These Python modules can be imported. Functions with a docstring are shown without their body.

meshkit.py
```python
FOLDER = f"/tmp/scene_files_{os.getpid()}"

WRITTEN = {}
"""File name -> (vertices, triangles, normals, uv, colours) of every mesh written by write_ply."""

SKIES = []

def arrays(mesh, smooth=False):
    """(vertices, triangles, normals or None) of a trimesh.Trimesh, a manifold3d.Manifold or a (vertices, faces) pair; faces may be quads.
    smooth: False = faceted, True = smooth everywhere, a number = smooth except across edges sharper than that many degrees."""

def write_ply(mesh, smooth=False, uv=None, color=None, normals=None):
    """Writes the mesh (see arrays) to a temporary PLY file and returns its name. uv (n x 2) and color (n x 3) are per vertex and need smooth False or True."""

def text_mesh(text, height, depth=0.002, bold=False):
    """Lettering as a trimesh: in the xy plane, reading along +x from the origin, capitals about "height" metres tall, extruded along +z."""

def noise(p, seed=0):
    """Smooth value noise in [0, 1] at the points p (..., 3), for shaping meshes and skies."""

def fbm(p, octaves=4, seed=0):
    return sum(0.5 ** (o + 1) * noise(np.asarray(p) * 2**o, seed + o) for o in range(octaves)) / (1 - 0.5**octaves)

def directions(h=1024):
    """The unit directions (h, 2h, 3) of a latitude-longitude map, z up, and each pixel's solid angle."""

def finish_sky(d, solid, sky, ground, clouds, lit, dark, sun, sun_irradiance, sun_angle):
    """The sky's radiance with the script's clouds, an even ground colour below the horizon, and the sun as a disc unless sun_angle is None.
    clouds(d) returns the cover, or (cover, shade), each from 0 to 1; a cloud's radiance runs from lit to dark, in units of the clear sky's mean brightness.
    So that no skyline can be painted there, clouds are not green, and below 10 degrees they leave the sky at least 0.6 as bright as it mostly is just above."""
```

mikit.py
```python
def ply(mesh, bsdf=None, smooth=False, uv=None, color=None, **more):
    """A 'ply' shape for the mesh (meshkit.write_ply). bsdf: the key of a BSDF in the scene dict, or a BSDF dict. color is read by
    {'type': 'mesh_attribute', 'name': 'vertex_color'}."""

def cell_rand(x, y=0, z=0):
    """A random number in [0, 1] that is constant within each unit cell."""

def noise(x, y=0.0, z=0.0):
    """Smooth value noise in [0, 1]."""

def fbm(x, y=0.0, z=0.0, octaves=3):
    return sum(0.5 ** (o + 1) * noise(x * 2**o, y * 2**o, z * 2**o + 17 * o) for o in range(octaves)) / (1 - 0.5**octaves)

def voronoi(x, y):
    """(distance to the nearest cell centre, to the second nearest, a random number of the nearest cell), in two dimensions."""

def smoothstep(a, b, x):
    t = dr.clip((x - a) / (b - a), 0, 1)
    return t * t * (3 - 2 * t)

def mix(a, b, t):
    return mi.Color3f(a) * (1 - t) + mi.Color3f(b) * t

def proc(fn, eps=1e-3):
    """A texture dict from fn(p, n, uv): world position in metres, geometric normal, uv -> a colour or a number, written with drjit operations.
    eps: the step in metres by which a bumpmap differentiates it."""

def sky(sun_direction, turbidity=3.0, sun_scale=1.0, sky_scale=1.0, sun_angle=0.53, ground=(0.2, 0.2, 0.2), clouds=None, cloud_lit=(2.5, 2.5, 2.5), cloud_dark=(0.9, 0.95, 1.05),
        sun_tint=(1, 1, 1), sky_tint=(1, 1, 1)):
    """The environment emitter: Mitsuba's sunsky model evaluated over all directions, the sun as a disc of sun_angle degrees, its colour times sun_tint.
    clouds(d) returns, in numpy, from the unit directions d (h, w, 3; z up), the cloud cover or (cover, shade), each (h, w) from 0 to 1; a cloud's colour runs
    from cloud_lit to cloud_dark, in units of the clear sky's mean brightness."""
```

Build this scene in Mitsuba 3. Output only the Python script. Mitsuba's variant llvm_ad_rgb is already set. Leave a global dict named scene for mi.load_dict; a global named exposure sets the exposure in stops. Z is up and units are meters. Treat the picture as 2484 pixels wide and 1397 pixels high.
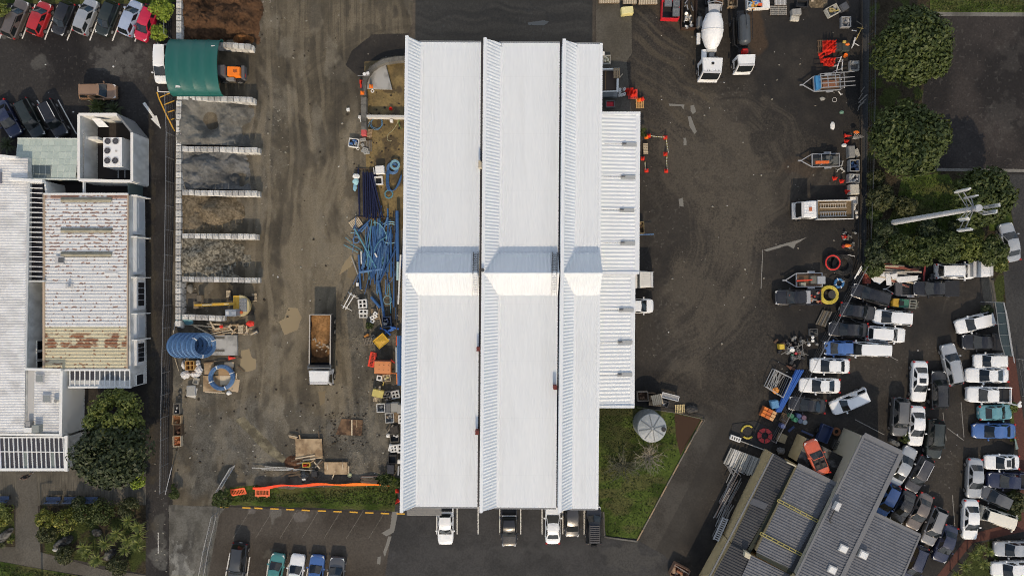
import math, random
import numpy as np, trimesh, mitsuba as mi, drjit as dr, mikit, meshkit
import manifold3d as m3
from shapely.geometry import Polygon
from mikit import noise, fbm, cell_rand, voronoi, smoothstep, mix

# ------------------------------------------------------------------ camera, sky, exposure
HC, S = 80.0, 20.5                       # height of the camera above the ground; photo pixels per metre on the ground
scene, labels = {}, {}
scene['camera'] = {'type': 'perspective', 'fov': 2 * math.degrees(math.atan(1242 / (S * HC))), 'fov_axis': 'x', 'near_clip': 0.5, 'far_clip': 20000.0,
                   'to_world': mi.ScalarTransform4f().look_at([0, 0, HC], [0, 0, 0], [0, 1, 0])}
SUN = (0.015, -0.80, 0.60)
def cover(d): return np.clip((meshkit.fbm(d * [2.2, 2.2, 4] + 3, 4) - .36) * 4, 0, 1)        # unseen broken cloud, added to brighten the shaded parts
scene['sky'] = mikit.sky(SUN, turbidity=3, sun_scale=.82, sky_scale=1.5, clouds=cover, cloud_lit=(2.6, 2.65, 2.75), sun_tint=(1, 1, 1.02))
exposure = 1.38

# ------------------------------------------------------------------ helpers
R = random.Random(7)
T4 = mi.ScalarTransform4f
def P(px, py, z=0.0):                    # place seen at a photo pixel, for a point at height z
    k = (1 - z / HC) / S
    return (px - 1242) * k, (698.5 - py) * k
def P3(px, py, z=0.0):
    return (*P(px, py, z), z)
_n = {}
def numbered(name):
    k = _n.get(name, 0); _n[name] = k + 1
    return name if k == 0 else f'{name}_{k:03d}'
def thing(name, label, cat, group=None, kind=None):
    key = numbered(name)
    if kind: labels[key] = {'kind': kind}
    else: labels[key] = {'label': label, 'category': cat}
    if label and kind: labels[key]['label'] = label
    if group: labels[key]['group'] = group
    return key
_mats = {}
def mat(c, rough=0.65, metal=0.0, coat=0.0, spec=0.4):
    if isinstance(c, str): return 'bsdf_' + c if 'bsdf_' + c in scene else c
    key = (tuple(round(x, 3) for x in c), rough, metal, coat, spec)
    if key not in _mats:
        name = f'surface_{len(_mats)}'
        b = {'type': 'principled', 'base_color': {'type': 'rgb', 'value': list(map(float, c))}, 'roughness': rough, 'metallic': metal, 'specular': spec}
        if coat: b.update(clearcoat=coat, clearcoat_gloss=0.9)
        scene[name] = {'type': 'twosided', 'b': b}
        _mats[key] = name
    return _mats[key]
def pmat(name, fn, rough=0.85, spec=0.25, bump=None, bscale=1.0, metal=0.0, eps=0.02):
    b = {'type': 'principled', 'base_color': mikit.proc(fn), 'roughness': rough, 'specular': spec, 'metallic': metal}
    if bump: b = {'type': 'bumpmap', 'arbitrary': mikit.proc(bump, eps), 'scale': bscale, 'b': b}
    scene['bsdf_' + name] = {'type': 'twosided', 'b': b}
    return name
def put(parent, name, mesh, m, T=None, smooth=False, kind=None, label=None):
    key = numbered(parent + '__' + name) if name else parent
    d = mesh if isinstance(mesh, dict) else mikit.ply(mesh, None, smooth)
    d = {**d, 'bsdf': {'type': 'ref', 'id': mat(m)}}
    if T is not None: d['to_world'] = T
    scene[key] = d
    if kind or label: labels.setdefault(key, {}).update({k: v for k, v in (('kind', kind), ('label', label)) if v})
    return key
def solo(name, label, cat, mesh, m, group=None, T=None, smooth=False, kind=None):
    return put(thing(name, label, cat, group, kind), None, mesh, m, T, smooth)
def at(x, y, z=0, rot=0, s=1):
    return T4().translate([x, y, z]).rotate([0, 0, 1], rot).scale(s)
def atp(px, py, z=0, rot=0, s=1, zm=None):
    x, y = P(px, py, z if zm is None else zm)
    return at(x, y, z, rot, s)

# meshes as (V, F)
BOXF = np.array([[0, 2, 1], [0, 3, 2], [4, 5, 6], [4, 6, 7], [0, 1, 5], [0, 5, 4], [1, 2, 6], [1, 6, 5], [2, 3, 7], [2, 7, 6], [3, 0, 4], [3, 4, 7]])
def box(cx, cy, z0, sx, sy, sz, rot=0, taper=1.0):
    v = np.array([[-1, -1, 0], [1, -1, 0], [1, 1, 0], [-1, 1, 0], [-taper, -taper, 1], [taper, -taper, 1], [taper, taper, 1], [-taper, taper, 1]]) * [sx / 2, sy / 2, sz]
    a = math.radians(rot); c, s = math.cos(a), math.sin(a)
    v = np.c_[v[:, 0] * c - v[:, 1] * s + cx, v[:, 0] * s + v[:, 1] * c + cy, v[:, 2] + z0]
    return v, BOXF
def join(*ms):
    ms = [m for m in ms if m is not None]
    V, F, o = [], [], 0
    for m in ms:
        if not isinstance(m, tuple): m = (np.array(m.vertices), np.array(m.faces))
        V.append(m[0]); F.append(np.asarray(m[1]) + o); o += len(m[0])
    return np.vstack(V), np.vstack(F)
def xf(m, rx=0, ry=0, rz=0, t=(0, 0, 0), s=1.0):
    v = np.array(m[0], float) * s
    for ax, a in ((0, rx), (1, ry), (2, rz)):
        if a:
            M = trimesh.transformations.rotation_matrix(math.radians(a), np.eye(3)[ax])[:3, :3]
            v = v @ M.T
    return v + np.asarray(t, float), m[1]
def tube(pts, r, n=6, closed=False):
    p = np.asarray(pts, float); k = len(p)
    r = np.broadcast_to(np.asarray(r, float), (k,))
    d = (np.roll(p, -1, 0) - np.roll(p, 1, 0)) if closed else np.gradient(p, axis=0)
    d /= np.linalg.norm(d, axis=1, keepdims=True) + 1e-12
    up = np.where(np.abs(d[:, 2:3]) > 0.95, [[1.0, 0, 0]], [[0, 0, 1.0]])
    a = np.cross(d, up); a /= np.linalg.norm(a, axis=1, keepdims=True)
    b = np.cross(a, d)
    th = np.arange(n) / n * 2 * np.pi
    V = (p[:, None] + r[:, None, None] * (np.cos(th)[None, :, None] * a[:, None] + np.sin(th)[None, :, None] * b[:, None])).reshape(-1, 3)
    F = []
    for i in range(k if closed else k - 1):
        j = (i + 1) % k
        for q in range(n):
            w = (q + 1) % n
            F += [[i * n + q, j * n + q, j * n + w], [i * n + q, j * n + w, i * n + w]]
    if not closed:
        V = np.vstack([V, p[0], p[-1]]); c0, c1 = len(V) - 2, len(V) - 1
        for q in range(n):
            w = (q + 1) % n
            F += [[c0, q, w], [c1, (k - 1) * n + w, (k - 1) * n + q]]
    return V, np.array(F)
def ring(cx, cy, z, Ra, r, n=28, m=6, tilt=None):
    th = np.arange(n) / n * 2 * np.pi
    return tube(np.c_[cx + Ra * np.cos(th), cy + Ra * np.sin(th), np.full(n, z)], r, m, True)
def cyl(cx, cy, z0, r, h, n=16, r2=None):
    th = np.arange(n) / n * 2 * np.pi; r2 = r if r2 is None else r2
    V = np.vstack([np.c_[cx + r * np.cos(th), cy + r * np.sin(th), np.full(n, z0)], np.c_[cx + r2 * np.cos(th), cy + r2 * np.sin(th), np.full(n, z0 + h)], [[cx, cy, z0], [cx, cy, z0 + h]]])
    F = []
    for q in range(n):
        w = (q + 1) % n
        F += [[q, w, n + w], [q, n + w, n + q], [2 * n, w, q], [2 * n + 1, n + q, n + w]]
    return V, np.array(F)
def lathe(prof, n=24):
    prof = np.asarray(prof, float); th = np.arange(n) / n * 2 * np.pi; k = len(prof)
    V = np.array([[r * math.cos(a), r * math.sin(a), z] for r, z in prof for a in th])
    F = []
    for i in range(k - 1):
        for q in range(n):
            w = (q + 1) % n
            F += [[i * n + q, i * n + w, (i + 1) * n + w], [i * n + q, (i + 1) * n + w, (i + 1) * n + q]]
    return V, np.array(F)
def tri2(poly):
    pg = Polygon(poly)
    if not pg.exterior.is_ccw: pg = Polygon(list(pg.exterior.coords)[::-1])
    v, f = trimesh.creation.triangulate_polygon(pg, engine='earcut')
    return np.asarray(v), np.asarray(f)
def sheet(poly, z):
    v, f = tri2(poly)
    a = v[f]; d1, d2 = a[:, 1] - a[:, 0], a[:, 2] - a[:, 0]; area = d1[:, 0] * d2[:, 1] - d1[:, 1] * d2[:, 0]
    f = np.where((area < 0)[:, None], f[:, ::-1], f)
    return np.c_[v, np.full(len(v), z)], f
def prism(poly, z0, z1):
    pg = Polygon(poly)
    m = trimesh.creation.extrude_polygon(pg, z1 - z0, engine='earcut')
    return np.array(m.vertices) + [0, 0, z0], np.array(m.faces)
def pp(poly, z=0.0):
    return [P(x, y, z) for x, y in poly]
def wob(poly, amp=3.0, step=12.0, seed=0):                # an uneven outline, in photo pixels
    out = []
    for (x0, y0), (x1, y1) in zip(poly, poly[1:] + poly[:1]):
        n = max(1, int(math.hypot(x1 - x0, y1 - y0) / step))
        for i in range(n):
            t = i / n; x, y = x0 + (x1 - x0) * t, y0 + (y1 - y0) * t
            a = amp if i else amp * 0.4
            out.append((x + a * (float(meshkit.fbm(np.array([x * .05, y * .05, seed + .5]))) - .5) * 2, y + a * (float(meshkit.fbm(np.array([x * .05, y * .05, seed + 9.5]))) - .5) * 2))
    return out
def struct(name, mesh, m, smooth=False, kind='structure'):
    key = numbered(name); labels[key] = {'kind': kind}
    return put(key, None, mesh, m, smooth=smooth)
def ribbed(poly, rib, pitch=0.33, h=0.04, lift=0.0, wave=False):    # profiled sheet over a plane polygon, ribs along a direction
    p = np.asarray(poly, float)
    n = np.cross(p[1] - p[0], p[2] - p[0]); n /= np.linalg.norm(n)
    if n[2] < 0: n = -n
    e1 = np.asarray(rib, float); e1 = e1 - n * (e1 @ n); e1 /= np.linalg.norm(e1)
    e2 = np.cross(n, e1); c = p.mean(0)
    u, v = (p - c) @ e2, (p - c) @ e1
    k = int((u.max() - u.min()) / pitch) + 2
    prof = ((0, .5), (.17, .85), (.33, 1), (.5, .5), (.67, .15), (.83, 0)) if wave else ((0, 0), (.6, 0), (.7, 1), (.9, 1))
    us, hs = [], []
    for i in range(k):
        for a, b in prof: us.append(u.min() - pitch + (i + a) * pitch); hs.append(b * h)
    us, hs = np.array(us), np.array(hs) + lift
    V = np.vstack([c + us[:, None] * e2 + hs[:, None] * n + w * e1 for w in (v.min() - .1, v.max() + .1)])
    m = len(us); F = np.array([[[i, i + 1, m + i + 1], [i, m + i + 1, m + i]] for i in range(m - 1)]).reshape(-1, 3)
    mesh = trimesh.Trimesh(V, F, process=False)
    for a, b in zip(p, np.roll(p, -1, 0)):
        q = np.cross(n, b - a)
        if q @ (c - a) < 0: q = -q
        mesh = trimesh.intersections.slice_mesh_plane(mesh, q / np.linalg.norm(q), a)
    V, F = np.array(mesh.vertices), np.array(mesh.faces)
    fn = np.cross(V[F[:, 1]] - V[F[:, 0]], V[F[:, 2]] - V[F[:, 0]]) @ n
    F = np.where((fn < 0)[:, None], F[:, ::-1], F)
    return V, F
def quad(a, b, c, d):
    return np.array([a, b, c, d], float), np.array([[0, 1, 2], [0, 2, 3]])
def slab(a, b, c, d, t=0.05):            # quad with thickness
    q = np.array([a, b, c, d], float); n = np.cross(q[1] - q[0], q[2] - q[0]); n /= np.linalg.norm(n)
    if n[2] < 0: n = -n
    return np.vstack([q - n * t, q]), BOXF
def beam(a, b, w, h):                    # rectangular bar between two points
    a, b = np.asarray(a, float), np.asarray(b, float); d = b - a; L = np.linalg.norm(d); d /= L
    s = np.cross(d, [0, 0, 1]); s = s / np.linalg.norm(s) if np.linalg.norm(s) > 1e-6 else np.array([1.0, 0, 0])
    t = np.cross(s, d); V = []
    for q in (a, b):
        for i, j in ((-1, -1), (1, -1), (1, 1), (-1, 1)): V.append(q + s * w / 2 * i + t * h / 2 * j)
    return np.array(V), BOXF

# ------------------------------------------------------------------ ground materials (each in photo pixels of the ground plane)
def PX(p): return p.x * S + 1242, 698.5 - p.y * S
def blob(X, Y, cx, cy, rx, ry, w, lo=1.25, hi=0.6):
    d = dr.sqrt(dr.square((X - cx) / rx) + dr.square((Y - cy) / ry)) + w
    return smoothstep(lo, hi, d)
def arcs(X, Y, cx, cy, r0, r1, f):
    dx, dy = X - cx, Y - cy
    r = dr.sqrt(dx * dx + dy * dy)
    m = smoothstep(r0 - 25, r0 + 10, r) * smoothstep(r1 + 30, r1 - 10, r)
    return m * (noise(r * f, (dx + 2000) * 0.006, (dy + 2000) * .006) * .6 + noise(r * f * 2.7, (dx + 3000) * 0.015, (dy + 99) * .015) * .4)
def f_yard(p, n, uv):
    X, Y = PX(p)
    w = fbm(X * .014, Y * .014, 3, 5)
    g = fbm(X * .45, Y * .45, 7, 2)
    c = mix((.0165, .0155, .0150), (.037, .0325, .0275), smoothstep(.28, .75, w))
    dust = blob(X, Y, 1640, 190, 150, 170, (w - .5) * 2) * .8 + blob(X, Y, 1740, 760, 110, 330, (w - .5) * 2.4) * .8 + blob(X, Y, 1720, 420, 230, 150, (w - .5) * 2.4) * .7 + blob(X, Y, 2130, 930, 90, 70, (w - .5) * 3) * .4
    c = mix(c, (.062, .053, .041), dr.clip(dust * (.36 + .8 * (g - .4)), 0, .8))
    Xw, Yw = X + 26 * (noise(X * .02, Y * .02, 4) - .5), Y + 26 * (noise(X * .02, Y * .02, 9) - .5)
    brk = smoothstep(.36, .6, fbm(X * .012, Y * .012, 31, 3))
    a = arcs(Xw, Yw, 1775, 385, 40, 170, .15) * smoothstep(520, 300, dr.abs(X - 1790)) * brk + arcs(Xw, Yw, 1480, 560, 180, 400, .11) * smoothstep(1540, 1650, X) * smoothstep(1930, 1800, X) + arcs(Xw, Yw, 1830, 250, 120, 260, .13) * smoothstep(300, 420, Y) * smoothstep(1560, 1660, X) * (1 - brk) + arcs(Xw, Yw, 2010, 700, 220, 400, .12) * smoothstep(1580, 1640, X) * smoothstep(1860, 1780, X) * brk
    c = mix(c, (.086, .074, .057), dr.clip((a - .30) * 1.3, 0, .6))
    u = Xw * .6 + Yw * -.8
    st = noise(u * .13, (X * .8 + Y * .6) * .006, 3) * smoothstep(1490, 1560, X) * smoothstep(1800, 1700, X) * smoothstep(460, 280, Y)
    c = mix(c, (.080, .066, .046), dr.clip((st - .38) * 1.5, 0, .55))
    rust = blob(X, Y, 1830, 80, 22, 60, (w - .5) * 3) * .5 + blob(X, Y, 1940, 410, 70, 24, (w - .5) * 3) * .25
    c = mix(c, (.085, .052, .028), dr.clip(rust, 0, .5))
    oil = smoothstep(.60, .70, fbm(X * .035, Y * .035, 41, 3))
    c = mix(c, (.012, .0115, .0115), oil * .22)
    tr = (.45 + .4 * noise(X * .008, Yw * .13, 2)) * smoothstep(170, 60, Y) * smoothstep(1460, 1420, X) * smoothstep(980, 1010, X)
    c = mix(c, (.125, .104, .078), tr)
    crack = smoothstep(.03, .0, dr.abs(fbm(X * .009, Y * .009, 51, 4) - .5)) * smoothstep(.5, .6, noise(X * .006, Y * .006, 5))
    c = mix(c, (.055, .05, .043), crack * .35)
    sp = smoothstep(.81, .9, noise(X * .23, Y * .23, 11)) * smoothstep(.5, .7, w)
    c = mix(c, (.13, .125, .11), sp * .3)
    far = smoothstep(1500, 4000, dr.sqrt(dr.square(X - 1242) + dr.square(Y - 700)))
    return mix(c * (.70 + .50 * g), (.07, .08, .05), far)
def f_drive(p, n, uv):
    X, Y = PX(p)
    w = fbm(X * .02, Y * .02, 2, 4); g = fbm(X * .4, Y * .4, 9, 2); v = (X - 1706) * .87 + (Y - 1010) * .46
    c = mix((.036, .033, .029), (.056, .052, .046), smoothstep(.3, .7, w)) * (.75 + .5 * g)
    c = mix(c, (.026, .024, .022), smoothstep(.45, .62, noise(v * .05, 3, 1)) * .5)
    return mix(f_yard(p, n, uv), c, smoothstep(930, 1060, Y + (w - .5) * 90) * smoothstep(1840, 1780, X + (Y - 1010) * .5))
MUDB = [(848, 400, 22, 110, .9), (832, 470, 14, 60, .9), (850, 640, 26, 60, 1), (715, 700, 30, 140, .8), (705, 770, 32, 42, 1), (735, 480, 40, 220, .35), (660, 440, 30, 60, .35), (770, 60, 190, 60, .5),
        (770, 250, 60, 160, .35), (650, 1040, 110, 90, .3), (580, 1000, 60, 70, .3), (630, 880, 50, 60, .55), (780, 960, 26, 40, .4)]
MUDG = [(560, 1060, 150, 120, 1), (880, 900, 60, 260, .9), (900, 1080, 130, 120, .9), (730, 1090, 170, 90, .8), (440, 960, 60, 200, .8), (645, 390, 40, 120, .6), (650, 260, 40, 60, .35), (890, 470, 40, 90, .5)]
def f_mud(p, n, uv):
    X, Y = PX(p)
    w = fbm(X * .018, Y * .018, 1, 4)
    g = fbm(X * .5, Y * .5, 5, 3)
    Xw = X + 30 * (noise(X * .01, Y * .008, 14) - .5)
    st = fbm(Xw * .075, Y * .007, 2, 3)
    m = fbm(X * .06, Y * .06, 12, 3)
    c = mix((.052, .044, .031), (.115, .095, .063), smoothstep(.25, .75, w * .4 + st * .35 + m * .25))
    wr = (w - .5) * 2.2
    k = mi.Float(0)
    for bx, by, rx, ry, s in MUDG: k = dr.maximum(k, blob(X, Y, bx, by, rx, ry, wr) * s)
    grey = mix((.062, .061, .054), (.108, .106, .095), smoothstep(.25, .75, g * .5 + m * .5))
    c = mix(c, grey, k * .85)
    k = mi.Float(0)
    for bx, by, rx, ry, s in MUDB: k = dr.maximum(k, blob(X, Y, bx, by, rx, ry, wr) * s)
    c = mix(c, mix((.13, .105, .068), (.20, .165, .105), g), k * (.35 + .65 * smoothstep(.3, .7, st)))
    t = arcs(X, Y, 1030, 470, 230, 430, .13) * smoothstep(420, 250, Y) * smoothstep(640, 720, X)
    c = mix(c, (.045, .038, .027), dr.clip((t - .45) * 1.7, 0, .6))
    # narrow tread lines left by wheels along the yard
    tr = noise(X * .42, Y * .01, 8) * smoothstep(.45, .7, fbm(X * .03, Y * .004, 6, 2))
    c = mix(c, (.038, .034, .026), dr.clip((tr - .5) * 1.3, 0, .45) * smoothstep(1000, 850, Y))
    d = smoothstep(.62, .72, fbm(X * .05, Y * .03, 21, 3))
    c = mix(c, (.032, .029, .024), d * .4)
    pale = smoothstep(.52, .66, fbm(X * .03, Y * .018, 61, 4))
    c = mix(c, (.185, .165, .125), pale * (.2 + .4 * m))
    c = mix(c, mi.luminance(c) * mi.Color3f(1.04, 1.0, .9), .25)
    sw = arcs(Xw, Y, 250, 560, 380, 560, .07) * .8 + arcs(Xw, Y, 1500, 760, 560, 800, .06) * .7 + smoothstep(.5, .75, noise(Xw * .11, Y * .003, 33)) * .55
    c = mix(c, (.175, .15, .108), dr.clip((sw - .28) * 1.1, 0, .6) * smoothstep(1120, 900, Y))
    wet = smoothstep(.56, .70, fbm(Xw * .022, Y * .009, 71, 4))
    c = mix(c, (.046, .041, .033), wet * .6)
    return c * (.84 + .48 * g)
def b_mud(p, n, uv):
    X, Y = PX(p)
    return fbm(X * .16, Y * .1, 4, 3) * .12 + noise(X * .5, Y * .5, 6) * .05
def asphalt(a, b, fleck=.5, blotch=None, f=.012):
    def fn(p, n, uv):
        X, Y = PX(p)
        w = fbm(X * f, Y * f, 2, 4); g = fbm(X * .4, Y * .4, 9, 2)
        c = mix(a, b, smoothstep(.3, .72, w))
        if blotch:
            for bx, by, rx, ry, s, col in blotch: c = mix(c, col, blob(X, Y, bx, by, rx, ry, (fbm(X * .05, Y * .05, 4, 4) - .5) * 3) * s)
        sp = smoothstep(.83, .9, noise(X * .21, Y * .21, 3))
        return mix(c * (.72 + .56 * g), (.15, .145, .13), sp * fleck * .3)
    return fn
def f_grass(p, n, uv):
    X, Y = PX(p)
    w = fbm(X * .03, Y * .03, 2, 4); g = fbm(X * .4, Y * .4, 4, 2)
    c = mix((.030, .048, .010), (.062, .090, .020), smoothstep(.3, .65, w))
    c = mix(c, (.085, .074, .036), smoothstep(.42, .70, fbm(X * .02, Y * .05, 8, 3)) * .55)
    c = mix(c, (.026, .031, .013), blob(X, Y, 1475, 1050, 60, 90, (w - .5) * 2) * .6)
    return c * (.65 + .7 * g)
def f_soil(p, n, uv):
    X, Y = PX(p)
    w = fbm(X * .05, Y * .05, 2, 4); g = fbm(X * .5, Y * .5, 4, 2)
    c = mix((.022, .018, .012), (.054, .045, .030), w)
    return mix(c, (.04, .055, .014), smoothstep(.42, .6, fbm(X * .04, Y * .04, 13, 3)) * .8) * (.5 + g)
def f_conc(p, n, uv):
    X, Y = PX(p)
    w = fbm(X * .03, Y * .03, 2, 4); g = fbm(X * .4, Y * .4, 4, 2)
    return mix((.085, .082, .074), (.165, .16, .145), smoothstep(.25, .75, w)) * (.75 + .5 * g)
def f_apron(p, n, uv):
    X, Y = PX(p)
    w = fbm(X * .025, Y * .025, 2, 4); g = fbm(X * .35, Y * .35, 4, 2)
    c = mix((.062, .060, .052), (.115, .112, .10), smoothstep(.3, .7, w))
    c = mix(c, (.21, .21, .195), blob(X, Y, 440, 1375, 22, 60, (fbm(X * .08, Y * .08, 4, 4) - .5) * 3.2) * .8)
    c = mix(c, (.035, .034, .032), smoothstep(.56, .7, fbm(X * .05, Y * .018, 15, 3)) * .5)
    return c * (.7 + .6 * g)
def f_pit(p, n, uv):
    X, Y = PX(p)
    w = fbm(X * .03, Y * .03, 2, 4); g = fbm(X * .3, Y * .3, 4, 2)
    c = mix((.085, .062, .026), (.20, .145, .058), smoothstep(.3, .7, w))
    c = mix(c, (.045, .032, .018), smoothstep(.5, .66, fbm(X * .05, Y * .05, 11, 3)) * .7)
    return c * (.75 + .5 * g)
def f_deck(p, n, uv):
    X, Y = PX(p)
    k = noise(X * .9, Y * .05, 2)
    return mix((.06, .055, .045), (.11, .102, .085), fbm(X * .05, Y * .05, 2, 3)) * (.65 + .7 * k)
pmat('yard_ground', f_yard, .8, .3)
pmat('mud', f_mud, .9, .2, b_mud, 1.0)
pmat('old_asphalt', asphalt((.014, .013, .0135), (.030, .028, .027), .4, [(290, 145, 45, 30, .5, (.10, .097, .09)), (300, 110, 30, 22, .35, (.1, .097, .09)), (98, 147, 18, 12, .5, (.1, .098, .09)), (330, 150, 60, 40, .25, (.08, .077, .07)), (15, 88, 12, 12, .6, (.12, .12, .11)),
                                                                     (388, 1290, 14, 60, .35, (.11, .11, .1)), (385, 1350, 22, 26, .45, (.13, .13, .12)), (380, 960, 14, 220, .22, (.06, .05, .035)), (368, 740, 7, 420, .5, (.045, .038, .026))]), .85, .25)
pmat('new_asphalt', asphalt((.025, .0255, .0265), (.038, .038, .039), .15, [(1180, 1340, 160, 14, .35, (.05, .05, .05)), (1340, 1330, 200, 9, .3, (.05, .05, .05)), (1530, 1345, 60, 30, .5, (.06, .058, .053))], .02), .8, .3)
pmat('brown_asphalt', asphalt((.040, .034, .028), (.064, .056, .047), .4, [(668, 1245, 12, 26, .5, (.15, .145, .13)), (730, 1252, 16, 10, .4, (.16, .15, .14)), (608, 1235, 8, 16, .5, (.16, .15, .14)), (660, 1340, 20, 12, .4, (.1, .095, .08))]), .85, .25)
pmat('drive_asphalt', f_drive, .85, .25)
pmat('road_asphalt', asphalt((.030, .030, .031), (.042, .042, .042), .3), .85, .25)
pmat('lot_asphalt', asphalt((.016, .0145, .0145), (.036, .031, .029), .5, [(2430, 290, 50, 40, .3, (.07, .065, .06)), (2450, 130, 30, 40, .25, (.07, .065, .06))]), .85, .25)
pmat('grass', f_grass, .95, .1, lambda p, n, uv: fbm(p.x * 7, p.y * 7, 3, 2) * .1, 1.0)
pmat('soil', f_soil, .95, .1, lambda p, n, uv: fbm(p.x * 6, p.y * 6, 3, 2) * .12, 1.0)
pmat('concrete', f_conc, .9, .2)
pmat('apron', f_apron, .9, .2)
pmat('pit_clay', f_pit, .5, .4)
pmat('deck_boards', f_deck, .9, .2)
WHITE_LINE = mat((.62, .61, .58), .8)
YELLOW_LINE = mat((.60, .33, .04), .8)

# ------------------------------------------------------------------ the ground and its sheets
Z = .004
struct('ground', quad((-6000, -6000, 0), (6000, -6000, 0), (6000, 6000, 0), (-6000, 6000, 0)), 'yard_ground')
struct('mud_yard', sheet(pp(wob([(428, -260), (1004, -260), (1000, 60), (985, 86), (1010, 140), (1010, 1226), (972, 1226), (420, 1226), (418, 700), (428, 240)], 5)), Z), 'mud')
struct('dark_patch', sheet(pp(wob([(838, 158), (853, 125), (902, 84), (1060, 80), (1060, 136), (960, 136), (925, 142), (893, 165), (880, 186), (868, 186)], 2, 10, 3)), 2 * Z), 'yard_ground')  # darker patch of ground with an uneven edge
struct('asphalt_lot', sheet(pp([(-400, -400), (428, -400), (428, 240), (418, 700), (408, 1230), (412, 1700), (352, 1700), (355, 900), (355, 460), (-400, 460)]), 2 * Z), 'old_asphalt')
struct('concrete_apron', sheet(pp(wob([(409, 1224), (552, 1228), (530, 1260), (488, 1500), (413, 1500)], 4, 12, 2)), 2 * Z), 'apron')
struct('car_park', sheet(pp([(548, 1229), (760, 1236), (972, 1244), (958, 1300), (930, 1500), (486, 1600), (505, 1397), (532, 1250)]), 3 * Z), 'brown_asphalt')
struct('forecourt', sheet(pp(wob([(966, 1180), (1500, 1180), (1470, 1300), (1548, 1310), (1610, 1345), (1668, 1397), (1668, 1600), (905, 1600), (934, 1397)], 1.5, 14, 5)), 4 * Z), 'new_asphalt')
struct('driveway', sheet(pp([(1560, 900), (1860, 900), (1840, 1080), (1700, 1397), (1600, 1600), (1500, 1500), (1545, 1310), (1690, 1010), (1560, 990)]), 3 * Z), 'drive_asphalt')
struct('lawn', sheet(pp(wob([(1440, 980), (1548, 985), (1640, 1003), (1704, 1014), (1548, 1306), (1470, 1299), (1462, 1240), (1440, 1240)], 2, 14, 4)), 5 * Z), 'grass')
struct('mulch_bed', sheet(pp(wob([(1636, 1003), (1700, 1015), (1650, 1105), (1640, 1060)], 2, 12, 6)), 6 * Z), mat((.045, .024, .014), .95))
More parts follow.
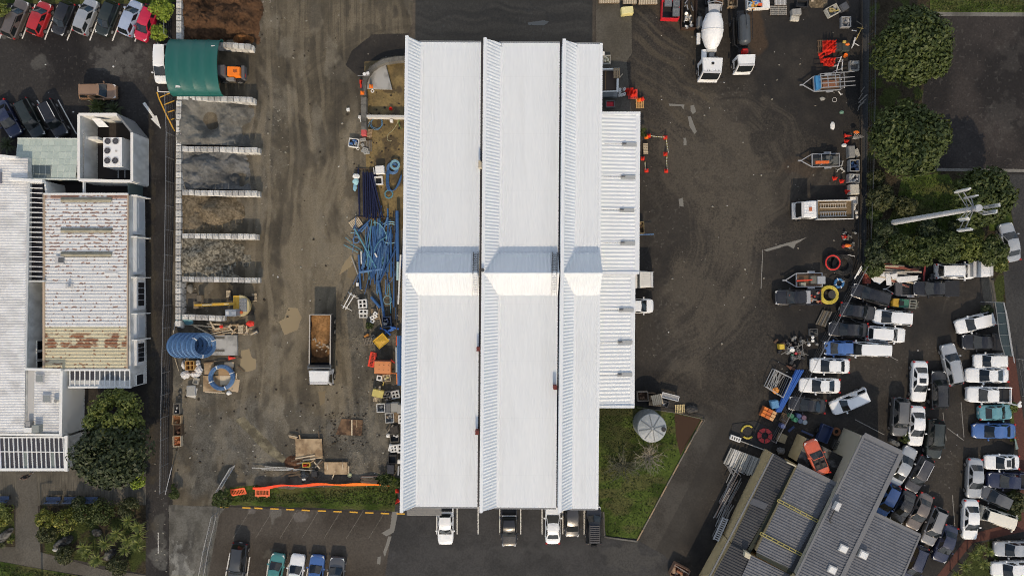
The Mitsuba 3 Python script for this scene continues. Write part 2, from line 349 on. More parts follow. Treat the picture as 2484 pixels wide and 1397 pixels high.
struct('grass_strip', sheet(pp(wob([(548, 1192), (560, 1180), (610, 1178), (700, 1186), (850, 1176), (900, 1156), (945, 1152), (985, 1165), (985, 1240), (760, 1231), (550, 1224)], 6, 10, 7)), 3 * Z), 'grass')
struct('concrete_yard', sheet(pp(wob([(1446, -60), (1530, -40), (1533, 130), (1520, 150), (1532, 275), (1446, 275)], 1.5, 12, 8)), 2 * Z), asm := pmat('worn_concrete', asphalt((.066, .060, .048), (.095, .088, .074), .2), .9, .2))
struct('storage_pen_floor', sheet(pp(wob([(884, 150), (1010, 140), (1010, 540), (985, 560), (890, 545), (886, 300)], 2, 14, 9)), 3 * Z), 'pit_clay')
struct('tree_belt_soil', sheet(pp([(2112, -300), (2258, -300), (2256, 150), (2236, 240), (2240, 412), (2432, 418), (2462, 560), (2425, 640), (2095, 645)]), 2 * Z), 'soil')
struct('concrete_strip', sheet(pp([(2091, -200), (2113, -200), (2100, 640), (2080, 650), (2085, 300)]), 3 * Z), mat((.036, .038, .040), .9))
struct('rear_car_park', sheet(pp([(2240, 40), (2900, 40), (2900, 410), (2240, 410)]), 3 * Z), 'lot_asphalt')
struct('verge_lawn', sheet(pp(wob([(2252, -200), (2900, -200), (2900, 33), (2256, 32)], 2, 15, 10)), 4 * Z), 'grass')
struct('kerb_strip', sheet(pp([(2256, 30), (2900, 33), (2900, 42), (2256, 40)]), 5 * Z), 'concrete')
struct('kerb_strip', sheet(pp([(2250, 408), (2900, 416), (2900, 424), (2250, 415)]), 5 * Z), 'concrete')
struct('garden_lawn', sheet(pp(wob([(2190, 428), (2300, 422), (2320, 470), (2330, 565), (2140, 570), (2170, 500)], 8, 14, 11)), 4 * Z), 'grass')
struct('garden_lawn', sheet(pp(wob([(2400, 450), (2440, 470), (2458, 560), (2400, 560)], 4, 14, 12)), 4 * Z), 'grass')
struct('road', sheet(pp([(2441, 424), (2900, 424), (2900, 1500), (2530, 1240), (2462, 880), (2433, 700), (2428, 640), (2460, 560)]), 3 * Z), 'road_asphalt')
struct('footpath', sheet(pp([(2376, 645), (2404, 640), (2418, 735), (2396, 760), (2384, 720)]), 4 * Z), 'worn_concrete')
struct('verge', sheet(pp([(2404, 640), (2432, 640), (2440, 735), (2418, 735)]), 4 * Z), 'soil')
struct('red_path', sheet(pp([(2441, 866), (2462, 866), (2494, 1100), (2530, 1250), (2484, 1288), (2360, 1316), (2340, 1340), (2278, 1420), (2262, 1410), (2340, 1310), (2365, 1292), (2478, 1262), (2470, 1100), (2452, 990)]), 4 * Z), mat((.075, .028, .020), .85))
struct('planting_bed', sheet(pp(wob([(2430, 1200), (2500, 1170), (2490, 1260), (2440, 1268), (2425, 1240)], 4, 12, 13)), 3 * Z), 'soil')
struct('planting_bed', sheet(pp([(2448, 960), (2456, 990), (2466, 1070), (2450, 1070)]), 5 * Z), 'grass')
struct('planting_bed', sheet(pp([(2300, 1420), (2370, 1318), (2420, 1308), (2425, 1420)]), 3 * Z), 'soil')
struct('patio', sheet(pp([(-200, 1120), (354, 1120), (354, 1226), (-200, 1226)]), 3 * Z), 'deck_boards')
struct('path', sheet(pp([(40, 1120), (86, 1120), (98, 1338), (37, 1328)]), 4 * Z), pmat('path_boards', asphalt((.066, .062, .053), (.092, .086, .074), .2), .9, .2))
struct('garden_bed', sheet(pp(wob([(97, 1224), (354, 1224), (354, 1392), (98, 1340)], 2, 14, 14)), 4 * Z), 'soil')
struct('garden_bed', sheet(pp(wob([(-200, 1224), (33, 1224), (38, 1328), (-200, 1332)], 2, 14, 15)), 4 * Z), 'soil')
struct('footpath', sheet(pp([(-200, 1322), (37, 1326), (98, 1338), (245, 1379), (354, 1394), (354, 1500), (218, 1397), (98, 1378), (0, 1360), (-200, 1340)]), 5 * Z), 'worn_concrete')
struct('verge_lawn', sheet(pp([(-200, 1342), (0, 1361), (98, 1379), (218, 1400), (354, 1500), (-200, 1700)]), 4 * Z), 'grass')
struct('verge_lawn', sheet(pp(wob([(-200, -200), (428, -200), (426, 6), (300, 10), (100, 10), (-200, 8)], 2, 14, 16)), 3 * Z), 'grass')
struct('trench_patch', sheet(pp(wob([(572, 1022), (590, 1010), (622, 1040), (694, 1112), (686, 1124), (640, 1092)], 5, 7, 17)), 2 * Z), pmat('trench_fill', asphalt((.085, .075, .052), (.19, .17, .115), .3, None, .06), .9))
for i, pl in enumerate([[(585, 850), (604, 846), (612, 868), (622, 872), (620, 895), (600, 902), (582, 895)], [(676, 780), (690, 772), (700, 745), (722, 748), (732, 770), (722, 800), (690, 812)],
                        [(834, 640), (850, 620), (866, 622), (850, 648), (822, 668)], [(846, 650), (870, 640), (880, 668), (862, 684), (842, 672)], [(772, 950), (790, 948), (788, 975), (776, 984)]]):
    struct('puddle', sheet(pp(wob(pl, 3, 7, 20 + i)), 2 * Z), mat((.25, .20, .12) if i < 3 else (.17, .135, .08), .35))
for pl in [[(1675, 257), (1683, 255), (1688, 272), (1680, 278), (1675, 270)], [(1668, 284), (1675, 282), (1690, 320), (1684, 326), (1672, 306)], [(1657, 335), (1664, 335), (1666, 352), (1658, 354)], [(1646, 483), (1656, 480), (1658, 502), (1648, 500)], [(1852, 606), (1950, 578), (1960, 574), (1930, 592), (1925, 604), (1910, 596), (1860, 610)],
           [(1622, 252), (1660, 254), (1658, 266), (1652, 258), (1624, 258)], [(1280, 56), (1320, 50), (1332, 54), (1320, 62), (1282, 62)], [(938, 1300), (955, 1290), (966, 1240), (952, 1240), (946, 1280), (926, 1292)], [(934, 1350), (944, 1320), (950, 1300), (942, 1300), (930, 1340)], [(916, 1350), (924, 1348), (922, 1368), (914, 1366)]]:
    struct('worn_patch', sheet(pp(wob(pl, 2, 6, len(scene))), 5 * Z), mat((.17, .165, .15), .9))

# painted lines, as thin sheets
def line(holder, a, b, w=2.2, m=WHITE_LINE, z=6 * Z):
    (x0, y0), (x1, y1) = P(*a), P(*b); L = math.hypot(x1 - x0, y1 - y0); h = w / S / 2
    ox, oy = -(y1 - y0) / L * h, (x1 - x0) / L * h
    put(holder, 'painted_line', sheet([(x0 + ox, y0 + oy), (x0 - ox, y0 - oy), (x1 - ox, y1 - oy), (x1 + ox, y1 + oy)], z), m)
for x0, y0, x1, y1 in [(-2, 98, 30, 14), (54, 95, 86, 12), (109, 97, 141, 14), (163, 99, 195, 16), (218, 99, 250, 16), (273, 100, 305, 17), (327, 102, 359, 18)]: line('asphalt_lot', (x0, y0), (x1, y1), 3)
for a, b in [((90, 244), (97, 254)), ((141, 243), (186, 326)), ((383, 211), (383, 223)), ((383, 223), (416, 224)), ((383, 105), (383, 111)), ((384, 1290), (384, 1342))]: line('asphalt_lot', a, b, 2.6 if a[1] < 1000 else 1.4)
for a, b in zip([(381, 224), (386, 240), (404, 280)], [(386, 240), (404, 280), (424, 319)]): line('asphalt_lot', a, b, 3, YELLOW_LINE)
for a, b in [((388, 237), (416, 225)), ((398, 255), (423, 245)), ((407, 273), (423, 268)), ((415, 291), (423, 288))]: line('asphalt_lot', a, b, 2.4, YELLOW_LINE)
put('asphalt_lot', 'painted_arrow', sheet(pp([(346, 252), (352, 248), (375, 282), (380, 280), (391, 314), (366, 289), (371, 286)]), 6 * Z), WHITE_LINE)
for x, y in [(544, 1229), (598, 1231), (627, 1232), (666, 1233.5), (704, 1235), (742, 1237), (781, 1238.5), (819, 1240), (858, 1241.5), (896, 1243), (934, 1244.5), (972, 1245.5)]: line('car_park', (x - 10, y - .4), (x + 10, y + .4), 3.2, YELLOW_LINE, 7 * Z)
for x0, y0, x1, y1 in [(558, 1340, 543, 1420), (606, 1350, 596, 1420), (653, 1355, 643, 1420), (700, 1368, 693, 1420), (747, 1378, 740, 1420), (796, 1386, 790, 1420)]: line('car_park', (x0, y0), (x1, y1), 2.6)
for x in (607, 662, 721, 774, 828, 882, 936): line('car_park', (x, 1237), (x - 42, 1305), .8, mat((.16, .15, .13), .9))
for x in (1059, 1109, 1160, 1212, 1263, 1315, 1365, 1417): line('forecourt', (x, 1200), (x, 1295), 2.4)
for a, b in [((2050, 764), (2079, 782)), ((2126, 738), (2152, 752)), ((2081, 815), (2107, 832)), ((2152, 861), (2178, 874)), ((2074, 1017), (2145, 1054)), ((2298, 1038), (2338, 1068)), ((2287, 1000), (2295, 1068)), ((2331, 975), (2338, 1060)), ((2009, 807), (2034, 825)), ((2305, 640), (2330, 655)), ((2312, 880), (2324, 890)), ((2310, 1200), (2316, 1275)), ((1850, 606), (1846, 700))]: line('ground', a, b, 1.6, mat((.22, .215, .2), .9))
# ------------------------------------------------------------------ the white warehouse
def f_white(p, n, uv):
    g = fbm(p.x * .3, p.y * .1, p.z, 3)
    lap = smoothstep(.06, .0, dr.abs((p.y + 200) / 6.1 - dr.floor((p.y + 200) / 6.1) - .5) * 6.1) * .12
    return mix(mix((.615, .648, .672), (.67, .70, .72), g), (.42, .43, .42), smoothstep(.58, .8, fbm(p.x * .9, p.y * .14, 9, 4)) * .12 + lap)
pmat('white_sheet', f_white, .42, .5)
TRIM = mat((.66, .69, .715), .45)
DARKGAP = mat((.05, .05, .055), .8)
w = thing('warehouse', 'large white warehouse with three sawtooth bays of ribbed roof sheets', 'warehouse')
ZF, ZR = 7.4, 9.45                       # flat pans, raised edges and cross ridge
bays = [((983, 87), (970, 1243), (1021, 103), (1008, 1228), (1167, 104), (1158, 1229)), ((1173, 92), (1163, 1243), (1215, 105), (1204, 1230), (1358, 105), (1349, 1231)), ((1365, 95), (1354, 1243), (1399, 107), (1387, 1233), (1461, 108), (1450, 1233))]
E3 = lambda p, z: np.array(P3(p[0], p[1], z))
def lerp_y(a, b, y): t = (y - a[1]) / (b[1] - a[1]); return (a[0] + (b[0] - a[0]) * t, y)
for i, (pn, ps, fn_, fs, en, es) in enumerate(bays):
    yr, yn, ys = 663, 613, 716
    A, B = E3((pn[0] + 7, pn[1] + 3), ZR - .03), E3((ps[0] + 7, ps[1] - 3), ZR - .03)
    C, D = E3(fn_, ZF), E3(fs, ZF)
    G, H = E3(en, ZF), E3(es, ZF)
    ri = E3(lerp_y((pn[0] + 7, pn[1]), (ps[0] + 7, ps[1]), yr), ZR - .03)
    vn, vs = E3(lerp_y(fn_, fs, yn), ZF), E3(lerp_y(fn_, fs, ys), ZF)
    kn, ks = E3(lerp_y(en, es, yn), ZF), E3(lerp_y(en, es, ys), ZF)
    ro = E3(lerp_y(en, es, yr), ZR - .03)
    ro[0] = .5 * (kn[0] + ks[0])
    put(w, 'roof_sheet', ribbed([C, vn, kn, G], (0.011, 1, 0), .40, .035, 0, True), 'white_sheet')
    put(w, 'roof_sheet', ribbed([vs, D, H, ks], (0.011, 1, 0), .40, .035, 0, True), 'white_sheet')
    put(w, 'slope_sheet', ribbed([A, ri, vn, C], (1, .0, 0), .35, .062, 0, True), 'white_sheet')
    put(w, 'slope_sheet', ribbed([ri, B, D, vs], (1, .0, 0), .35, .062, 0, True), 'white_sheet')
    put(w, 'ridge_sheet', ribbed([vn, ri, ro, kn], (0, 1, 0), .40, .06, 0, True), 'white_sheet')
    put(w, 'ridge_sheet', ribbed([ri, vs, ks, ro], (0, 1, 0), .40, .06, 0, True), 'white_sheet')
    put(w, 'ridge_cap', tube([ri + [0, 0, .05], ro + [0, 0, .05]], .12, 6), TRIM)
    put(w, 'valley_flashing', join(beam(C + [.1, -.4, .04], vn + [.1, 0, .04], .34, .03), beam(vs + [.1, 0, .04], D + [.1, .3, .04], .34, .03), beam(vn + [.1, -.1, .07], kn + [0, -.1, .07], .3, .04)), TRIM)
    # parapet: cap on top, wall below
    a0, b0 = E3(pn, ZR), E3(ps, ZR); a1, b1 = E3((pn[0] + 8, pn[1]), ZR), E3((ps[0] + 8, ps[1]), ZR)
    pv = np.array([a0, b0, b1, a1])[:, :2]
    put(w, 'parapet_cap', prism(pv, ZR - .18, ZR + .06), TRIM)
    inn = pv + np.array([[.06, -.1], [.06, .1], [-.06, .1], [-.06, -.1]])
    put(w, 'parapet_wall', prism(inn, .0 if i == 0 else 6.5, ZR - .18), TRIM)
    put(w, 'eaves_gutter', join(beam(C + [-.2, .1, -.1], G + [0, .1, -.1], .16, .14), beam(D + [-.2, -.1, -.1], H + [0, -.1, -.1], .16, .14)), mat((.20, .21, .22), .6))
    if i < 2: put(w, 'box_gutter', prism([G[:2], H[:2], H[:2] + [.22, 0], G[:2] + [.22, 0]], ZF - .6, ZF - .12), DARKGAP)
body = [P(991, 100, ZF), P(978, 1232, ZF), P(1447, 1235, ZF), P(1458, 108, ZF)]
put(w, 'wall', prism([(x * .997, y * .985) for x, y in body], 0, ZF - .2), mat((.55, .57, .58), .7))
put(w, 'eaves_flashing', join(prism([P(1455, 106, ZF), P(1444, 1234, ZF), P(1451, 1234, ZF), P(1462, 106, ZF)], ZF - .1, ZF + .09)), TRIM)
def ladder(parent, a, b, width=.42, rung=.3, r=.025, m=mat((.07, .065, .06), .6), side=None, name='ladder'):
    a, b = np.asarray(a, float), np.asarray(b, float); d = b - a; L = np.linalg.norm(d); s = np.cross(d / L, [0, 0, 1]) if side is None else np.asarray(side, float)
    s = s / np.linalg.norm(s) * width / 2
    ms = [beam(a - s, b - s, r * 2, r * 3), beam(a + s, b + s, r * 2, r * 3)]
    for k in range(1, int(L / rung)): q = a + d * k * rung / L; ms.append(beam(q - s, q + s, r * 1.6, r * 1.6))
    return join(*ms)
for x in (1153, 1345):
    lm = [ladder(w, E3((x + 1, 612), ZF + .15), E3((x, 664), ZR + .2), .5, .32, .035)]
    put(w, 'roof_ladder', lm[0], mat((.10, .095, .09), .6))
    put(w, 'roof_ladder', ladder(w, E3((x, 667), ZR + .2), E3((x - 1, 718), ZF + .2), .5, .34, .03), mat((.45, .45, .45), .5))
for x, y in ((1160, 847), (1157, 1049), (1347, 940)):
    put(w, 'vent_box', box(*P(x, y, ZF + 1), ZF - .05, .38, .42, 1.1), mat((.13, .025, .022), .6))
put(w, 'vent_box', join(box(*P(1164, 399, ZF + 1), ZF - .05, .36, .6, 1.0), box(*P(1163, 392, ZF + 1), ZF + .9, .2, .2, .3)), mat((.42, .38, .30), .7))
put(w, 'roof_vent', join(cyl(*P(1171, 655, ZR), ZR + .06, .12, .25, 10), cyl(*P(1171, 655, ZR), ZR + .32, .2, .12, 10)), mat((.05, .05, .05), .5))
put(w, 'entry_canopy', ribbed([P3(987, 1232, 3), P3(987, 1250, 2.8), P3(1071, 1250, 2.8), P3(1071, 1232, 3)], (1, 0, 0), .25, .04), mat((.12, .125, .13), .5))
# lean-to along the east side
lt = thing('lean_to', 'white lean-to with cross ribs and grey skylight strips on the warehouse east side', 'building')
for (x0, x1, y0, y1, zz) in ((1452, 1553, 273, 664, 5.3), (1444, 1541, 664, 988, 5.0)):
    sl = .18
    q = [P3(x0, y0, zz + .5), P3(x0 - (y1 - y0) * .006, y1, zz + .5), P3(x1 - 10 - (y1 - y0) * .006, y1, zz), P3(x1 - 10, y0, zz)]
    put(lt, 'roof_sheet', ribbed(q, (1, 0, 0), .42, .06, 0, True), 'white_sheet')
    put(lt, 'gutter_trim', prism([P(x1 - 11, y0, zz), P(x1 - 11 - (y1 - y0) * .006, y1, zz), P(x1 - (y1 - y0) * .006, y1, zz), P(x1, y0, zz)], zz - .25, zz + .06), TRIM)
    put(lt, 'barge_trim', join(beam(P3(x0 + 5, y0 + 2, zz + .52), P3(x1, y0 + 2, zz + .06), .3, .16), beam(P3(x0 + 5, y1 - 2, zz + .52), P3(x1 - 3, y1 - 2, zz + .06), .3, .16)), TRIM)
    wv = np.array([P(x0, y0, zz), P(x0, y1, zz), P(x1 - 8, y1, zz), P(x1 - 6, y0, zz)])
    put(lt, 'wall', prism(wv * [1, 1], 2.9 if zz == 5.3 else 2.9, zz - .3), mat((.5, .51, .52), .7))
    for t in np.linspace(.02, .98, 5):
        x, y = P(x1 - 12, y0 + (y1 - y0) * t, zz); put(lt, 'post', box(x, y, 0, .2, .2, zz - .3), mat((.3, .3, .3), .6))
for i, (x, y) in enumerate([(1526, 352), (1523, 431), (1520, 511), (1522, 590), (1519, 752), (1516, 830), (1515, 908)]):
    zz = 5.3 if y < 664 else 5.0
    x0, y0 = P(x - 18, y, zz); x1, y1 = P(x + 18, y, zz)
    put(lt, 'skylight_panel', join(slab((x0, y0 - .22, zz + .34), (x1, y0 - .22, zz + .16), (x1, y0 + .22, zz + .16), (x0, y0 + .22, zz + .34), .03)), mat((.33, .345, .35), .5))
    put(lt, 'roof_bracket', join(tube([(x0 + .5, y0 + .1, zz + .5), (x0 + .05, y0 + .02, zz + .42), (x0 - 1.0, y0 + .02, zz + .6), (x0 - 2.0, y0, zz + .75)], .02, 4), box(x0 + .25, y0 + .05, zz + .3, .4, .12, .12)), mat((.12, .12, .12), .6))

# ------------------------------------------------------------------ office buildings, left edge
def f_old(p, n, uv):
    g = fbm(p.x * .7, p.y * 1.2, p.z, 3)
    return mix((.47, .475, .475), (.61, .62, .625), smoothstep(.25, .65, g)) * (.92 + .16 * noise(p.x * 6, p.y * 6, 2))
def f_rust(p, n, uv):
    g = fbm(p.x * .8, p.y * 2.5, p.z, 3); cream = smoothstep(-4.35, -4.42, p.y)
    c = mix(mix((.50, .51, .515), (.64, .65, .65), g), mix((.44, .40, .27), (.57, .53, .39), g), cream)
    q = (p.y + 100) / .38; row = dr.floor(q); fr = q - row
    sp = fbm(p.x * 3.2, row * 3.7, 7, 3) + .10 * cell_rand(row, 3, 1)
    up = smoothstep(-2, 9, p.y) * .11 + smoothstep(-52.5, -46, p.x) * smoothstep(1, 5, p.y) * .05
    line = smoothstep(.34, .12, dr.abs(fr - .5 + .5 * (noise(p.x * 4, row, 2) - .5)))
    rust = smoothstep(.69, .77, sp + up) * line * .8
    band = smoothstep(-6.95, -6.7, p.y) * smoothstep(-4.95, -5.25, p.y) * smoothstep(-54.5, -53.8, p.x)
    rust = dr.maximum(rust, band * smoothstep(.42, .58, fbm(p.x * 1.25, p.y * 2.2, 3, 3)) * (.65 + .35 * smoothstep(.2, .6, fr)))
    rust = dr.maximum(rust, smoothstep(9.95, 10.2, p.y) * smoothstep(.35, .5, noise(p.x * 1.3, 3, 3)) * .85)
    c = mix(c, mix((.13, .045, .024), (.27, .12, .06), noise(p.x * 5, p.y * 5, 1)), rust)
    return mix(c, (.12, .105, .06), smoothstep(-9.0, -9.4, p.y) * .75 * fbm(p.x * 3, p.y * 2, 1, 3) * 1.5)
def f_wall(p, n, uv):
    g = fbm(p.x * 1.2, p.y * 1.2, p.z * .5, 4)
    return mix((.40, .405, .39), (.58, .585, .57), smoothstep(.25, .7, g))
pmat('old_white_sheet', f_old, .6, .4); pmat('rusty_sheet', f_rust, .65, .35); pmat('painted_wall', f_wall, .8, .3)
GREYW = mat((.36, .37, .375), .7); PALE = mat((.66, .67, .66), .6); GLASS = mat((.012, .014, .018), .12, spec=.6)
CREAM = mat((.50, .48, .41), .8)
L1 = thing('office_block', 'long white roofed office block with beam pergola at the left edge of the picture', 'building')
z1 = 4.0
put(L1, 'wall', prism([P(-60, 382, z1), P(66, 382, z1), P(62, 1050, z1), P(-60, 1050, z1)], 0, z1 - .1), 'painted_wall')
put(L1, 'roof', ribbed([P3(-60, 384, z1 + .3), P3(68, 384, z1), P3(60, 1048, z1), P3(-60, 1048, z1 + .3)], (1, 0, 0), .30, .05, 0, True), 'old_white_sheet')
put(L1, 'parapet', prism([P(-30, 372, z1 + .5), P(38, 379, z1 + .5), P(37, 385, z1 + .5), P(-30, 380, z1 + .5)], 0, z1 + .5), PALE); put(L1, 'parapet', beam(P3(24, 435, z1 + .35), P3(106, 440, z1 + .35), .3, .5), PALE); put(L1, 'parapet', beam(P3(62, 895, z1 + .2), P3(150, 897, z1 + .2), .25, .3), PALE)
put(L1, 'gutter', beam(P3(70, 438, z1 - .02), P3(62, 892, z1 - .02), .32, .12), mat((.42, .44, .45), .6))
put(L1, 'ridge_flashing', join(beam(P3(-1, 418, z1 + .35), P3(-1, 445, z1 + .35), .35, .3)), mat((.2, .2, .22), .6))
for k in range(20): 
    y = 444 + k * 11.9
    put(L1, 'pergola_beam', beam(P3(72, y, z1 - .1), P3(103, y + 1, z1 - .1), .09, .2), PALE)
put(L1, 'courtyard_glazing', slab(P3(72, 440, 3.2), P3(72, 680, 3.2), P3(104, 680, 3.2), P3(104, 440, 3.2), .04), mat((.035, .032, .036), .3))
put(L1, 'cross_wall', prism([P(70, 680, z1), P(68, 684, z1), P(106, 684, z1), P(106, 680, z1)], 0, z1), 'painted_wall')
for y0, y1 in ((822, 846), (848, 868), (870, 888)):
    x0 = P(63, y0, z1)[0] + .02
    ww = put(L1, 'window', box(x0 + .03, (P(0, y0)[1] + P(0, y1)[1]) / 2, .9, .08, (y1 - y0) / S, 1.5), PALE)
    put(ww, 'pane', box(x0 + .075, (P(0, y0)[1] + P(0, y1)[1]) / 2, 1.0, .03, (y1 - y0) / S - .18, 1.3), GLASS)
# lower annex with the two skylights
put(L1, 'annex_roof', ribbed([P3(84, 899, z1 - .2), P3(146, 899, z1 - .2), P3(144, 1048, z1 - .2), P3(82, 1048, z1 - .2)], (1, 0, 0), .30, .05, 0, True), 'old_white_sheet')
put(L1, 'gutter_deck', sheet(pp([(60, 897), (84, 897), (82, 1052), (58, 1052)], z1 - .3), z1 - .3), mat((.42, .42, .41), .7))
put(L1, 'parapet', prism([P(145, 897, z1), P(152, 897, z1), P(150, 1052, z1), P(143, 1052, z1)], 0, z1), PALE); put(L1, 'parapet', prism([P(-60, 1049.2, z1), P(150, 1052.2, z1), P(150, 1058, z1), P(-60, 1055, z1)], 0, z1), PALE)
put(L1, 'annex_wall', prism([P(60, 897, z1), P(151, 897, z1), P(149, 1056, z1), P(58, 1056, z1)], 0, z1 - .45), CREAM)
for x, y in ((95, 918), (112, 967)):
    ff = put(L1, 'skylight', box(*P(x, y, z1), z1 - .2, 1.0, 1.0, .3, 0, .9), mat((.5, .5, .5), .6)); put(ff, 'pane', box(*P(x, y, z1 + .12), z1 + .1, .75, .75, .03), mat((.22, .24, .24), .25))
put(L1, 'flue', cyl(*P(135, 972, z1), z1 - .2, .26, .5, 14), mat((.6, .6, .56), .7)); put(L1, 'flue', cyl(*P(135, 972, z1 + .3), z1 + .31, .2, .02, 14), mat((.2, .2, .2), .7))
put(L1, 'roof_unit', box(*P(93, 1038, z1), z1 - .2, .8, .8, .7), mat((.22, .24, .23), .7)); put(L1, 'roof_unit', box(*P(70, 1042, z1), z1 - .3, .9, .55, .5), PALE); put(L1, 'roof_unit', box(*P(72, 1027, z1), z1 - .3, .5, .6, .6), mat((.25, .25, .25), .6))
# glazed verandah at the south end
put(L1, 'verandah_frame', join(beam(P3(-60, 1060, 3.8), P3(160, 1060, 3.8), .14, .2), beam(P3(-60, 1094, 3.7), P3(160, 1096, 3.7), .1, .12), beam(P3(-60, 1138, 3.6), P3(162, 1138, 3.6), .3, .25), beam(P3(162, 1056, 3.8), P3(162, 1142, 3.6), .35, .3)), PALE)
for k in range(20):
    x = -52 + k * 11; put(L1, 'verandah_bar', beam(P3(x - 4, 1059, 3.82), P3(x, 1138, 3.64), .09, .12), PALE)
for k in range(19):
    for r, (ya, yb) in enumerate(((1060, 1095), (1096, 1138))):
        x = -52 + k * 11; tint = (.16, .19, .18) if (k * 7 + r * 3) % 6 == 1 and r else (.045, .043, .05)
        put(L1, 'verandah_pane', slab(P3(x - 3 + r, ya, 3.75 - r * .1), P3(x - 1 + r * 2, yb, 3.66 - r * .1), P3(x + 10 + r, yb, 3.66 - r * .1), P3(x + 8 + r, ya, 3.75 - r * .1), .02), mat(tint, .25, spec=.5))
put(L1, 'verandah_wall', prism([P(-60, 1062, 3.5), P(163, 1062, 3.5), P(163, 1136, 3.5), P(-60, 1136, 3.5)], 0, 3.2), 'painted_wall')
# rusty roofed block
L2 = thing('rusty_roof_block', 'white block with rust stained ribbed roof, cream at its lower end', 'building')
z2 = 3.5
put(L2, 'wall', prism([P(106, 473, z2), P(311, 473, z2), P(316, 940, z2), P(167, 940, z2), P(167, 897, z2), P(106, 897, z2)], 0, z2 - .12), 'painted_wall')
put(L2, 'roof', ribbed([P3(108, 474, z2 + .05), P3(310, 474, z2 + .05), P3(309, 893, z2 + .05), P3(109, 893, z2 + .05)], (1, 0, 0), .38, .075), 'rusty_sheet')
put(L2, 'barge_board', join(beam(P3(107, 472, z2 + .1), P3(107, 895, z2 + .1), .22, .2), beam(P3(311, 472, z2 + .08), P3(309, 895, z2 + .08), .12, .15)), mat((.42, .33, .24), .8)); put(L2, 'barge_board', join(beam(P3(106, 471, z2 + .1), P3(311, 471, z2 + .1), .2, .2), beam(P3(106, 897, z2 + .06), P3(316, 897, z2 + .06), .2, .2)), PALE)
for y, x0, x1 in ((485, 147, 270), (559, 147, 270), (617, 147, 270)):
    put(L2, 'roof_vent_hood', join(slab(P3(x0, y - 6, z2 + .15), P3(x1, y - 6, z2 + .15), P3(x1, y, z2 + .42), P3(x0, y, z2 + .42), .04), slab(P3(x0, y, z2 + .42), P3(x1, y, z2 + .42), P3(x1, y + 6, z2 + .15), P3(x0, y + 6, z2 + .15), .04)), pmat('mossy_hood', lambda p, n, uv: mix((.16, .15, .11), (.36, .34, .27), fbm(p.x * 3, p.y * 6, 1, 3)), .9) if y == 485 else 'mossy_hood')
ff = put(L2, 'roof_hatch', box(*P(148, 632, z2), z2 + .05, .95, .95, .25), mat((.42, .42, .42), .7)); put(ff, 'lid', box(*P(148, 631, z2 + .3), z2 + .3, .6, .55, .04), mat((.09, .095, .1), .4))
put(L2, 'flashing_sheet', box(*P(145, 694, z2 + .1), z2 + .11, 3.2, .55, .03), mat((.6, .61, .62), .5)); put(L2, 'flue', join(cyl(*P(166, 695, z2 + .4), z2 + .1, .14, .6, 10), box(*P(165, 694, z2 + .4), z2 + .12, .8, .5, .1)), mat((.45, .45, .45), .5))
put(L2, 'flashing_sheet', box(*P(270, 665, z2 + .1), z2 + .11, 1.5, .3, .03), mat((.66, .67, .66), .5))
xw = P(311, 600, z2)[0]
for y0, y1, kind in ((483, 574, 0), (579, 668, 0), (674, 752, 1), (759, 818, 0), (820, 882, 1)):
    yc = (P(0, y0)[1] + P(0, y1)[1]) / 2; hy = (y1 - y0) / S
    bb = put(L2, 'window_bay', box(xw + .24, yc, .9, .5, hy * .96, 1.75), mat((.46, .49, .52) if not kind else (.55, .56, .57), .5))
    for j in range(4 if kind else 2):
        put(bb, 'pane', box(xw + .5, yc + hy * (-.36 + .72 * (j + .5) / (4 if kind else 2)), 1.15, .05, hy * .8 / (5 if kind else 2.3), 1.2), GLASS if kind else mat((.40, .44, .48), .3))
    put(L2, 'bay_fin', join(box(xw + .4, yc + hy * .5, .2, .8, .12, 2.9)), PALE)
put(L2, 'verandah_bay', join(*[beam(P3(170 + k * 12.1, 898, z2), P3(170 + k * 12.1, 938, z2 - .1), .1, .14) for k in range(13)], beam(P3(166, 939, z2 - .05), P3(318, 939, z2 - .05), .2, .2)), PALE)
for k in range(12):
    x = 170 + k * 12.1; put(L2, 'verandah_pane', slab(P3(x, 898, z2 - .06), P3(x, 938, z2 - .16), P3(x + 12, 938, z2 - .16), P3(x + 12, 898, z2 - .06), .02), mat((.045, .042, .046) if k < 5 else (.075, .08, .085), .25, spec=.5))
xe = P(318, 915, z2)[0]
ff = put(L2, 'window', box(xe - .02, P(0, 915)[1], 1.0, .1, 1.3, 1.5), PALE); put(ff, 'pane', box(xe + .04, P(0, 915)[1], 1.1, .04, 1.1, 1.25), GLASS)
# service yard with its chiller
EN = thing('service_enclosure', 'open topped white walled enclosure with chamfered corner beside the rusty roof', 'building')
z3 = 3.4; out = [(191, 278), (284, 278), (320, 322), (320, 440), (191, 437)]
def wallseg(a, b, t=.22, z0=0, z1=z3):
    (x0, y0), (x1, y1) = P(*a, z1), P(*b, z1); L = math.hypot(x1 - x0, y1 - y0); ox, oy = -(y1 - y0) / L * t / 2, (x1 - x0) / L * t / 2
    return prism([(x0 + ox, y0 + oy), (x0 - ox, y0 - oy), (x1 - ox, y1 - oy), (x1 + ox, y1 + oy)], z0, z1)
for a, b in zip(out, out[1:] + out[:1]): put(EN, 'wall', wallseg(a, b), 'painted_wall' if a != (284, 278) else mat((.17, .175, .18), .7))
put(EN, 'floor', sheet(pp([(193, 280), (283, 280), (318, 324), (318, 438), (193, 435)], z3), .05), mat((.035, .03, .028), .9))
put(EN, 'coping', join(*[beam(P3(*a, z3 + .03), P3(*b, z3 + .03), .3, .06) for a, b in zip(out, out[1:] + out[:1]) if a != (284, 278)]), mat((.66, .65, .62), .7))
put(EN, 'louvre_panel', slab(P3(222, 288, 2.9), P3(240, 309, 2.5), P3(264, 309, 2.5), P3(243, 288, 2.9), .05), PALE)
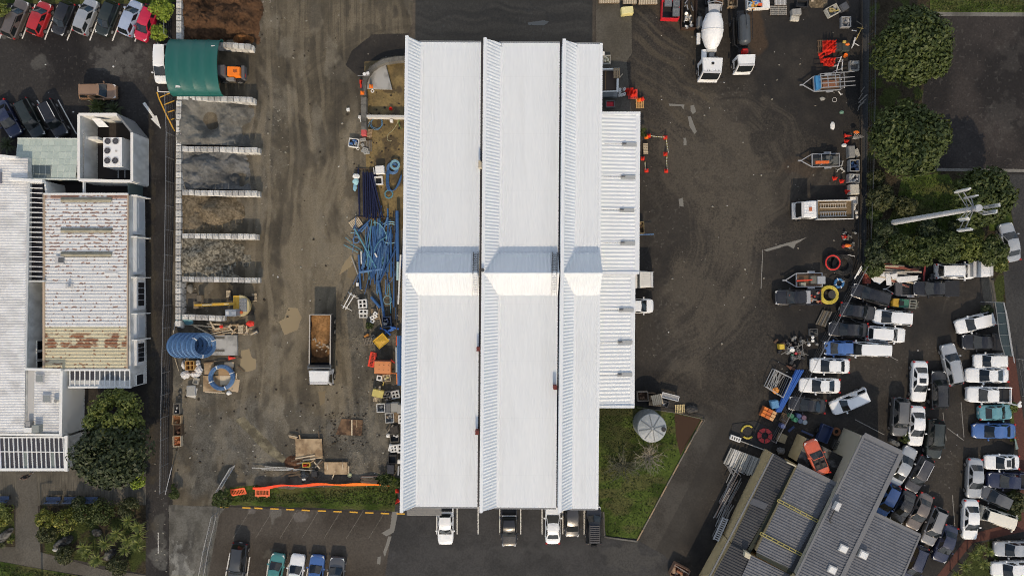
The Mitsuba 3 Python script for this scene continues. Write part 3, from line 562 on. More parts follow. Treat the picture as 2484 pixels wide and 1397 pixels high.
put(EN, 'buttress', box(*P(222, 335, 2.2), 0, 1.5, .3, 2.2), 'painted_wall')
put(EN, 'downpipe', tube([P3(204, 318, 3.3), P3(203, 360, 2.8), P3(202, 432, 2.8)], .05, 6), mat((.2, .2, .19), .7))
put(EN, 'back_court', prism([P(100, 443, 1), P(316, 443, 1), P(316, 468, 1), P(100, 468, 1)], 0.02, .1), mat((.03, .027, .026), .9))
put(EN, 'court_wall', join(wallseg((108, 440), (112, 470), .2), wallseg((202, 440), (202, 470), .12, 2.9, 3.3)), PALE)
put(EN, 'glass_screen', slab(P3(311, 441, 3.3), P3(347, 452, .3), P3(347, 476, .3), P3(311, 471, 3.3), .04), mat((.07, .10, .10), .15, spec=.6))
CH = thing('chiller', 'white rooftop chiller with five dark fans inside the walled enclosure', 'chiller')
zc = 2.7
put(CH, 'casing', box(*P(273, 369, zc), .25, 2.15, 3.35, zc - .25), mat((.70, .71, .71), .45))
for x, y in ((262, 343), (281, 343), (261, 366), (261, 390), (280, 390)):
    f = put(CH, 'fan', cyl(*P(x, y, zc), zc, .38, .05, 20), mat((.035, .035, .04), .5))
    cx, cy = P(x, y, zc); put(f, 'fan_guard', ring(cx, cy, zc + .06, .38, .03, 20, 5), mat((.5, .5, .5), .4)); put(f, 'fan_blade', join(*[box(cx + .18 * math.cos(a), cy + .18 * math.sin(a), zc + .051, .3, .1, .02, math.degrees(a)) for a in np.arange(5) * 1.2566]), mat((.09, .09, .10), .5))
put(CH, 'side_panel', join(box(P(284, 0, zc)[0] + .28, P(0, 357, zc)[1], .4, .02, 1.4, 2.0), box(P(284, 0, zc)[0] + .28, P(0, 380, zc)[1], .4, .02, 1.4, 2.0)), mat((.13, .18, .16), .6)); put(CH, 'blank_cover', cyl(*P(282, 367, zc), zc, .12, .06, 10), mat((.4, .38, .35), .6))
put(CH, 'pipe', join(tube([P3(287, 400, .6), P3(287, 432, .6)], .07, 6), tube([P3(303, 400, .6), P3(303, 432, .6)], .07, 6)), mat((.35, .35, .35), .5))
# translucent roof
TR = thing('translucent_roof', 'pale green translucent sheet roof over the yard beside the chiller enclosure', 'roof')
for i in range(10):
    for j in range(6):
        x0, x1, y0, y1 = 44 - j * 1.6 + i * 14.8, 44 - j * 1.6 + i * 14.8 + 14.3, 338 + j * 15.7, 338 + j * 15.7 + 15.2
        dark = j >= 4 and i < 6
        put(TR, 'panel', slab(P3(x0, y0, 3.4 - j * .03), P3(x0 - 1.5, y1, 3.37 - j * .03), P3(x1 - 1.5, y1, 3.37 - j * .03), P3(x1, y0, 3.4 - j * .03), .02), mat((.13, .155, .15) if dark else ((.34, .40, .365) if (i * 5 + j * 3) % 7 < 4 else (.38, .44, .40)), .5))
put(TR, 'frame', join(beam(P3(43, 336, 3.4), P3(192, 337, 3.4), .1, .15), beam(P3(34, 433, 3.2), P3(192, 436, 3.2), .15, .2), *[beam(P3(44 + i * 14.8 - .2, 337, 3.36), P3(35 + i * 14.8, 433, 3.2), .04, .05) for i in range(11)], *[beam(P3(44 - j * 1.6, 338 + j * 15.7 - .3, 3.35 - j * .03), P3(192, 338 + j * 15.7, 3.35 - j * .03), .04, .05) for j in range(7)]), mat((.52, .56, .52), .6))
put(TR, 'wall', prism([P(46, 340, 3), P(190, 340, 3), P(190, 430, 3), P(38, 430, 3)], 0, 2.6), mat((.2, .22, .2), .8))

# ------------------------------------------------------------------ charcoal workshops, bottom right
def f_char(p, n, uv):
    g = fbm(p.x * .5, p.y * .5, 3, 4); m = fbm(p.x * 3, p.y * 3, 5, 2)
    return mix((.098, .104, .119), (.140, .148, .167), g) * (.85 + .3 * m)
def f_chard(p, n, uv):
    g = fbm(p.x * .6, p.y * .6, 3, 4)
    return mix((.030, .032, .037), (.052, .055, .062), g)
def f_dirty(p, n, uv):
    g = fbm(p.x * 1.2, p.y * 1.2, 3, 4)
    return mix((.022, .022, .021), (.13, .13, .125), smoothstep(.4, .75, g))
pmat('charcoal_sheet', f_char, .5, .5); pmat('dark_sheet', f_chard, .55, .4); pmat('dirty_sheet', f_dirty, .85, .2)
TAN = pmat('tan_wall', lambda p, n, uv: mix((.42, .33, .175), (.54, .43, .245), fbm(p.x * .8, p.y * .8, p.z, 3)), .85, .2)
CB = thing('charcoal_workshop', 'charcoal ribbed roof workshop of stepped wings with tan side walls', 'building')
RD = np.array([335, -160, 0.0]); SLATE = mat((.14, .145, .155), .6)
def wing(corners, z, m, pitch=.31, wallm='tan_wall', h=.085, zb=0):
    q = [np.array(P3(x, y, z)) for x, y in corners]
    put(CB, 'roof', ribbed(q, RD, pitch, h), m)
    put(CB, 'wall', prism([tuple((a[:2] * .985 + .015 * np.mean(q, 0)[:2])) for a in q], zb, z - .06), wallm)
wing([(2096, 1055), (2187, 1099), (2042, 1400), (1980, 1520), (1865, 1520), (1929, 1397)][:3] + [(1931, 1397)], 4.6, 'charcoal_sheet', .31, mat((.36, .335, .26), .85))
wing([(1931, 1397), (2042, 1400), (1960, 1560), (1850, 1560)], 4.6, 'charcoal_sheet')
wing([(2119, 1243), (2232, 1297), (2180, 1420), (2036, 1420)], 4.3, 'charcoal_sheet')
wing([(1935, 1128), (2034, 1178), (1922, 1384), (1834, 1338)], 3.6, 'charcoal_sheet')
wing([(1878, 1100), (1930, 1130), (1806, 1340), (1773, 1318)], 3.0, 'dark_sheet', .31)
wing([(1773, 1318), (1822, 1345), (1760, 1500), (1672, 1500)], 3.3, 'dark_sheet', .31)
wing([(1822, 1345), (1930, 1400), (1900, 1520), (1745, 1520)], 3.4, 'charcoal_sheet')
wing([(1957, 1062), (2052, 1111), (2033, 1172), (1932, 1119)], 2.6, 'dirty_sheet', .25, 'tan_wall', .03)
put(CB, 'gutter_shade_strip', beam(P3(2031, 1179, 3.68), P3(1919, 1385, 3.68), .45, .07), mat((.03, .032, .036), .8))  # dark strip along the wing step, its shade put into the colour
put(CB, 'roof_flashing', join(*[beam(P3(a[0], a[1], z), P3(b[0], b[1], z), wd, .1) for a, b, z, wd in [((2096, 1054), (2187, 1098), 4.68, .55), ((2187, 1099), (2042, 1400), 4.68, .5), ((2096, 1055), (1931, 1397), 4.68, .25), ((2119, 1243), (2232, 1297), 4.36, .3), ((2232, 1297), (2180, 1420), 4.36, .2), ((1935, 1127), (2036, 1178), 3.7, .45), ((1876, 1100), (1668, 1500), 3.12, .18)]]), SLATE)
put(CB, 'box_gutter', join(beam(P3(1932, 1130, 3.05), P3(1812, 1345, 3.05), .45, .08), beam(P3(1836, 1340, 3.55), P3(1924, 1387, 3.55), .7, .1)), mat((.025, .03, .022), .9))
put(CB, 'ridge_patch', slab(P3(1826, 1207, 3.1), P3(1864, 1222, 3.1), P3(1855, 1236, 3.1), P3(1817, 1221, 3.1), .03), mat((.06, .066, .08), .5))
put(CB, 'fascia', join(prism(pp([(1808, 1338), (1822, 1345), (1818, 1356), (1806, 1350)], 3.9), 2.5, 3.9), beam(P3(1908, 1120, 3.4), P3(1934, 1132, 3.4), .14, .3)), mat((.50, .46, .34), .8))
for a, b in (((1888, 1210), (1985, 1261)), ((1846, 1290), (1945, 1342))):
    put(CB, 'walkway_batten', join(beam(P3(*a, 3.75), P3(*b, 3.75), .08, .06), beam(P3(a[0] - 3, a[1] + 5, 3.75), P3(b[0] - 3, b[1] + 5, 3.75), .08, .06), *[beam(P3(a[0] + (b[0] - a[0]) * t, a[1] + (b[1] - a[1]) * t, 3.74), P3(a[0] - 3 + (b[0] - a[0]) * t, a[1] + 5 + (b[1] - a[1]) * t, 3.74), .06, .05) for t in np.linspace(0, 1, 8)]), mat((.34, .30, .10), .7))
for x, y in ((2047, 1331), (2096, 1346), (2020, 1382)):
    x0, y0 = P(x, y, 4.9); f = put(CB, 'skylight', box(x0, y0, 4.3, 1.0, .85, .55, -25.5, .96), mat((.45, .45, .44), .6)); put(f, 'dome', box(x0, y0, 4.86, .8, .66, .05, -25.5, .9), mat((.68, .69, .68), .35))
put(CB, 'roof_fan', box(*P(2033, 1229, 5.3), 4.6, .5, .9, .7, -25), mat((.56, .56, .55), .5)); put(CB, 'flue_pipe', tube([P3(2026, 1235, 5.0), P3(2012, 1262, 4.9), P3(2016, 1268, 4.75)], .07, 6), mat((.03, .03, .03), .6)); put(CB, 'mast', join(tube([P3(1903, 1206, 3.6), P3(1902, 1207, 4.0)], .05, 5)), mat((.5, .5, .5), .5))
# ------------------------------------------------------------------ vehicles
GLS = mat((.010, .013, .015), .08, spec=.7)
BLK = mat((.012, .012, .013), .55); TYRE = mat((.016, .016, .017), .8); HUB = mat((.45, .46, .47), .35, .8); LAMP = mat((.70, .71, .70), .15); REDL = mat((.36, .015, .012), .25); PLATE = mat((.6, .6, .58), .5)
STEEL = mat((.36, .37, .38), .45, .6); GALV = mat((.42, .43, .44), .5, .5); RUST = mat((.16, .07, .035), .85); CHASSIS = mat((.03, .03, .032), .7)
def loft(st, closed=True):                # st: list of (x, half width, z of the top edge)
    V, k = [], 11
    for x, w, zt, *zb in st:
        z0 = zb[0] if zb else .24
        half = [(w * .94, z0), (w, z0 + .25), (w * .995, zt - .17), (w * .95, zt - .06), (w * .80, zt)]
        for y, z in [(-a, b) for a, b in half] + [(0, zt + .03)] + half[::-1]: V.append((x, y, z))
    F = []
    for i in range(len(st) - 1):
        for j in range(k - 1):
            a, b, c, d = i * k + j, i * k + j + 1, (i + 1) * k + j + 1, (i + 1) * k + j
            F += [[a, b, c], [a, c, d]]
    n = len(st)
    for e, fl in ((0, False), (n - 1, True)):
        for j in range(1, k - 1):
            t = [e * k, e * k + j, e * k + j + 1]; F.append(t[::-1] if not fl else t)
    for i in range(n - 1): F += [[i * k, (i + 1) * k, (i + 1) * k + k - 1], [i * k, (i + 1) * k + k - 1, i * k + k - 1]]
    V = np.array(V, float); F = np.array(F)
    m = trimesh.Trimesh(V, F, process=False)
    if m.volume < 0: F = F[:, ::-1]
    return V, F
def hull(pts):
    h = trimesh.convex.convex_hull(np.asarray(pts, float))
    return np.array(h.vertices), np.array(h.faces)
def pane(tl, tr, bl, br, inset=.06, bulge=0.0, off=.014):     # a window lying just proud of the cabin
    tl, tr, bl, br = (np.asarray(a, float) for a in (tl, tr, bl, br))
    c = (tl + tr + bl + br) / 4
    n = np.cross(tr - tl, bl - tl); n /= np.linalg.norm(n)
    if n @ (c - np.array([0, 0, .6])) < 0: n = -n
    e = lambda a: a + (c - a) * inset + n * off
    tl, tr, bl, br = map(e, (tl, tr, bl, br))
    V = []
    for t in (0, .5, 1):
        b = np.array([bulge * (1 - (2 * t - 1) ** 2), 0, 0])
        V += [tl + (tr - tl) * t + b * .6, bl + (br - bl) * t + b]
    F = np.array([[0, 1, 3], [0, 3, 2], [2, 3, 5], [2, 5, 4]])
    V = np.array(V)
    return np.vstack([V, V - n * .008]), np.vstack([F, F[:, ::-1] + 6])
KIND = {  # length, width, height, cowl, roof front, roof rear, rear glass foot, bonnet z, boot z
    'sedan': (4.65, 1.78, 1.45, 1.02, .28, -.98, -1.62, .92, .98), 'coupe': (4.5, 1.76, 1.34, .78, .05, -.75, -1.5, .86, .92), 'hatch': (4.05, 1.70, 1.48, 1.02, .36, -1.55, -1.92, .95, .95),
    'wagon': (4.7, 1.78, 1.50, 1.08, .42, -1.95, -2.25, .94, .96), 'suv': (4.6, 1.85, 1.72, 1.12, .55, -1.90, -2.20, 1.06, 1.05), 'mpv': (4.6, 1.76, 1.62, 1.35, .50, -1.98, -2.22, .98, 1.0),
    'van': (4.75, 1.74, 1.95, 2.02, 1.40, -2.22, -2.34, 1.1, 1.1), 'ute': (5.25, 1.86, 1.76, 1.25, .65, -.62, -.80, 1.08, 1.02), 'cabrio': (4.4, 1.72, 1.28, .62, .10, -.75, -1.3, .84, .90)}
_proto = {}
def car_proto(kind):
    if kind in _proto: return _proto[kind]
    L, W, H, xc, xq, xr, xb, zb, zt = KIND[kind]
    h, w = L / 2, W / 2
    parts = []
    st = [(h, w * .55, zb - .30, .34), (h - .06, w * .76, zb - .20, .28), (h - .22, w * .90, zb - .12), (h - .5, w * .97, zb - .07), (xc + .1, w, zb), (xc - .2, w, zb + .04)]
    if kind == 'ute': st += [(xb, w, zb - .02), (xb - .12, w, .72), (-h + .1, w * .985, .72), (-h, w * .96, .70)]
    else: st += [(xb + .1, w, zt + .02), (min(xb - .05, -h + .5), w * .985, zt), (-h + .2, w * .92, zt - .06), (-h + .05, w * .80, zt - .14, .28), (-h, w * .62, zt - .24, .34)]
    st = sorted(st, key=lambda s: -s[0])
    parts.append(('body', loft(st), 'paint', 40))
    zw = max(zb, zt) + .02; wb, wr = w * .95, w * .74
    belt = [(xc, wb * .93), (xb, wb * .90)]; roof = [(xq, wr), (xr, wr * .96)]
    bf, bt = .14, .07
    pts = [(xc, s * wb * .90, zw - .06) for s in (-1, 1)] + [(xc + bf, 0, zw - .06)] + [(xb, s * wb * .88, zw - .04) for s in (-1, 1)] + [((xc + xb) / 2, s * wb, zw - .03) for s in (-1, 1)]
    pts += [(xq, s * wr * .97, H - .03) for s in (-1, 1)] + [(xq + bt, 0, H)] + [(xr, s * wr * .92, H - .05) for s in (-1, 1)] + [((xq + xr) / 2, s * wr, H - .02) for s in (-1, 1)] + [((xq + xr) / 2, 0, H + .03), (xr, 0, H - .01)]
    if kind not in ('cabrio',):
        parts.append(('cabin', hull(pts), 'paint', 50))
        parts.append(('windscreen', pane((xq + .02, wr * .95, H - .03), (xq + .02, -wr * .95, H - .03), (xc, wb * .89, zw - .05), (xc, -wb * .89, zw - .05), .04, .17, .035), 'glass', False))
        parts.append(('rear_window', pane((xr, wr * .9, H - .04), (xr, -wr * .9, H - .04), (xb, wb * .86, zw - .03), (xb, -wb * .86, zw - .03), .10, -.03, .04), 'glass', False))
        for s in (1, -1):
            q = [(xq - .08, s * wr * .985, H - .05), (xr + .05, s * wr * .95, H - .07), (xc - .18, s * wb * .935, zw), (xb + .12, s * wb * .91, zw)]
            parts.append(('side_window', pane(*q, .05, 0, .03), 'glass', False))
    else:
        parts.append(('windscreen', pane((xq, wr, H), (xq, -wr, H), (xc, wb * .9, zw - .05), (xc, -wb * .9, zw - .05), .04, .10), 'glass', False))
        parts.append(('cockpit', box((xq + xb) / 2, 0, zw - .12, xq - xb + .1, wb * 1.7, .16), 'dark', False))
        parts.append(('seat', join(*[box(x, s * .34, zw - .1, .5, .5, .32, 0, .8) for s in (-1, 1) for x in (-.15, -.85)]), 'seat', False))
        parts.append(('windscreen_frame', join(beam((xc, wb * .9, zw), (xq, wr, H), .06, .06), beam((xc, -wb * .9, zw), (xq, -wr, H), .06, .06), beam((xq, wr, H), (xq, -wr, H), .06, .06)), 'paint', False))
    if kind == 'ute':
        parts.append(('tray', join(box((xb - .15 - h) / 2, w - .07, .7, h + xb - .1, .12, .36), box((xb - .15 - h) / 2, -w + .07, .7, h + xb - .1, .12, .36), box(-h + .06, 0, .68, .1, W - .1, .37), box(xb - .16, 0, .7, .08, W - .1, .36)), 'paint', False))
        parts.append(('tray_liner', box((xb - .15 - h) / 2, 0, .76, h + xb - .25, W - .28, .03), 'liner', False))
    for s in (1, -1):
        parts.append(('mirror', box(xc - .22, s * (w + .10), zw - .05, .14, .2, .14, s * 12), 'paint', False))
        parts.append(('headlight', box(h - .27, s * w * .72, zb - .28, .34, .24, .14, -s * 22), 'lamp', False))
        parts.append(('taillight', box(-h + (.10 if kind != 'ute' else .03), s * w * .84, .72, .16, .2, .2 if kind != 'ute' else .3, s * 14), 'red', False))
        for x in (h - .82, -h + .85):
            wv = xf_wheel(.32, .03); parts.append(('wheel', xf(wv, t=(x, s * (w - .005), .32)), 'tyre', False))
            parts.append(('wheel__rim', xf(xf_wheel(.2, .03), t=(x, s * (w + .012), .32)), 'hub', False))
    parts.append(('front_bumper', box(h - .02, 0, .36, .1, W * .62, .14), 'dark', False))
    parts.append(('underbody', box(0, 0, .16, L * .86, W * .8, .1), 'dark', False))
    parts.append(('number_plate', box(-h - .005, 0, .55, .03, .36, .12), 'plate', False))
    parts.append(('wiper_cowl', box(xc + .06, 0, zb + .015, .16, W * .78, .03), 'dark', False))
    if kind in ('suv', 'wagon'):
        for s in (1, -1): parts.append(('roof_rail', beam((xq - .2, s * wr * .93, H + .04), (xr + .2, s * wr * .90, H + .02), .05, .05), 'rail', False))
    _proto[kind] = [(n, mikit.ply(m, None, s), slot) for n, m, slot, s in parts]
    return _proto[kind]
def xf_wheel(r, wd, n=14):
    V, F = cyl(0, 0, -wd / 2, r, wd, n)
    return np.c_[V[:, 0], V[:, 2], V[:, 1]], F[:, ::-1]
EXTRA = {'sunroof': lambda K: box(K[4] - .45, 0, K[2] + .012, .55, .8, .02), 'tonneau': lambda K: box((K[6] - .15 - K[0] / 2) / 2, 0, 1.05, K[0] / 2 + K[6] - .1, K[1] - .12, .05)}
CARCOL = dict(white=(.70, .715, .72), silver=(.36, .38, .40), grey=(.105, .108, .112), brown=(.135, .115, .105), black=(.010, .010, .012), navy=(.012, .018, .05), red=(.36, .018, .022), crimson=(.42, .012, .045), blue=(.05, .12, .32), paleblue=(.30, .36, .48), teal=(.10, .25, .29), aqua=(.06, .22, .21), copper=(.31, .19, .115), darkgreen=(.012, .018, .016), orange=(.52, .10, .045), cream=(.66, .63, .54))
def car(kind, px, py, ang, color, label, L=None, cat=None, extra=(), name=None, z=0, W=None, group=None, **slots):
    K = KIND[kind]
    key = thing(name or ('pickup_truck' if kind == 'ute' else 'van' if kind == 'van' else 'parked_car'), label, cat or ('pickup' if kind == 'ute' else 'van' if kind == 'van' else 'car'), group)
    x, y = P(px, py, z + .75)
    T = T4().translate([x, y, z]).rotate([0, 0, 1], ang).scale([(L or K[0]) / K[0], (W or K[1]) / K[1], 1])
    c = CARCOL[color] if isinstance(color, str) else color
    lightc = sum(c) / 3 > .25
    M = dict(paint=mat(c, .32 if color in ('silver', 'grey') else .28, .35 if color in ('silver', 'grey', 'brown', 'copper') else 0, 1.0, .5), glass=GLS, dark=BLK, lamp=LAMP, red=REDL, tyre=TYRE, hub=HUB, plate=PLATE, rail=mat((.3, .3, .31), .5) if lightc else BLK, liner=BLK, seat=mat((.05, .04, .035), .8))
    M.update({k: (mat(v) if not isinstance(v, str) else v) for k, v in slots.items()})
    keys = {}
    for n, d, slot in car_proto(kind):
        if slots.get(n) == 'none' or slots.get(slot) == 'none': continue
        if '__' in n:
            put(keys[n.split('__')[0]], n.split('__')[1], d, M[slot], T)
        else: keys[n] = put(key, n, d, M[slot], T)
    for e in extra:
        put(key, e, EXTRA[e](K), GLS if e == 'sunroof' else mat((.016, .016, .018), .5), T)
    return key, T
G7 = None
# angled row, top left
car('wagon', 38, 46, 68, 'brown', 'dark grey brown station wagon, leftmost of the angled row in the top left corner')
car('hatch', 96, 45, 68, 'red', 'red hatchback in the angled row at the top left, second from the left')
car('hatch', 153, 45, 248, 'black', 'black hatchback between the red and the silver hatchback in the top left row', rail=(.3, .3, .3))
car('hatch', 208, 40, 68, 'silver', 'silver hatchback with red tail lights in the top left row, between two black cars', L=4.3)
car('hatch', 260, 45, 248, 'darkgreen', 'black car with pale reflecting windscreen between the silver and the pale blue hatchback', L=4.2)
car('hatch', 317, 44, 68, 'paleblue', 'pale blue hatchback in the top left row beside the crimson car', L=4.2)
car('hatch', 354, 57, 248, 'crimson', 'crimson car half under the lime green shrubs in the top left row', L=4.2)
car('mpv', 393, 155, 270, 'white', 'white people carrier partly tucked under the green hoop shelter')
car('suv', 239, 223, 0, 'copper', 'copper coloured crossover standing across the aisle behind the chiller enclosure', L=4.3)
car('sedan', 18, 288, 298, 'navy', 'navy car, leftmost of the three dark cars in the shade above the green roof', L=4.5)
car('wagon', 73, 289, 298, 'darkgreen', 'black green station wagon in the middle of three dark cars in shade', L=4.9)
car('wagon', 130, 289, 298, 'black', 'black estate car with bright white roof rails above the pale green roof', L=4.6, rail=(.75, .75, .75))
# car yard, right
car('sedan', 2449, 588, 102, 'silver', 'silver saloon on the road at the right edge beside the hedge', L=4.6)
car('suv', 2317, 658, 0, 'white', 'white off roader between the timber pile and the white cab truck', L=4.5)
car('ute', 2268, 700, 180, 'black', 'black double cab pickup with black bed cover below the white sheet pile', extra=('tonneau',))
car('wagon', 2113, 715, 164, 'black', 'black estate car parked slantwise just below the red bricks')
car('sedan', 2081, 755, 352, 'black', 'black saloon with papers behind its windscreen, nose to the white people carrier', L=4.3)
car('mpv', 2165, 770, 176, 'white', 'white people carrier facing the black saloon, paper behind its windscreen', L=4.4)
car('sedan', 2057, 799, 178, 'black', 'black saloon directly above the blue car with no bonnet')
car('wagon', 2150, 811, 356, 'white', 'white estate car with black windows, facing right, above the white van', L=4.5, rail='none')
bl, T = car('hatch', 2034, 844, 181, 'blue', 'blue hatchback stripped of its bonnet, engine bay open, behind the white van', L=3.6)
put(bl, 'engine_bay', join(box(1.75, 0, .5, .9, 1.4, .3), box(1.85, .3, .8, .3, .4, .12), box(1.6, -.3, .8, .4, .3, .1), beam((2.25, -.7, .55), (2.25, .7, .55), .08, .12)), BLK, T)
car('van', 2107, 847, 178, 'white', 'white panel van nose to tail with the stripped blue hatchback', L=4.5)
car('sedan', 2013, 887, 179, 'white', 'white saloon below the stripped blue hatchback, papers in its windscreen', L=4.6)
car('coupe', 1989, 935, 179, 'white', 'white coupe with a round rear window beside the bundle of blue pipes', L=4.8, extra=())
car('coupe', 1958, 982, 174, 'black', 'black coupe with yellow stickers beside the oil drums', L=4.4)
car('suv', 2061, 974, 203, 'white', 'white off roader parked askew beside the black coupe with stickers', L=4.6, W=1.75)
car('sedan', 2230, 925, 268, 'white', 'white saloon with open sunroof standing left of a black off roader', L=4.8, extra=('sunroof',))
car('wagon', 2309, 884, 102, 'silver', 'silver estate car standing askew in the middle of the car yard', L=4.9)
car('suv', 2276, 945, 91, 'black', 'black off roader between the white saloon with sunroof and the silver estate', L=4.5)
car('suv', 2182, 1011, 267, 'grey', 'grey off roader left of the white saloon near the workshop corner', L=4.5)
car('sedan', 2223, 1033, 267, 'white', 'white saloon between the grey and the black off roader above the workshop roof', L=4.7)
car('suv', 2266, 1064, 266, 'darkgreen', 'black green off roader with pale reflecting windscreen, lower right of a white saloon', L=4.6)
car('wagon', 2365, 783, 195, 'white', 'white estate car askew beside the glass shelter', L=4.5, rail='none')
car('ute', 2383, 829, 180, 'black', 'black pickup with ribbed bed cover directly below the white estate by the shelter', extra=('tonneau',), L=5.0)
car('hatch', 2403, 875, 181, 'white', 'small white hatchback, top of three white vehicles at the red path', L=3.9)
car('coupe', 2395, 910, 180, 'white', 'long nosed white coupe, middle of three white vehicles at the red path', L=5.0)
car('ute', 2397, 957, 179, 'white', 'white double cab pickup with black bed, lowest of three white vehicles at the red path', L=5.1)
car('sedan', 2415, 1000, 2, 'teal', 'pale teal saloon next to the small green bed by the red path', L=3.9)
car('sedan', 2411, 1045, 180, 'blue', 'bright blue saloon below the pale teal one', L=5.0)
car('coupe', 2431, 1121, 180, 'white', 'small white car with dark sunroof beside the red path', L=4.0, extra=('sunroof',))
car('sedan', 2364, 1160, 268, 'silver', 'silver saloon standing upright between the car yard aisle and a dark pickup', L=4.7)
car('ute', 2449, 1165, 178, 'navy', 'dark blue pickup running out of the right edge of the picture', L=5.3)
car('hatch', 2416, 1207, 155, 'grey', 'dark grey hatchback askew beside the planted corner', L=3.8)
car('sedan', 2354, 1260, 268, 'white', 'white saloon standing upright above the corner of the red path', L=4.7)
car('van', 2422, 1256, 342, 'cream', 'cream white van standing askew below the dark grey hatchback', L=4.3)
car('sedan', 2190, 1129, 62, 'silver', 'silver saloon against the eaves of the tallest charcoal roof', L=4.8)
car('wagon', 2229, 1150, 242, 'grey', 'charcoal estate car with bright roof rails right of the silver saloon by the eaves', L=4.5, rail=(.6, .6, .6), paint=mat((.05, .05, .058), .3, .3, 1.0))
car('hatch', 2152, 1213, 242, 'blue', 'blue hatchback in the shade in the notch of the charcoal roofs', L=4.1)
car('sedan', 2190, 1229, 243, 'black', 'dusty black car in the shade between the blue hatchback and the brown saloon', L=4.1)
car('sedan', 2230, 1240, 245, 'brown', 'brown grey saloon facing down left beside the black car', L=4.5)
car('wagon', 2265, 1276, 248, 'grey', 'grey silver estate car between the brown saloon and the navy saloon', L=4.6, paint=mat((.22, .22, .225), .3, .4, 1.0))
car('sedan', 2293, 1318, 250, 'navy', 'navy saloon beside the red path, next to a grey silver estate', L=4.5)
car('wagon', 2219, 1369, 248, 'navy', 'navy estate car at the lower edge of the picture beside the charcoal roof', L=4.7)
car('sedan', 2459, 1331, 180, 'silver', 'silver saloon at the right edge beside the spiky palms', L=4.6)
car('sedan', 2455, 1379, 183, 'white', 'white saloon in the bottom right corner of the picture', L=4.8)
ok_, T = car('cabrio', 1982, 1110, 112, 'orange', 'orange open topped car shell parked on the dirty flat roof', z=2.62, L=4.2, tyre='none', hub='none')
# fronts along the warehouse, bottom
car('ute', 1081, 1262, 270, 'white', 'white double cab pickup with black tray at the warehouse front', L=5.6)
k_, T = car('ute', 1235, 1268, 270, 'black', 'black double cab pickup with chrome bar at the warehouse front', L=5.5)
put(k_, 'sports_bar', join(beam((-.95, -.85, 1.2), (-.95, .85, 1.2), .1, .1)), GALV, T)
car('sedan', 1341, 1271, 90, 'white', 'white saloon reversed to the warehouse front', L=4.6)
car('mpv', 1388, 1259, 270, 'grey', 'dark grey people carrier between the white saloon and the black off roader', L=4.2, paint=mat((.045, .046, .05), .28, .3, 1.0))
k_, T = car('suv', 1440, 1272, 90, 'black', 'black off roader with slatted roof rack and spare wheel beside the lawn', L=4.5)
put(k_, 'roof_rack', join(*[box(x, 0, 1.80, .12, 1.15, .05) for x in np.linspace(-1.7, .2, 9)], beam((-1.8, .55, 1.79), (.3, .55, 1.79), .06, .06), beam((-1.8, -.55, 1.79), (.3, -.55, 1.79), .06, .06)), mat((.07, .07, .075), .5), T)
put(k_, 'spare_wheel', xf(cyl(0, 0, 0, .36, .22, 16), ry=-90, t=(-2.28, 0, .95)), TYRE, T)
car('suv', 577, 1364, 263, 'black', 'black off roader with pale roof at the lower left of the brown car park', L=4.6, paint=mat((.04, .045, .052), .25, .3, 1.0))
car('hatch', 668, 1386, 80, 'aqua', 'green teal hatchback at the lower edge of the brown car park', L=4.3)
car('coupe', 717, 1389, 82, 'white', 'white coupe at the lower edge of the picture beside the teal hatchback', L=4.4)
car('sedan', 766, 1391, 84, 'blue', 'royal blue saloon at the lower edge of the picture', L=4.4)
car('suv', 816, 1398, 86, 'grey', 'dark grey off roader, rightmost of the bottom edge row of the brown car park', L=4.6)
# half under the lean-to
car('hatch', 1544, 742, 0, 'white', 'white hatchback poking out from under the lean-to roof', L=4.0)

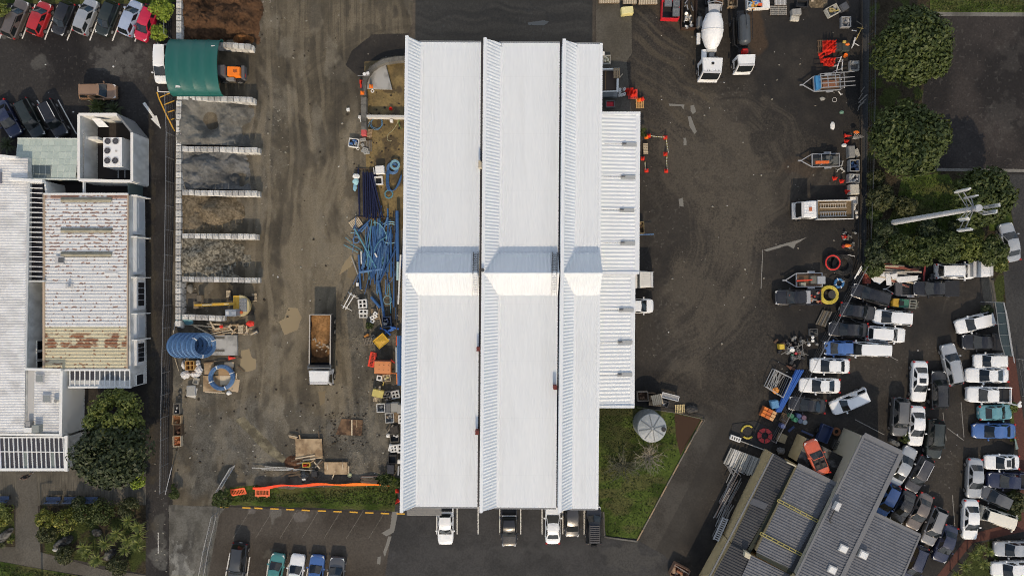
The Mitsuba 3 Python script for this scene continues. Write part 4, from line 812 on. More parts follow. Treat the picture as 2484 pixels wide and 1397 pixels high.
def parts_of(key, T, rows):
    keys = {}
    for n, m, mt, *sm in rows:
        if '__' in n: put(keys[n.split('__')[0]], n.split('__')[1], m, mt, T, sm[0] if sm else False)
        else: keys[n] = put(key, n, m, mt, T, sm[0] if sm else False)
def wheels(xs, w, r=.48, t=.28):
    rows = []
    for x in xs:
        for s in (1, -1):
            rows.append(('wheel', xf(xf_wheel(r, t, 16), t=(x, s * (w - t / 2), r)), TYRE)); rows.append(('wheel__rim', xf(xf_wheel(r * .55, .04, 12), t=(x, s * (w + .005), r)), HUB))
    return rows
WHT = mat((.70, .71, .71), .35, 0, .5)
def cab(x0, L, W, H, zb=.55, m=WHT, ribs=0):   # forward control cab, nose at x0 + L
    w = W / 2; x1 = x0 + L
    pts = [(x0, s * w, z) for s in (-1, 1) for z in (zb, H - .1)] + [(x0, s * w * .9, H) for s in (-1, 1)] + [(x1, s * w * .94, zb) for s in (-1, 1)] + [(x1 + .02, s * w * .94, 1.25) for s in (-1, 1)] + [(x1 - .42, s * w * .9, H - .1) for s in (-1, 1)] + [(x1 - .55, s * w * .84, H) for s in (-1, 1)] + [(x1 + .1, 0, 1.2), (x1 + .08, 0, zb)]
    rows = [('cab', hull(pts), m, 25),
            ('windscreen', pane((x1 - .40, w * .86, H - .12), (x1 - .40, -w * .86, H - .12), (x1 + .02, w * .88, 1.32), (x1 + .02, -w * .88, 1.32), .05, .06, .03), GLS)]
    for s in (1, -1):
        rows.append(('side_window', pane((x1 - .55, s * w * .95, H - .18), (x0 + L * .25, s * w * .96, H - .18), (x1 - .15, s * w * .985, 1.4), (x0 + L * .25, s * w * 1.0, 1.4), .06, 0, .05), GLS))
        rows.append(('mirror', join(box(x1 - .1, s * (w + .22), 1.5, .1, .2, .45)), BLK)); rows.append(('headlight', box(x1 + .02, s * w * .7, .75, .08, .4, .2), LAMP))
    rows.append(('bumper', box(x1 + .02, 0, .4, .2, W * .96, .3), m)); rows.append(('visor', beam((x1 - .36, -w * .86, H + .0), (x1 - .36, w * .86, H + .0), .25, .05), mat((.5, .5, .5), .5)))
    for k in range(ribs): rows.append(('roof_rib', box(x0 + L * .42, -w * .7 + 1.4 * w * (k + .5) / ribs, H - .005, L * .62, .07, .04), m))
    return rows
# tipper truck
k = thing('tipper_truck', 'white cab tipper truck loaded with brown soil in the middle of the muddy yard', 'truck')
x, y = P(783, 845, 1.2); T = T4().translate([x, y, 0]).rotate([0, 0, 1], -90.5)
bx0, bx1, bw = -3.95, 1.85, 1.2
g = np.linspace(0, 1, 24)
def soilmesh(x0, x1, w, z0, amp, seed, n=26, m=14, tilt=0.0):
    V = []; 
    for i in range(n):
        for j in range(m):
            u, v = i / (n - 1), j / (m - 1)
            q = np.array([u * 6, v * 3, seed]); V.append((x0 + (x1 - x0) * u, -w + 2 * w * v, z0 + amp * float(meshkit.fbm(q, 4)) + tilt * (1 - u) + .25 * math.sin(math.pi * v)))
    F = [[i * m + j, (i + 1) * m + j, (i + 1) * m + j + 1] for i in range(n - 1) for j in range(m - 1)] + [[i * m + j, (i + 1) * m + j + 1, i * m + j + 1] for i in range(n - 1) for j in range(m - 1)]
    return np.array(V), np.array(F)
f_load = lambda p, n, uv: mix((.045, .026, .014), (.25, .135, .055), smoothstep(.3, .75, fbm(p.x * 1.1, p.y * .8, 3, 4) * .75 + .3 * smoothstep(-8.5, -4.5, p.y))) * (.7 + .6 * noise(p.x * 7, p.y * 7, 1))
pmat('soil_load', f_load, .95, .1)
DK = mat((.025, .027, .03), .5)
parts_of(k, T, [('tray_side', box((bx0 + bx1) / 2, bw, 1.2, bx1 - bx0, .07, 1.15), DK), ('tray_side', box((bx0 + bx1) / 2, -bw, 1.2, bx1 - bx0, .07, 1.15), DK), ('tray_rail', box((bx0 + bx1) / 2, bw, 2.35, bx1 - bx0, .12, .07), mat((.38, .355, .32), .6)), ('tray_rail', box((bx0 + bx1) / 2, -bw, 2.35, bx1 - bx0, .12, .07), mat((.38, .355, .32), .6)),
    ('tailgate', box(bx0, 0, 1.2, .1, 2 * bw, 1.2), mat((.30, .27, .24), .6)), ('headboard', box(bx1, 0, 1.2, .1, 2 * bw + .1, 1.35), DK), ('tray_floor', box((bx0 + bx1) / 2, 0, 1.1, bx1 - bx0, 2 * bw, .1), DK),
    ('soil_load', soilmesh(bx0 + .08, bx1 - .3, bw - .05, 1.35, .7, 3, tilt=.15), 'soil_load', True), ('rubble', join(*[xf(box(0, 0, 0, R.uniform(.1, .34), R.uniform(.08, .2), .1), rx=R.uniform(0, 60), rz=R.uniform(0, 180), t=(R.uniform(-1.2, .4), R.uniform(-1, 1), 2.0)) for _ in range(22)]), mat((.30, .25, .19), .8)),
    ('cover_roller', join(tube([(bx1 + .25, -1.35, 2.5), (bx1 + .25, 1.35, 2.5)], .11, 8), box(bx1 + .2, 1.3, 2.3, .5, .08, .25), box(bx1 + .2, -1.3, 2.3, .5, .08, .25)), mat((.10, .11, .12), .5)), ('chassis', box(-.5, 0, .6, 7, .9, .35), CHASSIS), ('fuel_tank', box(.2, -1.0, .5, 1.0, .5, .5), GALV)] + wheels((3.3, -1.9, -3.1), 1.22) + cab(2.45, 1.75, 2.35, 2.75, ribs=6))
# concrete mixer
k = thing('concrete_mixer_truck', 'white concrete mixer truck standing at the top of the yard', 'truck')
x, y = P(1722, 97, 1.4); T = T4().translate([x, y, 0]).rotate([0, 0, 1], -91)
pr = [(.02, 2.15), (.45, 2.15), (.78, 1.75), (1.16, .75), (1.22, .1), (1.13, -.9), (.82, -1.75), (.62, -1.85), (.60, -1.75)]
drum = lathe(pr, 26); drum = (np.c_[drum[0][:, 2], drum[0][:, 0], drum[0][:, 1]], drum[1])
drum = xf(drum, ry=9, t=(-.75, .0, 2.35))
parts_of(k, T, [('drum', drum, mat((.74, .745, .74), .35, 0, .6), 40), ('drum_band', xf(ring(0, 0, 0, 1.22, .04, 30, 6), ry=99, t=(-.72, 0, 2.36)), mat((.55, .55, .54), .5)), ('chute_hopper', hull([(-2.5, -.6, 2.9), (-2.5, .6, 2.9), (-3.4, -.75, 3.2), (-3.4, .75, 3.2), (-3.2, -.3, 2.3), (-3.2, .3, 2.3)]), GALV, False), ('hopper_rim', tube([(-2.6, -.7, 3.25), (-3.5, -.8, 3.3), (-3.7, 0, 3.3), (-3.5, .8, 3.3), (-2.6, .7, 3.25)], .06, 6), STEEL),
    ('side_locker', box(-2.0, -1.25, 1.0, 1.1, .5, .7), mat((.12, .125, .13), .5)), ('mudguard', box(-.2, -1.25, 1.0, 1.3, .4, .15), WHT), ('mudguard', box(-2.4, 1.2, 1.0, 1.6, .4, .15), mat((.3, .3, .3), .5)), ('water_tank', xf(cyl(0, 0, -.55, .32, 1.1, 16), ry=90, t=(1.9, -.75, 1.75)), WHT, 30), ('pump', join(box(1.9, .1, 1.2, .6, .6, .7), cyl(1.95, .05, 1.9, .28, .2, 10), box(2.3, .7, .9, .7, .6, .5)), mat((.20, .20, .195), .5)), ('drum_stand', box(1.45, 0, 1.0, .35, 1.1, 1.3), mat((.5, .5, .48), .5)),
    ('chassis', box(-.2, 0, .65, 7.4, .9, .35), CHASSIS)] + wheels((3.5, -1.7, -2.9), 1.22) + cab(2.55, 2.0, 2.35, 2.75) + [('roof_hatch', box(3.2, .0, 2.76, .25, .3, .06), BLK)] + [('marker_lamp', box(4.0, yy, 2.76, .1, .05, .05), BLK) for yy in (-.6, -.35, .35, .7)])
# vacuum tanker
k = thing('vacuum_tanker_truck', 'white cab vacuum truck with dark grey tank right of the concrete mixer', 'truck')
x, y = P(1801, 99, 1.3); T = T4().translate([x, y, 0]).rotate([0, 0, 1], -88)
pr = [(.01, 1.7), (.35, 1.66), (.6, 1.5), (.68, 1.25), (.68, -1.35), (.58, -1.6), (.3, -1.72), (.01, -1.75)]
tk = lathe(pr, 22); tk = (np.c_[tk[0][:, 2], tk[0][:, 0], tk[0][:, 1]], tk[1])
DKG = mat((.075, .085, .095), .42, .2)
parts_of(k, T, [('tank', xf(tk, t=(-1.0, .05, 1.9)), DKG, 40), ('tank_rail', tube([(-2.7, .75, 2.2), (-2.7, .75, 2.6), (.2, .75, 2.6), (.2, .75, 2.2)], .04, 5), BLK), ('tank_rail', tube([(-2.7, -.75, 2.2), (-2.7, -.75, 2.6), (.4, -.75, 2.6), (.4, -.75, 2.2)], .04, 5), BLK), ('boom', tube([(-2.9, .1, 2.6), (-1.2, .1, 2.72), (-.9, .2, 2.7)], .07, 6), DKG), ('suction_hose', tube([(-2.6, -1.0, 1.5), (-1, -1.1, 1.5), (.5, -1.0, 1.5), (.9, -.6, 1.5)], .09, 6), BLK), ('boom_end', join(beam((-2.9, -.9, 2.3), (-2.9, .9, 2.3), .08, .08), beam((-2.9, .9, 2.3), (-3.3, 1.0, 2.2), .1, .1), box(-2.8, .1, 2.3, .3, .3, .4)), BLK),
    ('pump_unit', join(box(1.35, .15, 1.2, .4, .7, .5), xf(cyl(0, 0, 0, .2, .5, 10), rx=90, t=(1.3, .3, 1.8))), mat((.55, .02, .015), .4)), ('tank_cradle', box(-1.0, 0, 1.0, 3.4, 1.3, .3), BLK), ('chassis', box(-.3, 0, .6, 6.6, .8, .4), CHASSIS), ('hose_tray', box(-1.0, -1.0, 1.0, 3.0, .3, .25), BLK)] + wheels((2.7, -2.2), 1.1, .42) + cab(2.05, 1.55, 2.05, 2.55))
# flatbed truck with two ladders
k = thing('flatbed_truck', 'white drop side truck carrying two ladders at the right fence', 'truck')
x, y = P(1990, 510, 1.1); T = T4().translate([x, y, 0]).rotate([0, 0, 1], 181)
parts_of(k, T, [('tray_floor', box(-1.55, 0, .95, 4.2, 2.1, .08), mat((.14, .10, .055), .85)), ('drop_side', box(-1.55, 1.08, .95, 4.3, .06, .5), WHT), ('drop_side', box(-1.55, -1.08, .95, 4.3, .06, .5), WHT), ('tailgate', box(-3.7, 0, .95, .06, 2.2, .5), mat((.18, .19, .2), .5)), ('headboard', box(.6, 0, .95, .1, 2.2, .75), mat((.18, .2, .22), .5)), ('chassis', box(-.4, 0, .5, 6.8, .8, .4), CHASSIS)] + wheels((2.5, -2.1), 1.02, .4) + cab(1.0, 1.95, 2.0, 2.3, ribs=8) + [('beacon', box(1.7, 0, 2.34, .3, .45, .08), mat((.40, .12, .05), .5))])
for i, yy in enumerate((.5, -.5)):
    ld = thing('ladder', ('upper' if i else 'lower') + ' of the two ladders lying in the drop side truck bed', 'ladder')
    a = np.array([-3.05, yy, 1.12]); b = np.array([.1, yy, 1.12])
    for s in (.24, -.24): put(ld, 'rail', beam(a + [0, s, 0], b + [0, s, 0], .07, .09), mat((.52, .46, .38), .5) if i else GALV, T)
    for q in range(11): put(ld, 'rung', beam(a + [.15 + q * .285, -.24, 0], a + [.15 + q * .285, .24, 0], .055, .055), mat((.45, .40, .33), .5) if i else GALV, T)
# white cab under the lean-to
k = thing('delivery_truck', 'cream white ribbed roof truck cab peeking out from under the lean-to', 'truck')
x, y = P(1545, 678, 1.2); T = T4().translate([x, y, 0]).rotate([0, 0, 1], 0)
CRM = mat((.64, .63, .59), .4)
parts_of(k, T, [('tray', box(-2.2, 0, .95, 3.6, 2.1, .15), CRM), ('headboard', join(box(-.25, 0, .95, .3, 2.05, 1.0), box(-.25, .75, 1.95, .1, .3, .04), box(-.25, -.1, 1.95, .16, .25, .05)), CRM), ('chassis', box(-1.2, 0, .5, 5.5, .8, .4), CHASSIS)] + wheels((1.2, -2.6), .98, .38) + cab(.15, 1.75, 1.95, 2.25, m=CRM, ribs=7))
# white cab truck by the hedge
k = thing('small_truck', 'white small truck with ribbed lidded bed nose up to the road verge', 'truck')
x, y = P(2375, 652, 1.2); T = T4().translate([x, y, 0]).rotate([0, 0, 1], 0)
parts_of(k, T, [('chassis', box(-.3, 0, .45, 2.6, .8, .4), CHASSIS), ('headboard', box(-.75, 0, .6, .35, 1.9, 1.0), mat((.5, .5, .5), .5)), ('gap', box(-.5, 0, .6, .25, 1.7, .5), BLK)] + wheels((.6, -.9), .95, .33) + cab(-.3, 1.6, 1.95, 2.0, ribs=6))
# black pickup of the yard with tools in its tray
k, T = car('ute', 1934, 721, 181, 'black', 'black pickup with orange sign on its windscreen and open loaded tray in the yard', L=5.4)
put(k, 'toolbox', box(-1.05, 0, .8, .6, 1.5, .35), GALV, T)
put(k, 'dash_sign', box(.95, -.1, 1.35, .35, .5, .03), mat((.55, .08, .03), .5), T)
for i in range(14):
    c = R.choice([(.35, .2, .12), (.3, .3, .28), (.4, .05, .03), (.08, .3, .1), (.25, .2, .15)])
    put(k, 'tray_load', box(R.uniform(-2.4, -1.5), R.uniform(-.6, .6), .8, R.uniform(.15, .5), R.uniform(.08, .25), R.uniform(.1, .3), R.uniform(0, 180)), mat(c, .7), T)
# trailers
def trailer(px, py, ang, label, L=3.0, W=1.7, rows=(), z=.55, col=GALV):
    k = thing('trailer', label, 'trailer'); x, y = P(px, py, .6); T = T4().translate([x, y, 0]).rotate([0, 0, 1], ang)
    h, w = L / 2, W / 2
    base = [('side_rail', beam((-h, w, z), (h, w, z), .1, .22), col), ('side_rail', beam((-h, -w, z), (h, -w, z), .1, .22), col), ('end_rail', beam((h, -w, z), (h, w, z), .1, .22), col), ('end_rail', beam((-h, -w, z), (-h, w, z), .1, .22), col), ('drawbar', beam((h, w, z), (h + 1.3, 0, z), .09, .1), col), ('drawbar', beam((h, -w, z), (h + 1.3, 0, z), .09, .1), col), ('coupling', box(h + 1.45, 0, z - .05, .4, .14, .14), GALV), ('jockey_wheel', xf(xf_wheel(.14, .08), t=(h + .9, .2, .14)), TYRE)]
    base += wheels((-.2,), w + .16, .3, .2) + [('mudguard', box(-.2, w + .1, .62, .85, .26, .05), col), ('mudguard', box(-.2, -w - .1, .62, .85, .26, .05), col)]
    parts_of(k, T, base + list(rows)); return k, T
FLR = mat((.12, .075, .045), .85)
k, T = trailer(2006, 202, 184, 'galvanised trailer with long ladder rack and blue box below the stacked cones', 3.1, 1.75, [('floor', box(0, 0, .5, 2.9, 1.6, .05), FLR), ('tool_box', box(1.25, 0, .6, .55, 1.6, .5), mat((.05, .22, .45), .45)), ('timber_load', box(-.3, .1, .6, 1.7, .7, .12), mat((.20, .09, .05), .8))] + [('rack_bar', beam((1.2, yy, 1.75), (-2.7, yy, 1.75), .08, .08), GALV) for yy in (-.8, -.2, .3, .8)] + [('rack_bar', beam((xx, -.85, 1.7), (xx, .85, 1.7), .07, .07), GALV) for xx in (1.2, .4, -.5, -1.5)] + [('rack_post', beam((xx, s * .84, .6), (xx, s * .84, 1.7), .06, .06), GALV) for xx in (1.2, -1.5) for s in (-1, 1)])
OR = mat((.62, .13, .03), .5); ORR = mat((.60, .06, .025), .5)
k, T = trailer(2003, 389, 181, 'grey machine trailer with an orange tipping boom near the right fence', 3.2, 1.5, [('floor', box(0, 0, .5, 3.0, 1.4, .05), mat((.05, .05, .05), .8)), ('boom', beam((1.5, .35, 1.2), (.0, .35, 1.35), .3, .25), OR), ('engine', join(box(-.1, 0, .6, .7, .8, .7), cyl(-.3, .2, 1.3, .15, .3, 10), box(-.9, .1, .6, .6, .9, .6)), mat((.10, .105, .10), .6)), ('winch_frame', join(beam((.8, -.6, .6), (.8, -.6, 1.3), .07, .07), beam((.8, .6, .6), (.8, .6, 1.3), .07, .07), beam((.8, -.6, 1.3), (.8, .6, 1.3), .07, .07)), GALV)])
k, T = trailer(1963, 679, 181, 'grey trailer with red beam and grey engine cover above the black pickup', 3.0, 1.6, [('floor', box(0, 0, .5, 2.9, 1.5, .05), FLR), ('red_beam', beam((1.7, .1, 1.1), (-.1, .0, 1.1), .14, .14), mat((.55, .05, .02), .5)), ('engine_cover', box(-1.15, .05, .6, .9, .9, .65), mat((.30, .32, .34), .45)), ('engine', box(-.3, 0, .6, .7, .9, .5), mat((.12, .12, .10), .6)), ('side_box', box(.9, .5, .6, .6, .4, .5), mat((.25, .25, .2), .6))])
k, T = trailer(2204, 700, 181, 'small dark trailer carrying white sheets in front of the black double cab', 2.7, 1.6, [('floor', box(0, 0, .5, 2.5, 1.5, .05), BLK), ('white_load', box(-.9, .25, .6, .8, .9, .2), mat((.6, .6, .6), .6)), ('white_load', box(-.8, -.35, .6, .4, .5, .2, 30), mat((.6, .6, .6), .6)), ('front_board', box(1.3, 0, .6, .8, 1.5, .3), mat((.06, .06, .065), .6))], col=mat((.25, .25, .26), .5))
# forklift
k = thing('forklift', 'old yellow and green forklift truck in front of the black estate car', 'forklift'); x, y = P(2192, 736, .8); T = T4().translate([x, y, 0]).rotate([0, 0, 1], -6)
YEL = mat((.42, .26, .03), .5)
parts_of(k, T, [('counterweight', hull([(-1.35, -.45, .3), (-1.35, .45, .3), (-.7, -.55, .3), (-.7, .55, .3), (-1.4, -.4, 1.1), (-1.4, .4, 1.1), (-.7, -.52, 1.1), (-.7, .52, 1.1), (-1.55, 0, .8)]), YEL, 30), ('seat', box(-.5, 0, .8, .5, .5, .5), BLK), ('body', box(-.1, 0, .3, 1.3, 1.0, .6), mat((.05, .16, .11), .5)), ('overhead_guard', join(*[beam((.0, yy, 2.0), (.75, yy, 2.0), .07, .05) for yy in (-.45, -.15, .15, .45)], beam((0, -.5, 2.0), (0, .5, 2.0), .08, .06), beam((.75, -.5, 2.0), (.75, .5, 2.0), .08, .06)), mat((.24, .24, .2), .6)), ('guard_post', join(beam((.0, .5, .8), (0, .5, 2), .06, .06), beam((.0, -.5, .8), (0, -.5, 2), .06, .06), beam((.75, .5, .6), (.75, .5, 2), .06, .06), beam((.75, -.5, .6), (.75, -.5, 2), .06, .06)), mat((.24, .24, .2), .6)), ('mast', join(beam((.95, .3, .1), (.95, .3, 2.1), .12, .12), beam((.95, -.3, .1), (.95, -.3, 2.1), .12, .12), beam((.95, -.35, 1.9), (.95, .35, 1.9), .1, .1)), mat((.15, .14, .11), .6)), ('fork', beam((1.0, .25, .15), (1.8, .25, .12), .1, .05), STEEL), ('fork', beam((1.0, -.25, .15), (1.8, -.25, .12), .1, .05), STEEL)] + wheels((.5, -.9), .55, .3, .2))
# wheel loader under the hoop shelter
k = thing('wheel_loader', 'orange engined wheel loader half hidden under the green hoop shelter', 'loader'); x, y = P(560, 175, 1.5); T = T4().translate([x, y, 0]).rotate([0, 0, 1], 180)
parts_of(k, T, [('engine_cover', hull([(-1.15, -.55, .9), (-1.15, .55, .9), (.3, -.55, .9), (.3, .55, .9), (-1.1, -.5, 1.75), (-1.1, .5, 1.75), (.3, -.52, 1.85), (.3, .52, 1.85)]), mat((.80, .20, .02), .4), False), ('cover_grille', box(-.6, .0, 1.79, .4, .3, .04), mat((.3, .08, .02), .6)), ('counterweight', box(-1.35, 0, .6, .35, 1.5, .8), mat((.10, .10, .105), .6)), ('chassis', box(0, 0, .5, 2.6, .8, .5), mat((.06, .06, .06), .6)), ('cab', hull([(.35, -.6, .9), (.35, .6, .9), (1.3, -.6, .9), (1.3, .6, .9), (.4, -.55, 2.3), (.4, .55, 2.3), (1.2, -.55, 2.3), (1.2, .55, 2.3)]), mat((.10, .10, .11), .4), False), ('ballast_block', box(.1, .78, .9, .9, .3, .6), mat((.2, .205, .21), .6)), ('tail_lamp', box(-1.5, .3, 1.0, .1, .35, .12), mat((.6, .03, .02), .4))] + wheels((-.7, 1.1), .95, .5, .36))
# excavator in the fifth bay
k = thing('excavator', 'small yellow excavator with grey cab and round tail in the lowest bay', 'excavator'); x, y = P(578, 742, 1.2); T = T4().translate([x, y, 0]).rotate([0, 0, 1], 180)
th = np.linspace(-1.5, 1.5, 16)
tail = [(-1.0 * math.cos(a) * 1.25 - .1, 1.22 * math.sin(a)) for a in th] + [(.55, 1.2), (.55, -1.2)]
EY = mat((.55, .33, .04), .45)
parts_of(k, T, [('track', hull([(-1.3, .6, .05), (1.3, .6, .05), (-1.5, .6, .3), (1.5, .6, .3), (-1.3, .6, .6), (1.3, .6, .6), (-1.3, 1.1, .05), (1.3, 1.1, .05), (-1.5, 1.1, .3), (1.5, 1.1, .3), (-1.3, 1.1, .6), (1.3, 1.1, .6)]), BLK), ('track', hull([(-1.3, -.6, .05), (1.3, -.6, .05), (-1.5, -.6, .3), (1.5, -.6, .3), (-1.3, -.6, .6), (1.3, -.6, .6), (-1.3, -1.1, .05), (1.3, -1.1, .05), (-1.5, -1.1, .3), (1.5, -1.1, .3), (-1.3, -1.1, .6), (1.3, -1.1, .6)]), BLK),
    ('house', prism(tail, .7, 1.35), EY), ('counterweight', prism([(a * 1.03, b * 1.03) for a, b in tail[:16]], .85, 1.4), mat((.42, .36, .2), .5)), ('engine_deck', join(box(-.75, -.1, 1.35, .7, 1.5, .14), *[box(-.95 + .3 * (i % 3), -.6 + .4 * (i // 3), 1.5, .2, .25, .05) for i in range(9)]), mat((.20, .21, .22), .5)), ('cab', hull([(-.35, .35, 1.35), (1.15, .35, 1.35), (-.35, 1.2, 1.35), (1.15, 1.2, 1.35), (-.25, .4, 2.45), (1.0, .4, 2.45), (-.25, 1.15, 2.45), (1.0, 1.15, 2.45)]), mat((.20, .23, .27), .4)), ('cab_roof_light', box(.75, .78, 2.46, .35, .45, .03), mat((.45, .47, .48), .3)), ('cab_hatch', box(0, .78, 2.46, .5, .35, .02), mat((.28, .31, .35), .4)),
    ('boom', join(beam((.4, -.25, 1.4), (2.4, -.2, 2.9), .3, .38), beam((2.4, -.2, 2.9), (3.3, -.15, 2.7), .28, .34)), EY), ('dipper', beam((3.2, -.15, 2.75), (4.9, -.1, 1.4), .22, .28), EY), ('ram', join(tube([(.8, -.25, 1.9), (2.6, -.2, 3.1)], .07, 6), tube([(2.2, -.2, 3.15), (3.4, -.15, 2.95)], .06, 6)), mat((.6, .55, .4), .35, .5)), ('bucket', box(4.8, -.1, .9, .6, .8, .6), mat((.14, .11, .07), .6)), ('orange_sticker', box(-.5, .75, 1.5, .3, .3, .1), mat((.45, .1, .03), .5))])
# ------------------------------------------------------------------ storage bays: interlocking block walls, heaps, shelter
BLOCKM = [pmat('block_concrete', lambda p, n, uv: mix((.33, .33, .31), (.56, .555, .53), smoothstep(.2, .75, fbm(p.x * 1.6, p.y * 1.6, p.z * 2, 3))), .85, .25), mat((.48, .48, .46), .85), mat((.36, .355, .34), .85), mat((.56, .555, .53), .85)]
BLK_PLY = mikit.ply(join(box(0, 0, 0, .65, .58, .56), box(-.17, 0, .55, .20, .24, .12, 0, .8), box(.17, 0, .55, .20, .24, .12, 0, .8)))
def blockwall(label, a, b, courses=3):
    k = thing('block_wall', label, 'wall'); h = courses * .5
    (x0, y0), (x1, y1) = P(*a, h), P(*b, h); L = math.hypot(x1 - x0, y1 - y0); n = max(1, round(L / .745)); an = math.degrees(math.atan2(y1 - y0, x1 - x0))
    for c in range(courses):
        for i in range(n):
            t = (i + .5 + (.22 if c % 2 else 0)) / n
            if t > 1: continue
            put(k, 'block', BLK_PLY, R.choice(BLOCKM), T4().translate([x0 + (x1 - x0) * t, y0 + (y1 - y0) * t + R.uniform(-.015, .015), c * .5]).rotate([0, 0, 1], an + R.uniform(-1, 1)).scale([L / n / .745, 1, .83]))
blockwall('pale block wall along the back of all the gravel bays', (433, 244), (431, 792))
blockwall('pale block wall behind the brown soil heap, running up to the top edge', (433, -40), (433, 96))
blockwall('pale block wall carrying the upper edge of the green hoop shelter', (442, 102), (608, 113))
blockwall('pale block wall carrying the lower edge of the green hoop shelter', (428, 235), (612, 242))
blockwall('block wall between the topmost grey sand heap and the dark stone dust heap', (441, 361), (624, 364))
blockwall('block wall between the dark stone dust heap and the brown gravel heap', (441, 467), (624, 469))
blockwall('block wall between the brown gravel heap and the pale speckled gravel heap', (441, 572), (620, 574))
blockwall('block wall above the bay in which the yellow excavator stands', (441, 677), (624, 680))
blockwall('short block wall below the bay of the yellow excavator', (441, 769), (538, 773))
def heap(label, cat, x0, x1, y0, y1, hf, m, name='gravel_heap', n=56, mm=44, kind=None):
    V = []
    for i in range(n):
        for j in range(mm):
            u, v = i / (n - 1), j / (mm - 1); x, y = P(x0 + (x1 - x0) * u, y0 + (y1 - y0) * v)
            z = hf(u, v, np.array([x, y, 0.3])); e = min(1, 8 * (1 - u)) 
            V.append((x, y, max(-.08, z * e - .07)))
    F = [[i * mm + j, i * mm + j + 1, (i + 1) * mm + j + 1] for i in range(n - 1) for j in range(mm - 1)] + [[i * mm + j, (i + 1) * mm + j + 1, (i + 1) * mm + j] for i in range(n - 1) for j in range(mm - 1)]
    return solo(name, label, cat, (np.array(V), np.array(F)), m, smooth=True)
fb = lambda q, s, o=4, sd=0: float(meshkit.fbm(q * s + sd * 3.7, o)) - .5
bump = lambda u, v, cu, cv, ru, rv: math.exp(-((u - cu) / ru) ** 2 - ((v - cv) / rv) ** 2)
def gravel(name, a, b, f=.55, mott=.45):
    def fn(p, n, uv):
        g = fbm(p.x * 5, p.y * 5, p.z * 5, 2); w = fbm(p.x * .7, p.y * .7, p.z, 3)
        return mix(a, b, smoothstep(.3, .7, g * f + w * (1 - f))) * (.75 + mott * noise(p.x * 11, p.y * 11, 3))
    return pmat(name, fn, .95, .15)
gravel('grey_sand', (.10, .098, .09), (.19, .187, .17), .25, .2); gravel('stone_dust', (.085, .087, .086), (.19, .193, .19), .25, .2); gravel('brown_gravel', (.08, .064, .042), (.185, .152, .105), .6); gravel('speckled_gravel', (.05, .046, .036), (.19, .178, .145), .75, .7); gravel('dark_soil', (.026, .016, .010), (.10, .055, .030), .35)
def step(a, b, x): t = min(1, max(0, (x - a) / (b - a))); return t * t * (3 - 2 * t)
def pile(u, v, q, top, u0, u1, amp, sc): return top * (1 - step(u0, u1, u + .5 * fb(q, .5, 3, 5))) + amp * fb(q, sc, 4, 1)
heap('grey sand heap with a scooped out hollow in the topmost gravel bay', 'heap', 440, 622, 246, 357, lambda u, v, q: pile(u, v, q, 1.15, .5, .98, 1.2, .7) + .45 * bump(u, v, .12, .6, .14, .5) - 1.5 * bump(u, v, .40, .42, .17, .28) + .42 * bump(u, v, .42, .86, .25, .10) + 1.0 * abs(fb(q, .9, 4, 2)), 'grey_sand', n=96, mm=64)
heap('dark grey stone dust heap with angular slumped faces in the second bay', 'heap', 440, 622, 372, 462, lambda u, v, q: pile(u, v, q, 1.05, .55, .95, .7, .55) + .6 * bump(u, v, .42, .45, .22, .3) - .7 * bump(u, v, .66, .55, .10, .18) + 2.1 * abs(fb(q, .7, 4, 7)) - .3, 'stone_dust', n=96, mm=60)
heap('brown gravel heap in the third bay', 'heap', 440, 616, 477, 568, lambda u, v, q: pile(u, v, q, 1.2, .12, .40, .6, .9) + 1.9 * bump(u, v, .50, .42, .17, .36) - .4 * bump(u, v, .31, .5, .05, .4) + .3 * bump(u, v, .8, .4, .06, .2), 'brown_gravel', n=86, mm=56)
heap('pale speckled gravel heap in the fourth bay', 'heap', 440, 616, 581, 673, lambda u, v, q: pile(u, v, q, 1.3, .3, .85, 1.0, .7) + .7 * bump(u, v, .32, .4, .2, .3), 'speckled_gravel', n=86, mm=56)
heap('heap of dark brown and reddish soil at the top edge of the muddy yard', 'heap', 444, 660, -90, 112, lambda u, v, q: (1.5 * min(1, 5 * u + .6) * (1 - v ** 3) + 2.6 * fb(q, .45, 5) + 1.6 * abs(fb(q, 1.1, 4, 4))) * (1 - step(.55, 1.0, u + .5 * fb(q, .5, 4, 9))) - .1, 'dark_soil', 'soil_heap', 70, 60)
heap('small mound of orange clay beside the end of the hoop shelter wall', 'heap', 566, 622, 78, 108, lambda u, v, q: .9 * bump(u, v, .45, .5, .32, .35) + .2 * fb(q, 2), gravel('orange_clay', (.10, .042, .016), (.20, .095, .035), .5), 'clay_mound', 20, 16)
hs = thing('hoop_shelter', 'green fabric hoop shelter spanning two block walls', 'shelter')
GRN = mat((.012, .098, .085), .45, 0, 0, .5)
ze, rise = 1.56, 1.75
for b in range(4):
    V, nn, mm = [], 9, 25
    for i in range(nn):
        for j in range(mm):
            t = (b + i / (nn - 1)) / 4; a = math.pi * j / (mm - 1)
            xx = P(419 + 122 * t, 0, ze)[0]; ya, yb = P(0, 98 + 2 * t, ze)[1], P(0, 232, ze)[1]
            sag = .15 * math.sin(math.pi * i / (nn - 1)) * math.sin(a)
            V.append((xx, (ya + yb) / 2 + (ya - yb) / 2 * math.cos(a), ze + (rise - sag) * math.sin(a) ** .85))
    F = np.array([[i * mm + j, i * mm + j + 1, (i + 1) * mm + j + 1] for i in range(nn - 1) for j in range(mm - 1)] + [[i * mm + j, (i + 1) * mm + j + 1, (i + 1) * mm + j] for i in range(nn - 1) for j in range(mm - 1)])
    put(hs, 'cover_panel', (np.array(V), F), GRN, smooth=True)
